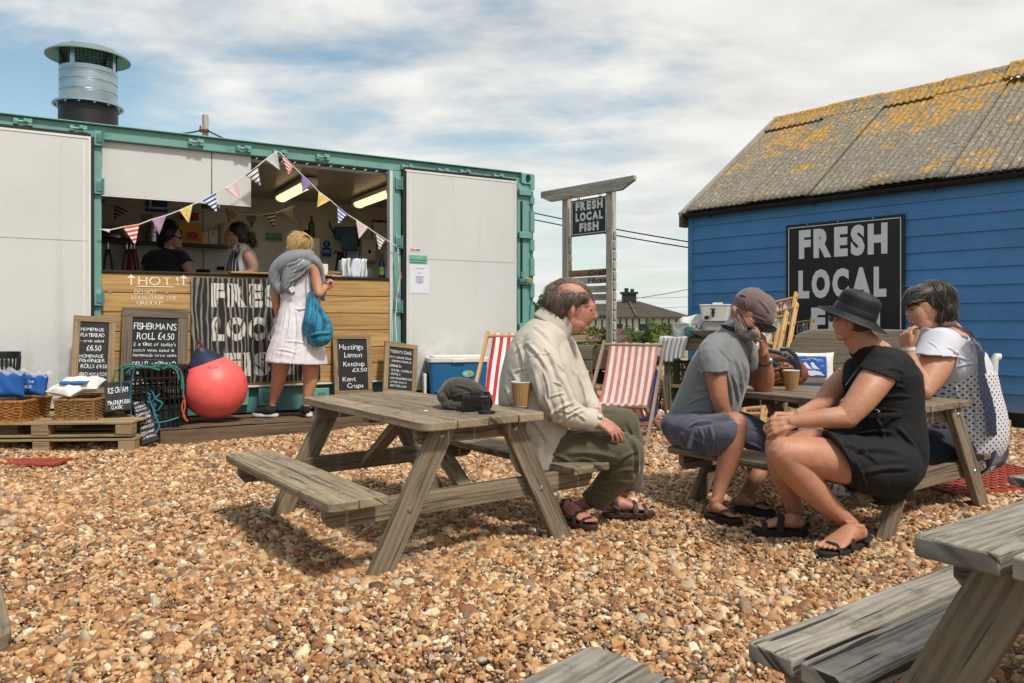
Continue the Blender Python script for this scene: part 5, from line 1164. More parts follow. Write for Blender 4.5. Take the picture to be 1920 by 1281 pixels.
def pillow(nm, c, sz, R, mat, label, cat, puff=1.0, org=None, seg=18, grp=None):
    t = thing(nm, label, cat, c, group=grp); b = MB(); n = seg
    for s in (1, -1):
        def fn(u, v, s=s):
            x, y = u * 2 - 1, v * 2 - 1; k = (1 - x ** 4) * (1 - y ** 4); pin = 1 - .07 * (1 - abs(x) ** 2) * (abs(y)) - .0; pin2 = 1 - .07 * (1 - abs(y) ** 2) * abs(x)
            z = s * sz[2] / 2 * (max(k, 0) ** .55) * puff + .006 * math.sin(9 * x + 4 * y) * k
            return Vector(c) + R @ Vector((x * sz[0] / 2 * pin2, y * sz[1] / 2 * pin, z))
        b.grid(fn, n, n)
    b.build('cover', mat, t, smooth=60); return t
def eu(*a): return Euler(tuple(math.radians(x) for x in a)).to_matrix()
# bags and cushions in the baskets
def _bags():
    zt = PZ + .155
    for i, (px, py, d, w, h, th_, rz, lab) in enumerate(((8, 722, 5.86, .28, .20, .12, 20, 'creased blue tote bag in clear wrap at the far left'), (60, 722, 6.02, .24, .17, .14, -8, 'blue printed tote bag with white lettering in the golden basket'))):
        c = W(px, py, d); t = pillow('tote_bag', c, (w, h, th_), eu(80, 0, rz), M['blueprint'], lab, 'bag', grp='blue bags in the basket')
        b = MB(); Rr = eu(80, 0, rz); ux = Rr @ Vector((1, 0, 0)); uy = Rr @ Vector((0, 1, 0)); nz = -(Rr @ Vector((0, 0, 1))); nz = nz if nz.y < 0 else -nz
        if i:
            write(b, 'BESIDE THE', c + nz * (th_ / 2 + .004) + ux * (-.075) + uy * .01, ux, uy, .017, .15, .05, .02); write(b, 'SEASIDE', c + nz * (th_ / 2 + .004) + ux * (-.06) - uy * .03, ux, uy, .02, .12, .05, .02)
            b.build('lettering', M['white'], t, smooth=0)
        b = MB(); ph = rng.uniform(0, 6)
        def fn(u, v, c=c, w=w, h=h, ph=ph): x, y = u * 2 - 1, v * 2 - 1; return c + Vector((x * w * .58, -.02 + y * .11, h * .42 + .03 * math.cos(x * 1.5) + .014 * math.sin(9 * x + 5 * y + ph) + .01 * math.sin(17 * y - 6 * x))) 
        b.grid(fn, 16, 10); b.build('plastic_wrap', M['poly'], t, smooth=60)
    pillow('cushion', W(150, 721, 6.12), (.32, .26, .10), eu(12, 0, 12), M['clothwhite'], 'white cushion with a blue print lying in the darker basket', 'cushion', grp='white cushions in the basket')
    pillow('cushion', W(132, 727, 6.05), (.26, .24, .09), eu(20, 6, -20), M['clothwhite'], 'lower white cushion under the blue printed one', 'cushion', grp='white cushions in the basket')
    b = MB(); c = W(148, 719, 6.12); b.grid(lambda u, v: c + eu(12, 0, 12) @ Vector(((u - .5) * .2, -.10 + (v - .5) * .07, .042 - .012 * abs(v - .5))), 6, 4); 
    o = b.build('folded_print', M['blueprint'], None, org=c, solid=.003); tag(o, 'folded blue printed cloth on the white cushion', 'cloth')
_bags()
def _bucket():
    c = KF.w(4, 690, -.25); c.z = .72; zt = KF.at(4, 660, -.25).z; t = thing('slotted_basket', 'black slotted plastic basket against the white door at far left', 'basket', (c.x, c.y, .38)); r = .13
    b = MB(); n = 26; zb = .42
    b.lathe([(r * .98, zt - .05), (r, zt), (r * .96, zt), (r * .93, zt - .05)], (c.x, c.y, 0), 40); b.lathe([(.001, zb), (r * .85, zb), (r * .87, zb + .05), (r * .8, zb + .05)], (c.x, c.y, 0), 40)
    for k in range(n): a = 2 * math.pi * k / n; b.tube([(c.x + r * .86 * math.cos(a), c.y + r * .86 * math.sin(a), zb + .04), (c.x + r * .97 * math.cos(a), c.y + r * .97 * math.sin(a), zt - .04)], .006, 4)
    b.build('basket', M['black'], t)
    b = MB(); b.box((c.x, c.y, .21), (.5, .4, .38)); b.build('crate', M['pallet'], t, bevel=.01)
_bucket()
def redmat(c, sx, sy, ang, z, label, n1=12, n2=8):
    b = MB(Matrix.Translation((c[0], c[1], z)) @ Matrix.Rotation(ang, 4, 'Z'))
    for i in range(n1 + 1): b.box((-sx / 2 + sx * i / n1, 0, .008), (.018, sy, .016))
    for j in range(n2 + 1): b.box((0, -sy / 2 + sy * j / n2, .0075), (sx, .018, .014))
    for i in range(n1):
        for j in range(n2):
            if random.random() < .8: b.box((-sx / 2 + sx * (i + .5) / n1, -sy / 2 + sy * (j + .5) / n2, .006), (sx / n1, .012, .010))
    o = b.build('ground_mat', M['redmat'], None, org=(c[0], c[1], z)); tag(o, label, 'mat', 'terracotta plastic grid mats')
p = G(40, 872); redmat((p.x - .1, p.y), .75, .20, math.radians(3), .012, 'terracotta grid mat half buried before the pallets')
p = G(1790, 900); redmat((p.x + .12, p.y), 1.0, .78, math.radians(12), .018, 'large terracotta grid mat under the picnic table by the hut', 16, 12)
p = G(1225, 795); redmat((p.x, p.y), .7, .35, math.radians(10), .014, 'dark red grid mat behind the striped deckchair leg')
p = G(1700, 862); redmat((p.x - .2, p.y + .2), .9, .5, math.radians(12), .016, 'terracotta grid mat seen beneath the seat of the picnic table by the hut')

def _cooler():
    fr = Frame(KF.w(804, 735, -.36)[:2], math.atan2(.514, .858) - .35); a = fr.at(900, 700, 0).x; z0 = .02 + .08; zt = fr.at(804, 668).z; w = .62; d = .36
    t = thing('cool_box', 'blue plastic cool box with a white lid by the white door', 'cool box', tuple(fr.o)); h = lambda: MB(fr.M)
    def rbox(x0, x1, y0, y1, za, zb_, r, mt, nm, par, taper=0.):
        b = h(); rs = []
        for z, k in ((za, taper), (zb_, 0)):
            rs.append([Vector((x, y, z)) for x, y in [(x0 + k + p[0] * (x1 - x0 - 2 * k) / (x1 - x0), y0 + k + p[1] * (y1 - y0 - 2 * k) / (y1 - y0)) for p in rrect(x1 - x0, y1 - y0, r)]])
        b.rings(rs); return b.build(nm, mt, par, bevel=.006)
    zl = zt - .07
    rbox(0, w, 0, d, z0, zl, .05, M['coolblue'], 'body', t, .03); l = rbox(-.012, w + .012, -.012, d + .012, zl + .002, zt - .02, .06, M['white_plastic'], 'lid', t); rbox(.03, w - .03, .03, d - .03, zt - .021, zt, .05, M['white_plastic'], 'lid_top', l)
    b = h(); b.box((w * .5, -.018, zl + .02), (.14, .014, .035)); b.build('latch', M['white_plastic'], l, bevel=.004)
    b = h(); R = Matrix.Rotation(math.pi / 2, 3, 'X'); b.lathe([(.001, .0), (.05, 0), (.052, -.004)], (w * .66, .012 - .014, (z0 + zl) / 2 + .11), 28, R @ Matrix.Diagonal((1.25, .72, 1))); em = b.build('emblem_plate', M['mint'], t)
    b = h(); cz = (z0 + zl) / 2 + .11; b.box((w * .66 + .02, -.0035, cz + .008), (.045, .003, .012)); b.box((w * .66 + .025, -.0035, cz - .004), (.035, .003, .008)); b.build('emblem_bar', M['yellow'], em); b = h()
    for q in (.6, -.6): b.box((w * .66 - .022, -.0035, cz), (.04, .003, .008), Matrix.Rotation(q, 3, 'Y'))
    b.build('emblem_star', M['paper'], em)
    b = h()
    for k in range(4): b.box((w * .5, -.002 + .02, z0 + .05 + k * .035), (w * .8, .03, .012))
    b.build('side_ribs', M['coolblue'], t, bevel=.003)
    b = h(); b.box((-.035, .16, z0 + .17), (.03, .24, .34)); b.build('carry_handle', M['white_plastic'], t, bevel=.008)
_cooler()

# ------------------------------------------------------------------ deckchairs
def deckchair(foot, ang, label, cl, fr='beechold', W_=.56, seat_z=.29, top=(.86, .77), group='striped deckchairs'):
    t = thing('deckchair', label, 'deckchair', (foot[0], foot[1], 0), ang, group, local=True); hw = W_ / 2
    def bar(nm, a, c, w=.024, h_=.042, par=t): b = MB(); b.beam(a, c, w, h_); return b.build(nm, M[fr], par, bevel=.004)
    for s in (-1, 1): bar('back_rail', (s * hw, -.03, -.02), (s * hw, top[0] + .02, top[1] + .03))
    for s in (-1, 1): bar('seat_rail', (s * (hw - .035), .10, seat_z), (s * (hw - .035), .88, .0))
    for s in (-1, 1): bar('prop', (s * (hw + .026), .56, .49), (s * (hw + .026), .90, -.02), .020, .034)
    b = MB(); b.cyl((-hw - .01, top[0] - .01, top[1] + .0), (hw + .01, top[0] - .01, top[1] + .0), .016, n=10); b.build('top_bar', M[fr], t)
    b = MB(); b.cyl((-hw + .02, .10, seat_z), (hw - .02, .10, seat_z), .016, n=10); b.build('front_bar', M[fr], t)
    b = MB(); b.cyl((-hw, .88, .04), (hw, .88, .04), .013, n=8); b.cyl((-hw, .10, .09), (hw, .10, .09), .013, n=8); b.build('cross_bar', M[fr], t)
    P = [(top[0] - .012, top[1] + .02), (top[0] - .05, top[1] - .06), (top[0] - .2, top[1] - .27), (.50, .32), (.34, .205), (.22, .20), (.12, seat_z - .03), (.085, seat_z + .018), (.11, seat_z + .02)]
    b = MB(); fw = hw - .05; m_ = 40
    def fn(u, v):
        f = v * (len(P) - 1); i = min(int(f), len(P) - 2); q = f - i; g = lambda j: P[max(0, min(len(P) - 1, j))]
        c = [.5 * ((2 * g(i)[k]) + (g(i + 1)[k] - g(i - 1)[k]) * q + (2 * g(i - 1)[k] - 5 * g(i)[k] + 4 * g(i + 1)[k] - g(i + 2)[k]) * q * q + (3 * g(i)[k] - g(i - 1)[k] - 3 * g(i + 1)[k] + g(i + 2)[k]) * q ** 3) for k in (0, 1)]
        x = (u * 2 - 1); sg = math.sin(math.pi * v); return Vector((x * fw * (1 - .03 * sg), c[0], c[1] - .022 * sg * (1 - x * x) + .004 * math.sin(14 * x + 9 * v)))
    b.grid(fn, 16, m_); b.build('canvas', cl, t, solid=.003, smooth=60)
    return t
M['pinkstripe'] = stripes('faded_pink_stripe', [(1, 'b8706c'), (1, 'cfc6ba')], 7.4)
M['redstripe'] = stripes('bright_red_stripe', [(1, 'c8212e'), (1.1, 'e2dcd8')], 7)
M['bluestripe'] = stripes('blue_check_stripe', [(1, '2d3f7a'), (1, 'd3cfc0')], 8)
dc_f = Vector((.814, 6.27, 0)); deckchair(dc_f, math.atan2(-.35, .94), 'faded pink and white striped deckchair facing us beside the seated man', M['pinkstripe'])
# the same kind of chair, newer, behind the man in the beige shirt
tl = W(914, 630, 6.75); th_ = math.radians(-12); bk = Vector((-math.sin(th_), math.cos(th_), 0)); la_ = Vector((math.cos(th_), math.sin(th_), 0))
f2 = Vector((tl.x, tl.y, 0)) + la_ * .28 - bk * .86
deckchair(f2, th_, 'new red and white striped deckchair behind the man in the beige shirt', M['redstripe'], 'beech', top=(.86, tl.z - .0))
def folded(tl, tr, fl, frr, label, cl, bars=(0.02, .16), inner=True, mt='beech'):
    mid = (fl + frr) / 2; t = thing('folded_deckchair', label, 'deckchair', mid, group='folded deckchairs leaning on the hut')
    side = (tr - tl).normalized(); nrm_ = side.cross((fl - tl).normalized()); nrm_ = nrm_ if nrm_.y < 0 else -nrm_
    for a, c in ((tl, fl), (tr, frr)): b = MB(); b.beam(a, c, .026, .045, up=nrm_); b.build('rail', M[mt], t, bevel=.004)
    for q in bars: b = MB(); b.cyl(tl.lerp(fl, q + .02) - side * .02, tr.lerp(frr, q + .02) + side * .02, .016, n=9); b.build('cross_bar', M[mt], t)
    if inner:
        for s in (.14, .86):
            a = tl.lerp(tr, s) + nrm_ * .05; c = fl.lerp(frr, s) + nrm_ * .13; b = MB(); b.beam(a.lerp(c, .18), a.lerp(c, 1.02), .024, .042, up=nrm_); b.build('inner_rail', M[mt], t, bevel=.004)
        a = tl + nrm_ * .05; b = MB(); b.cyl(tl.lerp(fl, .2) + nrm_ * .06, tr.lerp(frr, .2) + nrm_ * .06, .015, n=9); b.build('cross_bar', M[mt], t)
    b = MB(); 
    b.grid(lambda u, v: tl.lerp(tr, .1 + .8 * u).lerp(fl.lerp(frr, .1 + .8 * u), .03 + .8 * v) + nrm_ * (-.02 - .05 * math.sin(math.pi * v) + .012 * math.sin(20 * u + 5 * v)), 10, 16); b.build('canvas', cl, t, solid=.003, smooth=60)
    return t
M['orangestripe'] = stripes('orange_stripe', [(2, 'cfc9be'), (.5, 'c8452a'), (1, 'cfc9be'), (1.2, 'c9542a')], 3)
fg = lambda px, py, d: Vector((W(px, py, d).x, d, .02))
folded(W(1432, 564, 8.0), W(1493, 549, 7.75), fg(1385, 0, 7.25), fg(1449, 0, 7.0), 'folded deckchair with orange and white cloth, tallest in the leaning stack', M['orangestripe'])
folded(W(1440, 582, 7.75), W(1494, 568, 7.5), fg(1392, 0, 7.05), fg(1448, 0, 6.8), 'folded beech deckchair with blue cloth, second in the leaning stack', M['bluestripe'])
folded(W(1432, 592, 7.5), W(1476, 584, 7.3), fg(1372, 0, 6.85), fg(1425, 0, 6.6), 'front folded beech deckchair low in the leaning stack', M['clothwhite'])
folded(W(1415, 600, 7.3), W(1462, 612, 7.1), fg(1372, 0, 6.7), fg(1415, 0, 6.5), 'shortest folded deckchair at the left of the leaning stack', M['clothwhite'], inner=False)
folded(W(1487, 600, 7.9), W(1524, 594, 7.7), fg(1470, 0, 7.6), fg(1503, 0, 7.4), 'old deckchair with blue and white check cloth beneath the wall sign', M['bluestripe'], mt='beechold', inner=False)
folded(W(1398, 764, 6.2), W(1432, 762, 6.1), fg(1380, 0, 5.9), fg(1425, 0, 5.8), 'deckchair with blue and white cloth glimpsed under the picnic table', M['bluestripe'], inner=False)

# ------------------------------------------------------------------ slab bench by the hut, cushion, pipe
def _slab():
    fr = Frame(W(1476, 0, 6.9)[:2], math.atan2(-.759, .651) + .45); zt = fr.at(1560, 616).z; zb = fr.at(1560, 694).z; x1 = fr.at(1800, 650).x; h_ = zt - zb
    t = thing('slab_bench', 'bench with a thick weathered driftwood slab back before the blue hut', 'bench', tuple(fr.o))
    P = [(0, 0), (x1, 0), (x1, h_ * .86), (x1 * .8, h_ * .97), (x1 * .4, h_), (.20, h_ * .98), (.10, h_ * .88), (.03, h_ * .62), (0, h_ * .3)]
    b = MB(fr.M); b.prism(P, Matrix.Translation((0, 0, zb)) @ Matrix.Rotation(math.pi / 2, 4, 'X'), .09); b.build('back_slab', wood('driftwood_slab', '857a66', '5b5242', '9a9079', .8, 1.0, bump=1.0, spot=.5, knots=False), t, bevel=.015)
    b = MB(fr.M); b.box((x1 / 2, -.25, .40), (x1 - .1, .36, .05)); b.build('seat', M['tableleg'], t, bevel=.006)
    for x in (.15, x1 - .2):
        b = MB(fr.M); b.box((x, -.20, .18), (.07, .30, .40)); b.build('leg', M['tableleg'], t, bevel=.006); b = MB(fr.M); b.box((x, .03, .40), (.07, .06, .9)); b.build('back_post', M['bluewall'], t, bevel=.005)
    b = MB(fr.M); b.box((x1 / 2, .01, zb - .09), (x1 - .1, .03, .16)); b.build('blue_board', M['bluewall'], t, bevel=.003)
    return fr
SBF = _slab()
def _cushion():
    c = W(1520, 690, 5.9); w = 84 * 5.9 / F; hgt = 60 * 5.9 / F; rz = -14; R = eu(78, 0, rz)
    t = pillow('cushion', c, (w, hgt, .12), R, M['clothwhite'], 'white cushion with a blue and white bird print propped behind the table', 'cushion')
    ux = R @ Vector((1, 0, 0)); uy = R @ Vector((0, 1, 0)); nz = ux.cross(uy); nz = nz if nz.y < 0 else -nz
    def surf(x, y, lift):
        k = (1 - (x * 2 / w) ** 4) * (1 - (y * 2 / hgt) ** 4); return c + ux * x + uy * y + nz * (.06 * max(k, 0) ** .55 + lift + .006)
    b = MB(); sw, sh = w * .31, hgt * .33; b.grid(lambda u, v: surf((u * 2 - 1) * sw + .0, (v * 2 - 1) * sh, .001), 14, 14); b.build('blue_print', M['blueprint'], t)
    b = MB()
    def poly(P, lift=.0035):
        b.add([surf(x * sw, y * sh, lift) for x, y in P], [tuple(range(len(P)))])
    for dx, s_ in ((-.35, 1.0), (.12, 1.1)):      # two small perched birds
        poly([(dx - .22, .30), (dx - .12, .42), (dx + .0, .38), (dx + .12, .12), (dx + .42, -.28), (dx + .28, -.24), (dx + .05, -.18), (dx - .12, -.05), (dx - .18, .2)])
        poly([(dx - .02, -.16), (dx + .0, -.16), (dx + .0, -.36), (dx - .02, -.36)]); poly([(dx + .08, -.18), (dx + .10, -.18), (dx + .10, -.36), (dx + .08, -.36)])
    poly([(-.85, -.85), (-.55, -.5), (-.2, -.38), (.25, -.38), (.6, -.5), (.85, -.85), (.3, -.78), (0, -.9), (-.3, -.78)])
    for y, x0, x1 in ((.62, -.7, -.1), (.66, .1, .7), (.52, .3, .8), (.12, -.85, -.6), (.05, .55, .85), (.78, -.3, .3)): poly([(x0, y), (x1, y), (x1, y + .035), (x0, y + .035)])
    b.build('white_motif', M['paper'], t, smooth=0)
_cushion()
def _pipe():
    a = W(1862, 700, 5.6); b = MB(); b.tube([W(1862, 720, 5.6), W(1864, 676, 5.6), W(1868, 669, 5.6), W(1874, 670, 5.6)], .028, 12); b.tube([(a.x, 5.6, 0), W(1862, 722, 5.6)], .028, 12); o = b.build('white_pipe', M['white_plastic'], None, org=(a.x, 5.6, 0)); tag(o, 'white bent plastic pipe standing right of the woman in the lace top', 'pipe')
    c = G(1885, 812); b = MB(); b.box((c.x, c.y + .1, .05), (.20, .11, .12), Matrix.Rotation(.3, 3, 'Z')); o = b.build('stone_block', plain('yellow_stone', 'b39a62', .9, 0, .2, 20, .5, 50), None, org=(c.x, c.y + .1, 0), bevel=.02); tag(o, 'rough yellow stone block at the foot of the hut wall', 'block')
    p = G(1408, 1116); b = MB(); b.box((p.x, p.y, .016), (.12, .022, .004), Matrix.Rotation(-.95, 3, 'Z') @ Matrix.Rotation(.12, 3, 'Y')); o = b.build('wood_sliver', wood('pale_stick', 'b9a78c', '9a876c', None, 2, .1, knots=False), None, org=(p.x, p.y, .01), bevel=.001); tag(o, 'pale flat wooden stick lying alone on the pebbles', 'stick')
_pipe()
def _trestle():
    fr = Frame(W(1238, 0, 8.2)[:2], math.radians(-22)); zt = fr.at(1270, 634).z; t = thing('trestle_table', 'rough timber table against the hut corner, loaded with cleaning things', 'table', tuple(fr.o)); w = 1.25; d = .62
    for k in range(3): b = MB(fr.M); b.box((w / 2, .10 + k * .21, zt - .02), (w, .20, .04)); b.build('top_board', M['planter'], t, bevel=.006)
    b = MB(fr.M); b.box((w / 2, .03, zt - .085), (w - .04, .04, .09)); b.build('apron', M['oldframe2'], t, bevel=.004)
    for x in (.05, w - .05):
        for y in (.06, d - .06): b = MB(fr.M); b.box((x if x > .1 else x + .02, y, (zt - .04) / 2 - .03), (.07, .07, zt - .06)); b.build('leg', M['planter'], t, bevel=.006)
    b = MB(fr.M); b.box((.42, .2, (zt - .1) / 2), (.10, .10, zt - .12)); b.build('dark_post', M['sleeper'], t, bevel=.006)
    for z in (.08, .30): b = MB(fr.M); b.box((w / 2, .06, z), (w, .04, .035)); b.build('shelf_rail', M['oldframe2'], t, bevel=.004)
    # striped towel over the corner
    b = MB(fr.M); x0 = -.02
    def fn(u, v):
        x = x0 + .30 * u + .02 * math.sin(v * 5); f = .012 * math.sin(u * 40) * min(1, v * 2)
        if v < .4: y = .22 - v / .4 * .24; z = zt + .010 + .006 * math.sin(u * 9)
        else: y = -.03 - f; z = zt + .008 - (v - .4) / .6 * (.26 - .05 * u * (1 if u > .6 else 0))
        return Vector((x, y + (f if v < .4 else 0), z))
    b.grid(fn, 60, 24); o = b.build('towel', stripes('grey_striped_towel', [(1, 'c9c7c6'), (1, 'c9c7c6'), (.5, '8b8a92')], 15), None, org=fr.M @ Vector((.1, -.03, zt - .25)), solid=.004, smooth=60); tag(o, 'white and grey striped towel hanging over the trestle table corner', 'towel')
    # plastic tub with crumpled bag, bottle, basin, grey machine
    def at(px, py, off=.2): return fr.at(px, py, off)
    p = at(1282, 634, .22); c = fr.M @ Vector((p.x, .22, zt)); b = MB(); b.lathe([(.001, .004), (.11, .004), (.13, .15), (.142, .155), (.138, .16), (.125, .15), (.11, .012)], c, 32); o = b.build('plastic_tub', M['poly2'], None, org=c); tag(o, 'translucent white plastic tub on the trestle table', 'tub')
    b = MB(); b.tube([c + Vector((.136 * math.cos(q), -.03 + .136 * math.sin(q) * .3 - .10, .14 - .09 * math.sin(q))) for q in np.linspace(0, math.pi, 12)], .004, 6); b.build('tub_handle', M['white_plastic'], o)
    ORGb = c
    p = at(1306, 634, .45); c = fr.M @ Vector((p.x, .45, zt)); b = MB(); 
    b.ell(c + Vector((0, 0, .12)), (.19, .13, .12)); o = b.build('plastic_sheet', M['white_plastic'], None, org=c); disp(o, .03, 14); tag(o, 'crumpled white plastic bag on the table behind the teal bottle', 'plastic bag')
    p = at(1293, 634, .08); c = fr.M @ Vector((p.x, .08, zt)); t2 = thing('soap_bottle', 'teal washing liquid bottle with a white pump on the trestle table', 'bottle', c)
    b = MB(); b.rings([[c + Vector((x * k, y * k, z)) for x, y in [(q[0] - .045, q[1] - .028) for q in rrect(.09, .056, .02)]] for z, k in ((0, .96), (.01, 1), (.10, 1), (.118, .75), (.124, .3))]); b.build('bottle', plain('teal_liquid', '1f5f5c', .25, bump=0), t2)
    b = MB(); b.box(c + Vector((0, -.030, .05)), (.06, .003, .05)); b.build('label', M['mint'], t2); b = MB(); b.box(c + Vector((0, -.030, .018)), (.07, .004, .014)); b.build('label_band', M['red'], t2); b = MB(); b.cyl(c + Vector((0, 0, .124)), c + Vector((0, 0, .15)), .012, n=12); b.box(c + Vector((-.012, 0, .155)), (.045, .016, .012)); b.build('pump', M['white_plastic'], t2)
    p = at(1328, 640, -.02); c = fr.M @ Vector((p.x, .05, zt + .05)); b = MB(); b.lathe([(.02, -.045), (.10, -.03), (.20, .03), (.205, .036), (.19, .03), (.09, -.02), (.001, -.03)], c, 36); o = b.build('steel_bowl', M['grey_plastic'], None, org=c); tag(o, 'shallow grey steel bowl at the edge of the trestle table', 'bowl')
    p = at(1342, 600, .3); z1 = fr.at(1342, 602, .3).z; z2 = fr.at(1342, 571, .3).z; c = fr.M @ Vector((p.x, .3, zt)); t3 = thing('water_urn', 'grey white water tank with a black tap above the trestle table', 'water tank', c)
    w2 = .155; ax = fr.M.to_3x3()
    b = MB(fr.M); b.rings([[Vector((p.x + (q[0] - w2) * k, .3 + (q[1] - .12) * k, z)) for q in rrect(2 * w2, .24, .03)] for z, k in ((z1, .86), (z2 - .015, 1.0), (z2 - .012, 1.04), (z2, 1.03))]); b.build('tank', M['white_plastic'], t3, bevel=.004)
    b = MB(fr.M); b.box((p.x + .02, .3, z2 + .010), (.10, .08, .018)); b.build('lid_knob', M['white_plastic'], t3, bevel=.004)
    b = MB(fr.M); b.cyl((p.x - .01, .19, z1 + .09), (p.x - .01, .15, z1 + .09), .018, n=12); b.cyl((p.x - .01, .155, z1 + .12), (p.x - .01, .155, z1 + .04), .012, n=10); b.box((p.x - .01, .15, z1 + .125), (.05, .02, .015)); b.build('tap', M['black'], t3)
    b = MB(fr.M); b.box((p.x - .08, .178, z1 + .035), (.045, .006, .035)); b.build('badge', M['inkblack'], t3)
    b = MB(fr.M); b.box((p.x, .32, (zt + z1) / 2), (.26, .2, z1 - zt - .004)); b.build('stand', M['grey_plastic'], t3, bevel=.01)
    # lobster pots below
    for i, (x, z, lab) in enumerate(((.22, .10, 'netted lobster pot on the ground under the trestle table'), (.30, .40, 'netted lobster pot hanging above the lower one under the trestle table'), (.95, .12, 'netted lobster pot under the right half of the trestle table'))):
        c = fr.M @ Vector((x, .36, z)); t4 = thing('lobster_pot', lab, 'lobster pot', c, group='lobster pots under the trestle table'); b = MB(fr.M)
        for k in range(6):
            xx = x - .26 + .104 * k; b.tube([Vector((xx, .36 + .21 * math.cos(q), max(z - .09, z - .09 + .25 * math.sin(q)))) for q in np.linspace(-.2, math.pi + .2, 16)], .011, 6)
        for q in (0, .6, 1.2, 1.9, 2.5, 3.14): b.tube([(x - .27, .36 + .21 * math.cos(q), z - .09 + .25 * math.sin(q)), (x + .27, .36 + .21 * math.cos(q), z - .09 + .25 * math.sin(q))], .010, 6)
        b.build('hoops', M['rust'], t4)
        b = MB(fr.M)
        for k in range(26):
            xx = x - .26 + .52 * k / 26; b.tube([Vector((xx + .02 * math.sin(9 * q + k), .36 + .205 * math.cos(q), z - .09 + .245 * math.sin(q))) for q in np.linspace(0, math.pi, 14)], .004, 4)
        for q in np.linspace(.1, 3.0, 16): b.tube([Vector((x - .26 + .52 * u, .36 + .205 * math.cos(q + .05 * math.sin(30 * u)), z - .09 + .245 * math.sin(q + .05 * math.sin(30 * u)))) for u in np.linspace(0, 1, 14)], .004, 4)
        b.build('netting', M['rope_green'], t4)
        b = MB(fr.M); b.tube([Vector((x + .1 * math.cos(q * 1.7), .30 + .08 * math.sin(q), z - .06 + .012 * q + .04 * math.sin(3 * q))) for q in np.linspace(0, 9, 50)], .009, 5); b.build('rope', M['rope_green'] if i != 0 else M['rope_blue'], t4)
    c = fr.M @ Vector((-.05, -.05, 0)); c = W(1184, 740, 7.6); c.z = 0
    b = MB(); b.lathe([(.001, 0), (.22, .0), (.255, .1), (.26, .3), (.255, .5), (.23, .55), (.20, .54), (.001, .54)], c, 36); o = b.build('blue_barrel', M['navyplastic'], None, org=c); tag(o, 'dark blue plastic barrel standing behind the striped deckchair', 'barrel')
    c2 = c + Vector((.16, -.02, .60)); b = MB(); b.ell(c2, (.13, .12, .06)); o = b.build('black_sack', M['black'], None, org=c2); disp(o, .03, 20); tag(o, 'crumpled black sack on top of the blue barrel', 'sack')
def disp(o, amp, freq):
    me = o.data; n = len(me.vertices); co = np.empty(n * 3); me.vertices.foreach_get('co', co); co = co.reshape(-1, 3); nr = np.empty(n * 3); me.vertices.foreach_get('normal', nr); nr = nr.reshape(-1, 3)
    q = np.sin(co @ np.array([freq, freq * .7, -freq * .4]) + 1) * np.sin(co @ np.array([-freq * .5, freq, freq * .9])) + .5 * np.sin(co @ np.array([freq * 2.1, -freq * 1.3, freq * 1.7]) + 2)
    me.vertices.foreach_set('co', (co + nr * (q * amp)[:, None]).ravel()); me.update()
def _poly2():
    m = MT('milky_plastic'); return m.done(lin('c9ccce'), .3, Transmission_Weight=.35)
M['poly2'] = _poly2()
_trestle()
# ------------------------------------------------------------------ bunting
def flagmat(k):
    if k in M: return M[k]
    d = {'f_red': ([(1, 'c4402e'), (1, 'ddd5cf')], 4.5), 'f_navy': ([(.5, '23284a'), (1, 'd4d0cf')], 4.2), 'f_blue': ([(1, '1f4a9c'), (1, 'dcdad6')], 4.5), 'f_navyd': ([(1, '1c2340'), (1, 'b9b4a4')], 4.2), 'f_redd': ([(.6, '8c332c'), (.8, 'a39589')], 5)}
    if k in d: M[k] = stripes(k, d[k][0], d[k][1], 1)
    return M[k]
def _prints():
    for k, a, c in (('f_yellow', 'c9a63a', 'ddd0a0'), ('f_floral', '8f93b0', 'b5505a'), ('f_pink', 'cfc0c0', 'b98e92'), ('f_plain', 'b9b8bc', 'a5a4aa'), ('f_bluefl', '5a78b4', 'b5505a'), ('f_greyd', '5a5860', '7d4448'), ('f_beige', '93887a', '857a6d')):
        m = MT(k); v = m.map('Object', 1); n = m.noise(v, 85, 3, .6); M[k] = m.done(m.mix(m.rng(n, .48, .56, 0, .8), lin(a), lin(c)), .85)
_prints()
def bunting(fr, pts, flags, off, label, rope_r=.005, mt='clothwhite', noff=None):
    P = [fr.w(px, py, off) for px, py in pts]; t = thing('bunting', label, 'bunting', P[0], group='triangular flag bunting')
    b = MB(); Q = []
    for i in range(len(P) - 1):
        for k in range(4): Q.append(P[i].lerp(P[i + 1], k / 4))
    Q.append(P[-1]); b.tube(Q, rope_r, 6); b.build('tape', M[mt], t)
    for i, (a, c, tip, mk) in enumerate(flags):
        A, C, T = fr.w(*a, off), fr.w(*c, off), fr.w(*tip, off); nrm_ = fr.i; ph = random.uniform(0, 6); b = MB(); amp = (C - A).length * .10
        def fn(u, v):
            e = A.lerp(C, u); p = e.lerp(T, v); return p - nrm_ * (amp * math.sin(u * 5 + ph) * (v ** .7) * (1 - v * .3) + .004 + .02 * v)
        b.grid(fn, 10, 12); b.build('flag', flagmat(mk), t, solid=.0015, smooth=60)
    return t
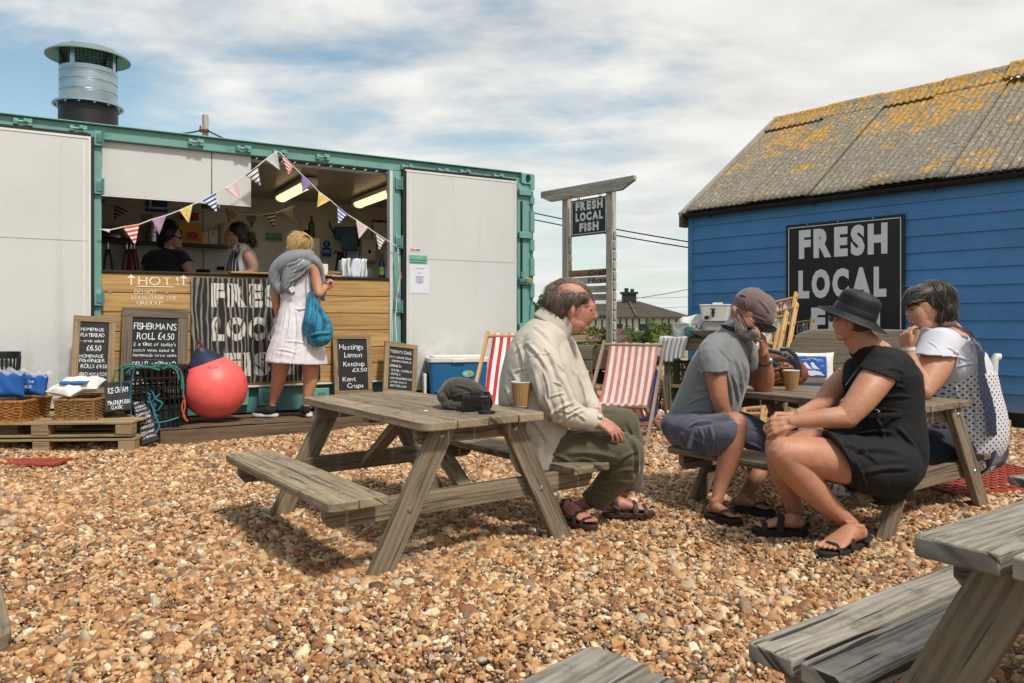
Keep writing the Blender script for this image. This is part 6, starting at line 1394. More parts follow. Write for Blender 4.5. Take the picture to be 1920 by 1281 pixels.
bunting(KF, [(185, 430), (208, 431), (230, 426), (261, 421), (284, 412), (312, 404), (336, 395), (361, 384), (380, 376), (405, 362), (430, 349), (460, 329), (483, 312), (497, 300), (519, 284)],
        [((186, 429), (206, 431), (205, 437), 'f_plain'), ((230, 426), (261, 421), (253, 460), 'f_red'), ((284, 412), (312, 404), (298, 441), 'f_floral'), ((336, 395), (361, 384), (353, 419), 'f_yellow'), ((380, 376), (405, 362), (406, 400), 'f_blue'), ((420, 354), (446, 339), (449, 376), 'f_pink'), ((460, 329), (483, 312), (488, 350), 'f_navy'), ((497, 300), (519, 284), (524, 321), 'f_plain')], -.10, 'flag bunting rising from the left post to the top rail')
bunting(KF, [(525, 286), (550, 312), (565, 327), (585, 346), (597, 359), (620, 376), (632, 387), (651, 402), (667, 412), (690, 427), (704, 437), (726, 451), (742, 461)],
        [((527, 289), (550, 312), (540, 331), 'f_red'), ((565, 327), (585, 346), (566, 361), 'f_bluefl'), ((597, 359), (620, 376), (593, 389), 'f_yellow'), ((632, 387), (651, 402), (632, 421), 'f_blue'), ((667, 412), (690, 427), (671, 448), 'f_pink'), ((704, 437), (722, 450), (709, 469), 'f_navy')], -.10, 'flag bunting falling from the top rail to the right post')
bunting(KF, [(746, 466), (748, 495), (750, 520), (744, 560), (741, 600), (744, 640)],
        [((747, 468), (748, 478), (743, 476), 'f_plain'), ((748, 490), (749, 512), (752, 524), 'f_red'), ((746, 545), (743, 562), (751, 556), 'f_bluefl')], -.13, 'loose tail of bunting hanging down the right door post')
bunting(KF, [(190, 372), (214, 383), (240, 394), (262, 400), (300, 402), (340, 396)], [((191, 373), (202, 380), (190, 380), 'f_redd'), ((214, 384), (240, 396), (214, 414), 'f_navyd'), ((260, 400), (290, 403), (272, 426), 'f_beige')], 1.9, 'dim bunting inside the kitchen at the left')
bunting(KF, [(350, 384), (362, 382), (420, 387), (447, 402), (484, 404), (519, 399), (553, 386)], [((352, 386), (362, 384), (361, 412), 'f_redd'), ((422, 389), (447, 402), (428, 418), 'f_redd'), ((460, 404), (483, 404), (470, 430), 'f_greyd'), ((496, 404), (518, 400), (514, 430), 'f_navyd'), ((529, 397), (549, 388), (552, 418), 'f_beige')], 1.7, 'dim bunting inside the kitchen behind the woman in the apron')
# ------------------------------------------------------------------ inside the kitchen
def kbox(nm, px0, py0, px1, py1, off, dep, mat, label, cat, group=None, extra=None, bev=.004, z0=None):
    a = KF.at(px0, py1, off); c = KF.at(px1, py1, off); e = KF.at((px0 + px1) / 2, py0, off); zb = a.z if z0 is None else z0
    org = KF.M @ Vector(((a.x + c.x) / 2, off + dep / 2, zb)); b = MB(KF.M); b.box(((a.x + c.x) / 2, off + dep / 2, (zb + e.z) / 2), (c.x - a.x, dep, e.z - zb)); o = b.build(nm, mat, None, org=org, bevel=bev)
    tag(o, label, cat, group)
    if extra: extra(o, a.x, c.x, zb, e.z, off)
    return o
YB = DEP - .09; CT = 1.439
def _kitchen():
    # on the shelf
    sy = YB - .26
    def tea(o, x0, x1, z0, z1, y):
        b = MB(KF.M); cx = (x0 + x1) / 2; b.lathe([(.001, 0), (.05, 0), (.052, -.003)], (cx, y - .001, (z0 + z1) / 2 + .02), 20, Matrix.Rotation(math.pi / 2, 3, 'X') @ Matrix.Diagonal((1.4, .8, 1))); b.build('picture', M['red'], o)
        b = MB(KF.M); write(b, 'TEA CAKES', (cx, y - .003, z0 + .03), (1, 0, 0), (0, 0, 1), .035, (x1 - x0) * .75, 0, .02, align='c'); b.build('lettering', M['red'], o, smooth=0)
    kbox('cake_box', 341, 432, 381, 453, sy, .2, M['yellow'], 'large yellow tea cake box on the kitchen shelf', 'box', extra=tea, z0=ZSH)
    kbox('cake_box', 335, 420, 377, 432.5, sy + .02, .18, M['yellow'], 'smaller yellow box stacked on the large tea cake box', 'box')
    kbox('cardboard_carton', 381, 434, 390, 454, sy, .14, M['kraftwhite'], 'slim pale carton next to the yellow boxes', 'carton', 'pale cartons on the shelf', z0=ZSH)
    def lid(o, x0, x1, z0, z1, y): b = MB(KF.M); b.lathe([(.001, 0), (.02, 0)], ((x0 + x1) / 2, y - .0015, z1 - .04), 16, Matrix.Rotation(math.pi / 2, 3, 'X')); b.build('round_logo', M['mint'], o)
    kbox('cardboard_carton', 391, 431, 409, 455, sy, .16, M['kraftwhite'], 'wider pale carton with a round green mark on the shelf', 'carton', 'pale cartons on the shelf', extra=lid, z0=ZSH)
    def pot(px, py, r, h, nm, mt, label, cat, off=sy + .12, z0=None, prof=None, grp=None):
        p = KF.at(px, py, off); z = (ZSH if z0 is None else z0); c = KF.M @ Vector((p.x, off, z)); b = MB()
        b.lathe(prof or [(.001, 0), (r * .9, 0), (r, h * .1), (r, h), (r * 1.05, h + .004), (r * .95, h), (r * .93, h * .3)], c, 24); o = b.build(nm, mt, None, org=c); return tag(o, label, cat, grp)
    pot(422, 440, .075, .26, 'storage_jar', M['cream'], 'cream storage jar behind the woman in the apron', 'jar')
    pot(346, 415, .05, .08, 'cake_tin', M['red'], 'small red round tin on top of the yellow boxes', 'tin', z0=ZSH + .285, off=sy + .1, grp='small round tins on the yellow boxes'); pot(365, 415, .045, .085, 'cake_tin', M['red'], 'second small red tin on top of the yellow boxes', 'tin', z0=ZSH + .285, off=sy + .1, grp='small round tins on the yellow boxes')
    for k in range(4): pot(286, 440, .085, .06, 'steel_pan', M['stainless'], ('bottom', 'second', 'third', 'top')[k] + ' steel pan of the nested stack on the shelf', 'pan', z0=ZSH + .05 * k, grp='nested steel pans on the shelf')
    pot(215, 445, .17, .02, 'steel_tray', M['darksteel'], 'dark baking tray at the left end of the shelf', 'tray', grp=None)
    p = KF.at(208, 450, sy + .1); c = KF.M @ Vector((p.x, sy + .12, ZSH + .021)); b = MB(); b.lathe([(.15 * math.cos(a), .15 * math.sin(a)) for a in np.linspace(0, 1.5, 10)], c, 28); tag(b.build('dome_lid', M['stainless'], None, org=c), 'shiny domed pan lid on the baking tray', 'lid')
    kbox('black_tray', 242, 452, 268, 457, sy, .2, M['black'], 'flat black tray near the middle of the shelf', 'tray', z0=ZSH)
    def pic(o, x0, x1, z0, z1, y): b = MB(KF.M); b.box((x0 + (x1 - x0) * .2, y - .0015, (z0 + z1) / 2 + .02), ((x1 - x0) * .12, .002, (z1 - z0) * .6)); b.box(((x0 + x1) / 2, y - .0015, z0 + .04), ((x1 - x0) * .8, .002, .02)); b.build('print', M['paper'], o)
    kbox('lino_print', 274, 374, 314, 396, YB - .02, .006, M['blueprint'], 'dark blue poster on the back wall of the kitchen', 'poster', extra=pic, bev=0)
    pot(396, 388, .10, .08, 'hanging_pan', M['stainless'], 'steel dish hanging below the white hatch panel', 'pan', off=1.0, z0=KF.at(396, 393, 1.0).z)
    # hanging tongs
    for i, px in enumerate((203, 238, 246, 252)):
        z1 = KF.at(px, 462, YB - .12).z; z2 = KF.at(px, 508, YB - .12).z; x = KF.at(px, 480, YB - .12).x; t = thing('kitchen_tongs', ('tongs hanging at the far left of the kitchen', 'red handled tongs hanging left of the dark cloth', 'long handled utensil hanging in the middle of the rack', 'red handled tongs hanging nearest the woman in black')[i], 'tongs', KF.M @ Vector((x, YB - .12, z2)), group='utensils hanging under the shelf')
        b = MB(KF.M); b.tube([(x, YB - .12, z1), (x - .03, YB - .12, (z1 + z2) / 2), (x - .045, YB - .12, z2)], .012, 6); b.tube([(x, YB - .12, z1), (x + .03, YB - .12, (z1 + z2) / 2), (x + .045, YB - .12, z2)], .012, 6); b.build('arm', M['darksteel'] if i % 2 == 0 else M['red'], t)
        b = MB(KF.M); b.tube([(x, YB - .12, z1 + .04), (x, YB - .12, z1 - .03)], .014, 6); b.build('hinge', M['stainless'], t)
    kbox('wall_panel', 216, 466, 262, 516, YB - .015, .012, M['panel_in'], 'grey cabinet door under the kitchen shelf', 'cabinet')
    kbox('power_socket', 407, 500, 421, 506, YB - .02, .02, M['inkblack'], 'black power socket on the back wall', 'socket'); kbox('small_kettle', 370, 505, 394, 516, YB - .5, .1, M['inkblack'], 'dark gadget with blue lights behind the counter', 'appliance')
    def ms(o, x0, x1, z0, z1, y): b = MB(KF.M); write(b, 'simply ice cream', ((x0 + x1) / 2, y - .0015, z0 + .02), (1, 0, 0), (0, 0, 1), .022, (x1 - x0) * .9, 0, .01, align='c'); b.build('lettering', M['inkblack'], o, smooth=0)
    kbox('sticker', 498, 437, 529, 451, YB - .02, .004, M['mint'], 'mint green ice cream sticker on the back wall inside', 'sticker', bev=0, extra=ms)
    # right half of the kitchen
    kbox('fridge', 581, 447, 600, 516, 1.7, .5, M['white_plastic'], 'tall white fridge side behind the blonde woman', 'fridge', bev=.01)
    def sg(o, x0, x1, z0, z1, y):
        b = MB(KF.M); b.box(((x0 + x1) / 2, y - .0015, z0 + (z1 - z0) * .30), ((x1 - x0) * .9, .002, (z1 - z0) * .55)); b.lathe([(.001, 0), (.05, 0)], ((x0 + x1) / 2, y - .0015, z0 + (z1 - z0) * .8), 24, Matrix.Rotation(math.pi / 2, 3, 'X')); b.build('blue_sign', M['blueprint'], o)
        b = MB(KF.M); b.box(((x0 + x1) / 2, y - .003, z0 + (z1 - z0) * .82), (.012, .002, .05)); b.box(((x0 + x1) / 2, y - .003, z0 + (z1 - z0) * .40), ((x1 - x0) * .7, .002, .01)); b.box(((x0 + x1) / 2, y - .003, z0 + (z1 - z0) * .30), ((x1 - x0) * .6, .002, .01)); b.build('pictogram', M['paper'], o)
    kbox('safety_sign', 603, 452, 622, 482, YB - .02, .004, M['paper'], 'blue and white safety notice on the back wall', 'notice', bev=0, extra=sg)
    p = KF.at(630, 450, YB - .2); z1 = KF.at(630, 437, YB - .2).z; c1 = KF.at(672, 430, YB - .2)
    t = thing('paper_roll', 'large blue paper roll on a wall holder', 'paper roll', KF.M @ Vector((p.x, YB - .2, z1))); b = MB(KF.M); b.cyl((p.x, YB - .18, z1 - .0), (c1.x, YB - .18, z1 + .02), .085, n=24); b.build('roll', M['blueroll'], t)
    b = MB(KF.M); b.grid(lambda u, v: Vector((p.x + .04 + (c1.x - p.x - .08) * u, YB - .27 - .02 * math.sin(v * 3), z1 - .23 * v)), 8, 8); b.build('loose_sheet', M['blueroll'], t, solid=.002); b = MB(KF.M); b.tube([(p.x - .02, YB - .18, z1), (p.x - .05, YB - .1, z1 + .1), (p.x - .03, YB - .03, z1 + .16)], .01, 6); b.build('holder', M['inkblack'], t)
    def cl(o, x0, x1, z0, z1, y): b = MB(KF.M); b.box(((x0 + x1) / 2, y - .002, (z0 + z1) / 2 - .01), ((x1 - x0) * .88, .003, (z1 - z0) * .86)); b.build('sheet', M['paper'], o); b = MB(KF.M); b.box(((x0 + x1) / 2, y - .006, z1 - .01), (.09, .014, .02)); b.build('clip', M['inkblack'], o)
    kbox('clipboard', 698, 413, 726, 458, YB - .05, .006, M['red'], 'red clipboard with a checklist hanging at the right', 'clipboard', extra=cl, bev=0)
    kbox('leaflet_frame', 648, 448, 675, 486, YB - .05, .01, M['inkblack'], 'black framed leaflet with a green head on the wall', 'notice', bev=0, extra=lambda o, x0, x1, z0, z1, y: (lambda b: (b.box(((x0 + x1) / 2, y - .002, z0 + (z1 - z0) * .35), ((x1 - x0) * .85, .003, (z1 - z0) * .6)), b.build('sheet', M['paper'], o)))(MB(KF.M)))
    o = kbox('soap_dispenser', 679, 449, 707, 490, YB - .16, .13, M['white_plastic'], 'big white paper towel dispenser above the sink', 'dispenser', bev=.03, extra=lambda o, x0, x1, z0, z1, y: (lambda b: (b.lathe([(.001, 0), (.028, 0)], ((x0 + x1) / 2, y - .0015, (z0 + z1) / 2), 3, Matrix.Rotation(math.pi / 2, 3, 'X') @ Matrix.Rotation(math.pi / 2, 3, 'Z')), b.lathe([(.001, 0), (.022, 0)], ((x0 + x1) / 2, y - .0015, (z0 + z1) / 2 - .02), 20, Matrix.Rotation(math.pi / 2, 3, 'X')), b.build('window', M['inkblack'], o)))(MB(KF.M)))
    kbox('soap_dispenser', 687, 504, 698, 520, .9, .1, M['white_plastic'], 'small white dispenser on the counter by the dark bottle', 'dispenser', bev=.01, z0=CT)
    t0 = thing('spray_hose', 'black coiled spray hose hanging over the sink', 'hose', KF.w(630, 515, 1.2)); b = MB(KF.M); a = KF.at(630, 472, 1.2); c = KF.at(634, 515, 1.2); n = 160
    b.tube([Vector((a.x + (c.x - a.x) * u + .05 + .035 * math.cos(u * 90), 1.2 + .035 * math.sin(u * 90), a.z + (c.z - a.z) * u)) for u in np.linspace(0, 1, n)], .008, 5); b.build('coil', M['inkblack'], t0)
    b = MB(KF.M); b.tube([(a.x - .03, 1.2, a.z - .03), (a.x, 1.2, a.z + .01), (a.x + .03, 1.2, a.z), (a.x - .01, 1.2, c.z)], .012, 6); b.build('pipe', M['inkblack'], t0)
    # on the counter
    kbox('milk_carton', 600, 495, 615, 516, .12, .1, M['white'], 'small white open carton on the counter', 'carton', bev=.002, z0=CT)
    p = KF.at(628, 515, .12); t = thing('fork_tray', 'tray of pale wooden forks on the counter', 'tray', KF.M @ Vector((p.x, .14, CT))); b = MB(KF.M); b.box((p.x, .14, CT + .012), (.24, .12, .022)); b.build('tray', M['stainless'], t, bevel=.003)
    b = MB(KF.M)
    for k in range(34): b.beam((p.x + random.uniform(-.11, .08), .09 + random.random() * .1, CT + .028 + random.random() * .02), (p.x + random.uniform(-.08, .11), .09 + random.random() * .1, CT + .035 + random.random() * .035), .01, .002)
    b.build('forks', M['beech'], t)
    def nap(o, x0, x1, z0, z1, y): pass
    t = thing('paper_bag_stack', 'bulging stack of white paper bags with green lines on the counter', 'paper bags', KF.w(664, 518, .14)); x0 = KF.at(643, 515, .08).x; x1 = KF.at(687, 515, .08).x; z1 = KF.at(664, 486, .08).z
    for k in range(7):
        b = MB(KF.M); xx = x0 + (x1 - x0) * (k + .5) / 7; b.grid(lambda u, v, xx=xx, k=k: Vector((xx + (u - .5) * .034 + .006 * math.sin(7 * v + k), .07 + .015 * math.sin(u * 3 + k) , CT + (z1 - CT) * v * (1 + .04 * math.sin(k * 2.3)))), 4, 8); b.build('paper_bag', M['paper'], t, solid=.02)
    b = MB(KF.M)
    for k in range(5): xx = x0 + (x1 - x0) * (k + .5) / 5; b.box((xx, .049, (CT + z1) / 2), (.008, .002, (z1 - CT) * .9))
    b.build('green_line', M['greenp'], t)
    b = MB(KF.M); b.box(((x0 + x1) / 2, .16, (CT + z1) / 2), (x1 - x0, .14, z1 - CT - .02)); b.build('inner_stack', M['paper'], t, bevel=.01)
    p = KF.at(717, 520, .10); c = KF.M @ Vector((p.x, .12, CT)); z1 = KF.at(717, 477, .12).z - CT; t = thing('wine_bottle', 'dark glass bottle at the right end of the counter', 'bottle', c); b = MB(); b.lathe([(.001, 0), (.033, 0), (.034, .02), (.034, z1 * .62), (.014, z1 * .78), (.013, z1), (.001, z1)], c, 24); b.build('glass', M['blackgloss'], t); b = MB(); b.lathe([(.0348, z1 * .15), (.0348, z1 * .48)], c, 24); b.build('label', M['greenp'], t)
    kbox('cardboard_carton', 722, 500, 728, 520, .15, .12, M['kraftwhite'], 'pale carton squeezed beside the dark bottle', 'carton', z0=CT)
    kbox('open_booklet', 430, 511, 480, 514, -.04, .2, M['paper'], 'open white booklet lying on the wooden counter edge', 'booklet', z0=CT + .012, bev=0)
    p = KF.at(584, 430, 1.9); c = KF.M @ Vector((p.x, 1.9, KF.at(584, 446, 1.9).z)); t = thing('sauce_bottle', 'dark green bottle with a red cap on top of the fridge', 'bottle', c); b = MB(); b.lathe([(.001, 0), (.04, 0), (.04, .17), (.015, .22), (.001, .22)], c, 20); b.build('bottle', plain('green_glass', '1c3420', .2, bump=0), t); b = MB(); b.lathe([(.017, .22), (.014, .28), (.001, .28)], c, 12); b.build('cap', M['red'], t)
    p = KF.at(573, 436, 1.9); c = KF.M @ Vector((p.x, 1.9, KF.at(573, 446, 1.9).z)); b = MB(); b.ell(c + Vector((0, 0, .05)), (.07, .06, .05)); tag(b.build('steel_kettle', M['inkblack'], None, org=c), 'round dark kettle on top of the fridge', 'kettle')
_kitchen()
# ------------------------------------------------------------------ people: sculpting helpers
from mathutils.bvhtree import BVHTree
BODY = [None]; WORN = ('shirt', 'trousers', 't_shirt', 'shorts', 'dress', 'top', 'tunic', 'vest_top', 'apron')
class Sculpt(MB):
    """closed tapered shapes that are fused into one continuous surface"""
    def limb(s, pts, sub=3, cut=None, cut0=None):
        """pts: (px, py, distance, half width in photo pixels[, half thickness in metres])"""
        P = []
        for p in pts:
            p = list(p); c = W(p[0], p[1], p[2]); a = p[3] * p[2] / F; b = p[4] if len(p) > 4 else a; P.append((c, a, b))
        Q = []
        if len(P) > 2:
            for i in range(len(P) - 1):
                g = lambda j: P[max(0, min(len(P) - 1, j))]; p0, p1, p2, p3 = g(i - 1), g(i), g(i + 1), g(i + 2)
                for k in range(sub):
                    u = k / sub; cr = lambda A, B, C_, D: (B * 2 + (C_ - A) * u + (A * 2 - B * 5 + C_ * 4 - D) * u * u + (B * 3 - A - C_ * 3 + D) * u ** 3) * .5
                    Q.append(tuple(cr(p0[m], p1[m], p2[m], p3[m]) for m in range(3)))
            Q.append(P[-1])
        else: Q = P
        R = []; n1p = None; m = len(Q)
        for i in range(m):
            t = (Q[min(i + 1, m - 1)][0] - Q[max(i - 1, 0)][0]); t.normalize(); v = (Q[i][0] - Vector((0, 0, 1))).normalized(); n1 = t.cross(v)
            if n1.length < .25 and n1p: n1 = n1p - t * n1p.dot(t)
            n1.normalize(); n1 = -n1 if n1p and n1.dot(n1p) < 0 else n1; n1p = n1; n2 = t.cross(n1); R.append((Q[i][0], t, n1, n2, Q[i][1], Q[i][2]))
        rs = []; K_ = 28
        def ring(c, n1, n2, a, b): return [c + n1 * (a * math.cos(q)) + n2 * (b * math.sin(q)) for q in [2 * math.pi * k / K_ for k in range(K_)]]
        c, t, n1, n2, a, b = R[0]; e = min(a, b)
        fl = lambda rg, c, t, n: [p - t * ((p - c).dot(n) / t.dot(n)) for p in rg]
        for q in (78, 50, 25) if not cut0 else (): q = math.radians(q); rs.append(ring(c - t * e * math.sin(q), n1, n2, a * math.cos(q), b * math.cos(q)))
        for c, t, n1, n2, a, b in R: rs.append(ring(c, n1, n2, a, b))
        if cut0: n = Vector((cut0[0], 0, -cut0[1])).normalized(); c, t, n1, n2, a, b = R[0]; rs[0] = fl(rs[0], c, t, n); rs = [rs[0]] + [r_ for r_, q_ in zip(rs[1:], R[1:]) if (q_[0] - R[0][0]).dot(n) < -.5 * q_[4]] if len(rs) > 6 else rs
        c, t, n1, n2, a, b = R[-1]
        if cut: n = Vector((cut[0], 0, -cut[1])).normalized(); rs = [r_ for r_, q_ in zip(rs[:-1], ([None] * (len(rs) - len(R)) + R)[:-1]) if q_ is None or (q_[0] - c).dot(n) < -.35 * q_[4]] + [fl(rs[-1], c, t, n)]
        e = min(a, b)
        for q in (25, 50, 78) if not cut else (): q = math.radians(q); rs.append(ring(c + t * e * math.sin(q), n1, n2, a * math.cos(q), b * math.cos(q)))
        s.rings(rs); return s
    def lump(s, px, py, d, rx, ry, rz, rot=0.0):
        R = Matrix.Rotation(math.radians(rot), 3, 'Y'); s.ell(W(px, py, d), (rx * d / F, rz, ry * d / F), R, 18, 12); return s
    def hand(s, wrist, fwd, back, thumb=1, curl=(20, 25, 30, 35), size=1.0, thumbcurl=20, spread=5, seg2=1.0):
        """wrist point, direction of the palm, direction the back of the hand faces; thumb +1/-1 picks its side"""
        f = Vector(fwd).normalized(); u = Vector(back); u = (u - f * u.dot(f)).normalized(); l = f.cross(u) * thumb; w = Vector(wrist); k = size
        def tube(P, r): s.tube(P, r, 8)
        for q in (-.6, 0, .6):
            a = w + l * (q * .030 * k); b = w + f * (.085 * k) + l * (q * .052 * k) - u * .002; s.tube([a - f * .01, a.lerp(b, .5) + u * .002, b], [.014 * k, .016 * k, .0125 * k], 8)
        for i in range(4):
            y = (.0315 - i * .021) * k; ln = (.072, .080, .074, .058)[i] * k; p = w + f * ((.086, .090, .086, .078)[i] * k) + l * y; ang = 0; P = [p - f * .02 * k]; P.append(p); c = curl[i]; sp = math.radians(spread * (1.5 - i) * .7)
            fd = (f * math.cos(sp) + l * math.sin(sp)).normalized()
            for j, q in enumerate((.44, .31, .25)):
                ang += math.radians(c * (1 if j == 0 else seg2)); dr = fd * math.cos(ang) - u * math.sin(ang); p = p + dr * (ln * q); P.append(p)
            r = (.0088, .0092, .0088, .0076)[i] * k; s.tube(P + [P[-1] + (P[-1] - P[-2]) * .12], [r * 1.1, r * 1.08, r, r * .92, r * .82, r * .45], 8)
        p = w + f * .018 * k + l * .022 * k; P = [p]; a = math.radians(38); dr = (f * math.cos(a) + l * math.sin(a) * .9 - u * .35).normalized(); p = p + dr * .040 * k; P.append(p)
        a = math.radians(38 - thumbcurl); dr = (f * math.cos(a) + l * math.sin(a) * .8 - u * .3).normalized(); p = p + dr * .033 * k; P.append(p); a -= math.radians(thumbcurl * .7); dr = (f * math.cos(a) + l * math.sin(a) - u * .3).normalized(); P.append(p + dr * .025 * k)
        s.tube(P, [.015 * k, .012 * k, .0105 * k, .007 * k], 8); return s
    def foot(s, heel, toe, ankle_h=.075, w=.046, side=1, arch=1.0):
        """heel and toe tip on the sole plane (world); toes are separate"""
        h = Vector(heel); t = Vector(toe); f = (t - h); L_ = f.length; f.normalize(); up = Vector((0, 0, 1)); l = f.cross(up) * side; k = L_ / .25
        rs = []
        for u, zc, a, b in ((.0, .030, .018, .018), (.06, .032, .029, .030), (.2, .038, .031, .036), (.38, .037, .034, .034), (.55, .029, .041, .025), (.70, .021, .046, .018), (.80, .015, .043, .013)):
            c = h + f * (u * L_) + up * zc * k + l * (.004 * math.sin(u * 3)); rs.append([c + l * (a * k * w / .046 * math.cos(q)) + up * (b * k * math.sin(q)) for q in [2 * math.pi * j / 14 for j in range(14)]])
        s.rings(rs)
        for i, (y, e, r) in enumerate(((.030, 1.0, .0125), (.012, .985, .0088), (-.003, .955, .0082), (-.017, .92, .0078), (-.030, .875, .0078))):
            p0 = h + f * (.72 * L_) + l * y * k * w / .046 + up * .015 * k; p1 = h + f * ((e - .03) * L_) + l * (y * 1.08) * k * w / .046 + up * .011 * k; s.tube([p0, p0.lerp(p1, .6) + up * .003, p1], [r * k, r * k, r * k * .8], 8)
        s.tube([h + f * (.22 * L_) + up * .04 * k, h + f * (.20 * L_) + up * ankle_h * k], [.034 * k, .033 * k], 10); return s
def nz3(co, f, seed):
    r = np.random.default_rng(seed); q = 0
    for k in range(5): d = r.normal(size=3); d /= np.linalg.norm(d); q = q + np.sin(co @ d * f * r.uniform(.6, 1.5) + r.uniform(0, 6))
    return q / 2.5
def sculpt(mb, name, mat, parent, vox=.005, smooth=4, folds=(), noise=(), solid=0.):
    me = bpy.data.meshes.new('tmp'); me.from_pydata(mb.v, [], mb.f); bm = bmesh.new(); bm.from_mesh(me); bmesh.ops.recalc_face_normals(bm, faces=bm.faces); bm.to_mesh(me); bm.free()
    ob = bpy.data.objects.new('tmp', me); COL.objects.link(ob); r = ob.modifiers.new('r', 'REMESH'); r.mode = 'VOXEL'; r.voxel_size = vox
    sm = ob.modifiers.new('s', 'SMOOTH'); sm.factor = .5; sm.iterations = smooth
    dg = bpy.context.evaluated_depsgraph_get(); dg.update(); m2 = bpy.data.meshes.new_from_object(ob.evaluated_get(dg)); bpy.data.objects.remove(ob)
    n = len(m2.vertices); co = np.empty(n * 3); m2.vertices.foreach_get('co', co); co = co.reshape(-1, 3); nr = np.empty(n * 3); m2.vertex_normals.foreach_get('vector', nr); nr = nr.reshape(-1, 3)
    disp_ = np.zeros(n); PX = 960 + F * co[:, 0] / co[:, 1]; PY = HY - F * (co[:, 2] - 1) / co[:, 1]; face = np.clip(-(nr * (co - [0, 0, 1])).sum(1) / np.linalg.norm(co - [0, 0, 1], axis=1) * 2 + .3, 0, 1)
    for x0, y0, x1, y1, w, a in folds:
        dx, dy = x1 - x0, y1 - y0; l = math.hypot(dx, dy); u = ((PX - x0) * dx + (PY - y0) * dy) / l; v = ((PX - x0) * -dy + (PY - y0) * dx) / l + .12 * l * np.sin(u / l * 3.1) * .5
        e = np.clip(np.minimum(u, l - u) / (.3 * l) + .15, 0, 1); e = e * e * (3 - 2 * e); t = v / (w * .6)
        disp_ += face * e * a * 1.25 * (np.exp(-t * t) - .75 * np.exp(-((t - 1.7) ** 2) * .9) - .35 * np.exp(-((t + 1.7) ** 2)))
    for k, (a, f) in enumerate(noise):
        q = nz3(co + .02 * nz3(co, f * .7, 50 + k)[:, None], f, 7 * k + len(name)); disp_ += a * (1 - 2 * np.abs(q)) * .6 if a > 0 else -a * q * (.45 if f < 40 and solid != 9 else 1)
    co = co + nr * disp_[:, None]; m2.vertices.foreach_set('co', co.ravel())
    if name == 'body': BODY[0] = BVHTree.FromPolygons([v.co.copy() for v in m2.vertices], [tuple(p.vertices) for p in m2.polygons])
    elif name in WORN:      # cloth never sinks into the skin it lies on
        for v in m2.vertices:
            q, n_, _, dd = BODY[0].find_nearest(v.co, .04)
            if q is not None:
                k = (v.co - q).dot(n_)
                if k < .007: v.co += n_ * (.007 - k)
    o0 = ORG[parent.name]
    m2.transform(Matrix.Translation(-o0)); m2.name = name; m2.materials.clear(); m2.materials.append(mat); m2.polygons.foreach_set('use_smooth', [True] * len(m2.polygons))
    return finish(name, m2, parent, o0, 0, solid)
def strands(name, src, mat, parent, n, length, flow, r=.0009, lift=.25, seed=1, curve=.4, region=None):
    """thin hairs rooted on the surface of src, combed along flow(position, normal)"""
    g = np.random.default_rng(seed); me = src.data; o0 = ORG[src.name]; nv = len(me.vertices); b = MB(); idx = g.integers(0, nv, n)
    for i in idx:
        v = me.vertices[int(i)]; p = v.co + o0; nrm_ = v.normal.copy()
        if region and not region(p): continue
        f = Vector(flow(p, nrm_)); f = f - nrm_ * f.dot(nrm_)
        if f.length < 1e-4: continue
        f.normalize(); f = (f + Vector(g.normal(0, .16, 3))).normalized(); L_ = length * g.uniform(.6, 1.25); P = [p - nrm_ * .003]; d = (f + nrm_ * lift).normalized(); q = p.copy()
        for k in range(4): d = (d - nrm_ * curve * .25 + Vector((0, 0, -.06))).normalized(); q = q + d * (L_ / 4); P.append(q.copy())
        b.tube(P, [r, r, r * .9, r * .7, r * .25], 3, cap=False)
    return b.build(name, mat, parent, smooth=60)
def hairmat(name, a, b, rough=.45):
    m = MT(name); r = m.attr('rnd').outputs['Fac']; v = m.map('Object', 1); c = m.mix(m.rng(r, 0, 1), lin(a), lin(b)); c = m.mix(m.rng(m.noise(m.map('Object', (90, 90, 25)), 1, 4), .35, .65), c, lin(a)); m.bump(m.noise(m.map('Object', (260, 260, 60)), 1, 3), .5, .004)
    return m.done(c, rough)
def person(name_label, base, group=None):
    return thing('person', name_label, 'person', base, group=group)
def sole(P, z0, th, mat, par, name='sole'):
    b = MB(); M4 = Matrix.Translation((0, 0, z0)); b.prism([(p.x, p.y) for p in P], M4, th); return b.build(name, mat, par, bevel=.003)
def footprint(h, t, w, side=1, toe=.012, hw=None):
    f = (t - h); f.z = 0; L_ = f.length; f.normalize(); l = f.cross(Vector((0, 0, 1))) * side; P = []
    for u, a in ((-.05, .0), (-.035, .55), (.04, .78), (.25, .80), (.45, .86), (.65, 1.1), (.8, 1.18), (.95, .95), (1.03, .5), (1.06, .0)): P.append(h + f * (u * L_) + l * (a * w))
    for u, a in ((1.03, .3), (.93, .75), (.8, 1.0), (.65, 1.05), (.45, .82), (.25, .72), (.04, .74), (-.035, .5)): P.append(h + f * (u * L_) - l * (a * w))
    return P, f, l, L_
def strap(P, w, par, mat, name='strap', up=None): 
    b = MB(); b.tube(P, w if up is None else w * .25, 8, flat=.5 if up is None else 4., up=up if up is not None else (0, 0, 1)); return b.build(name, mat, par, smooth=60)
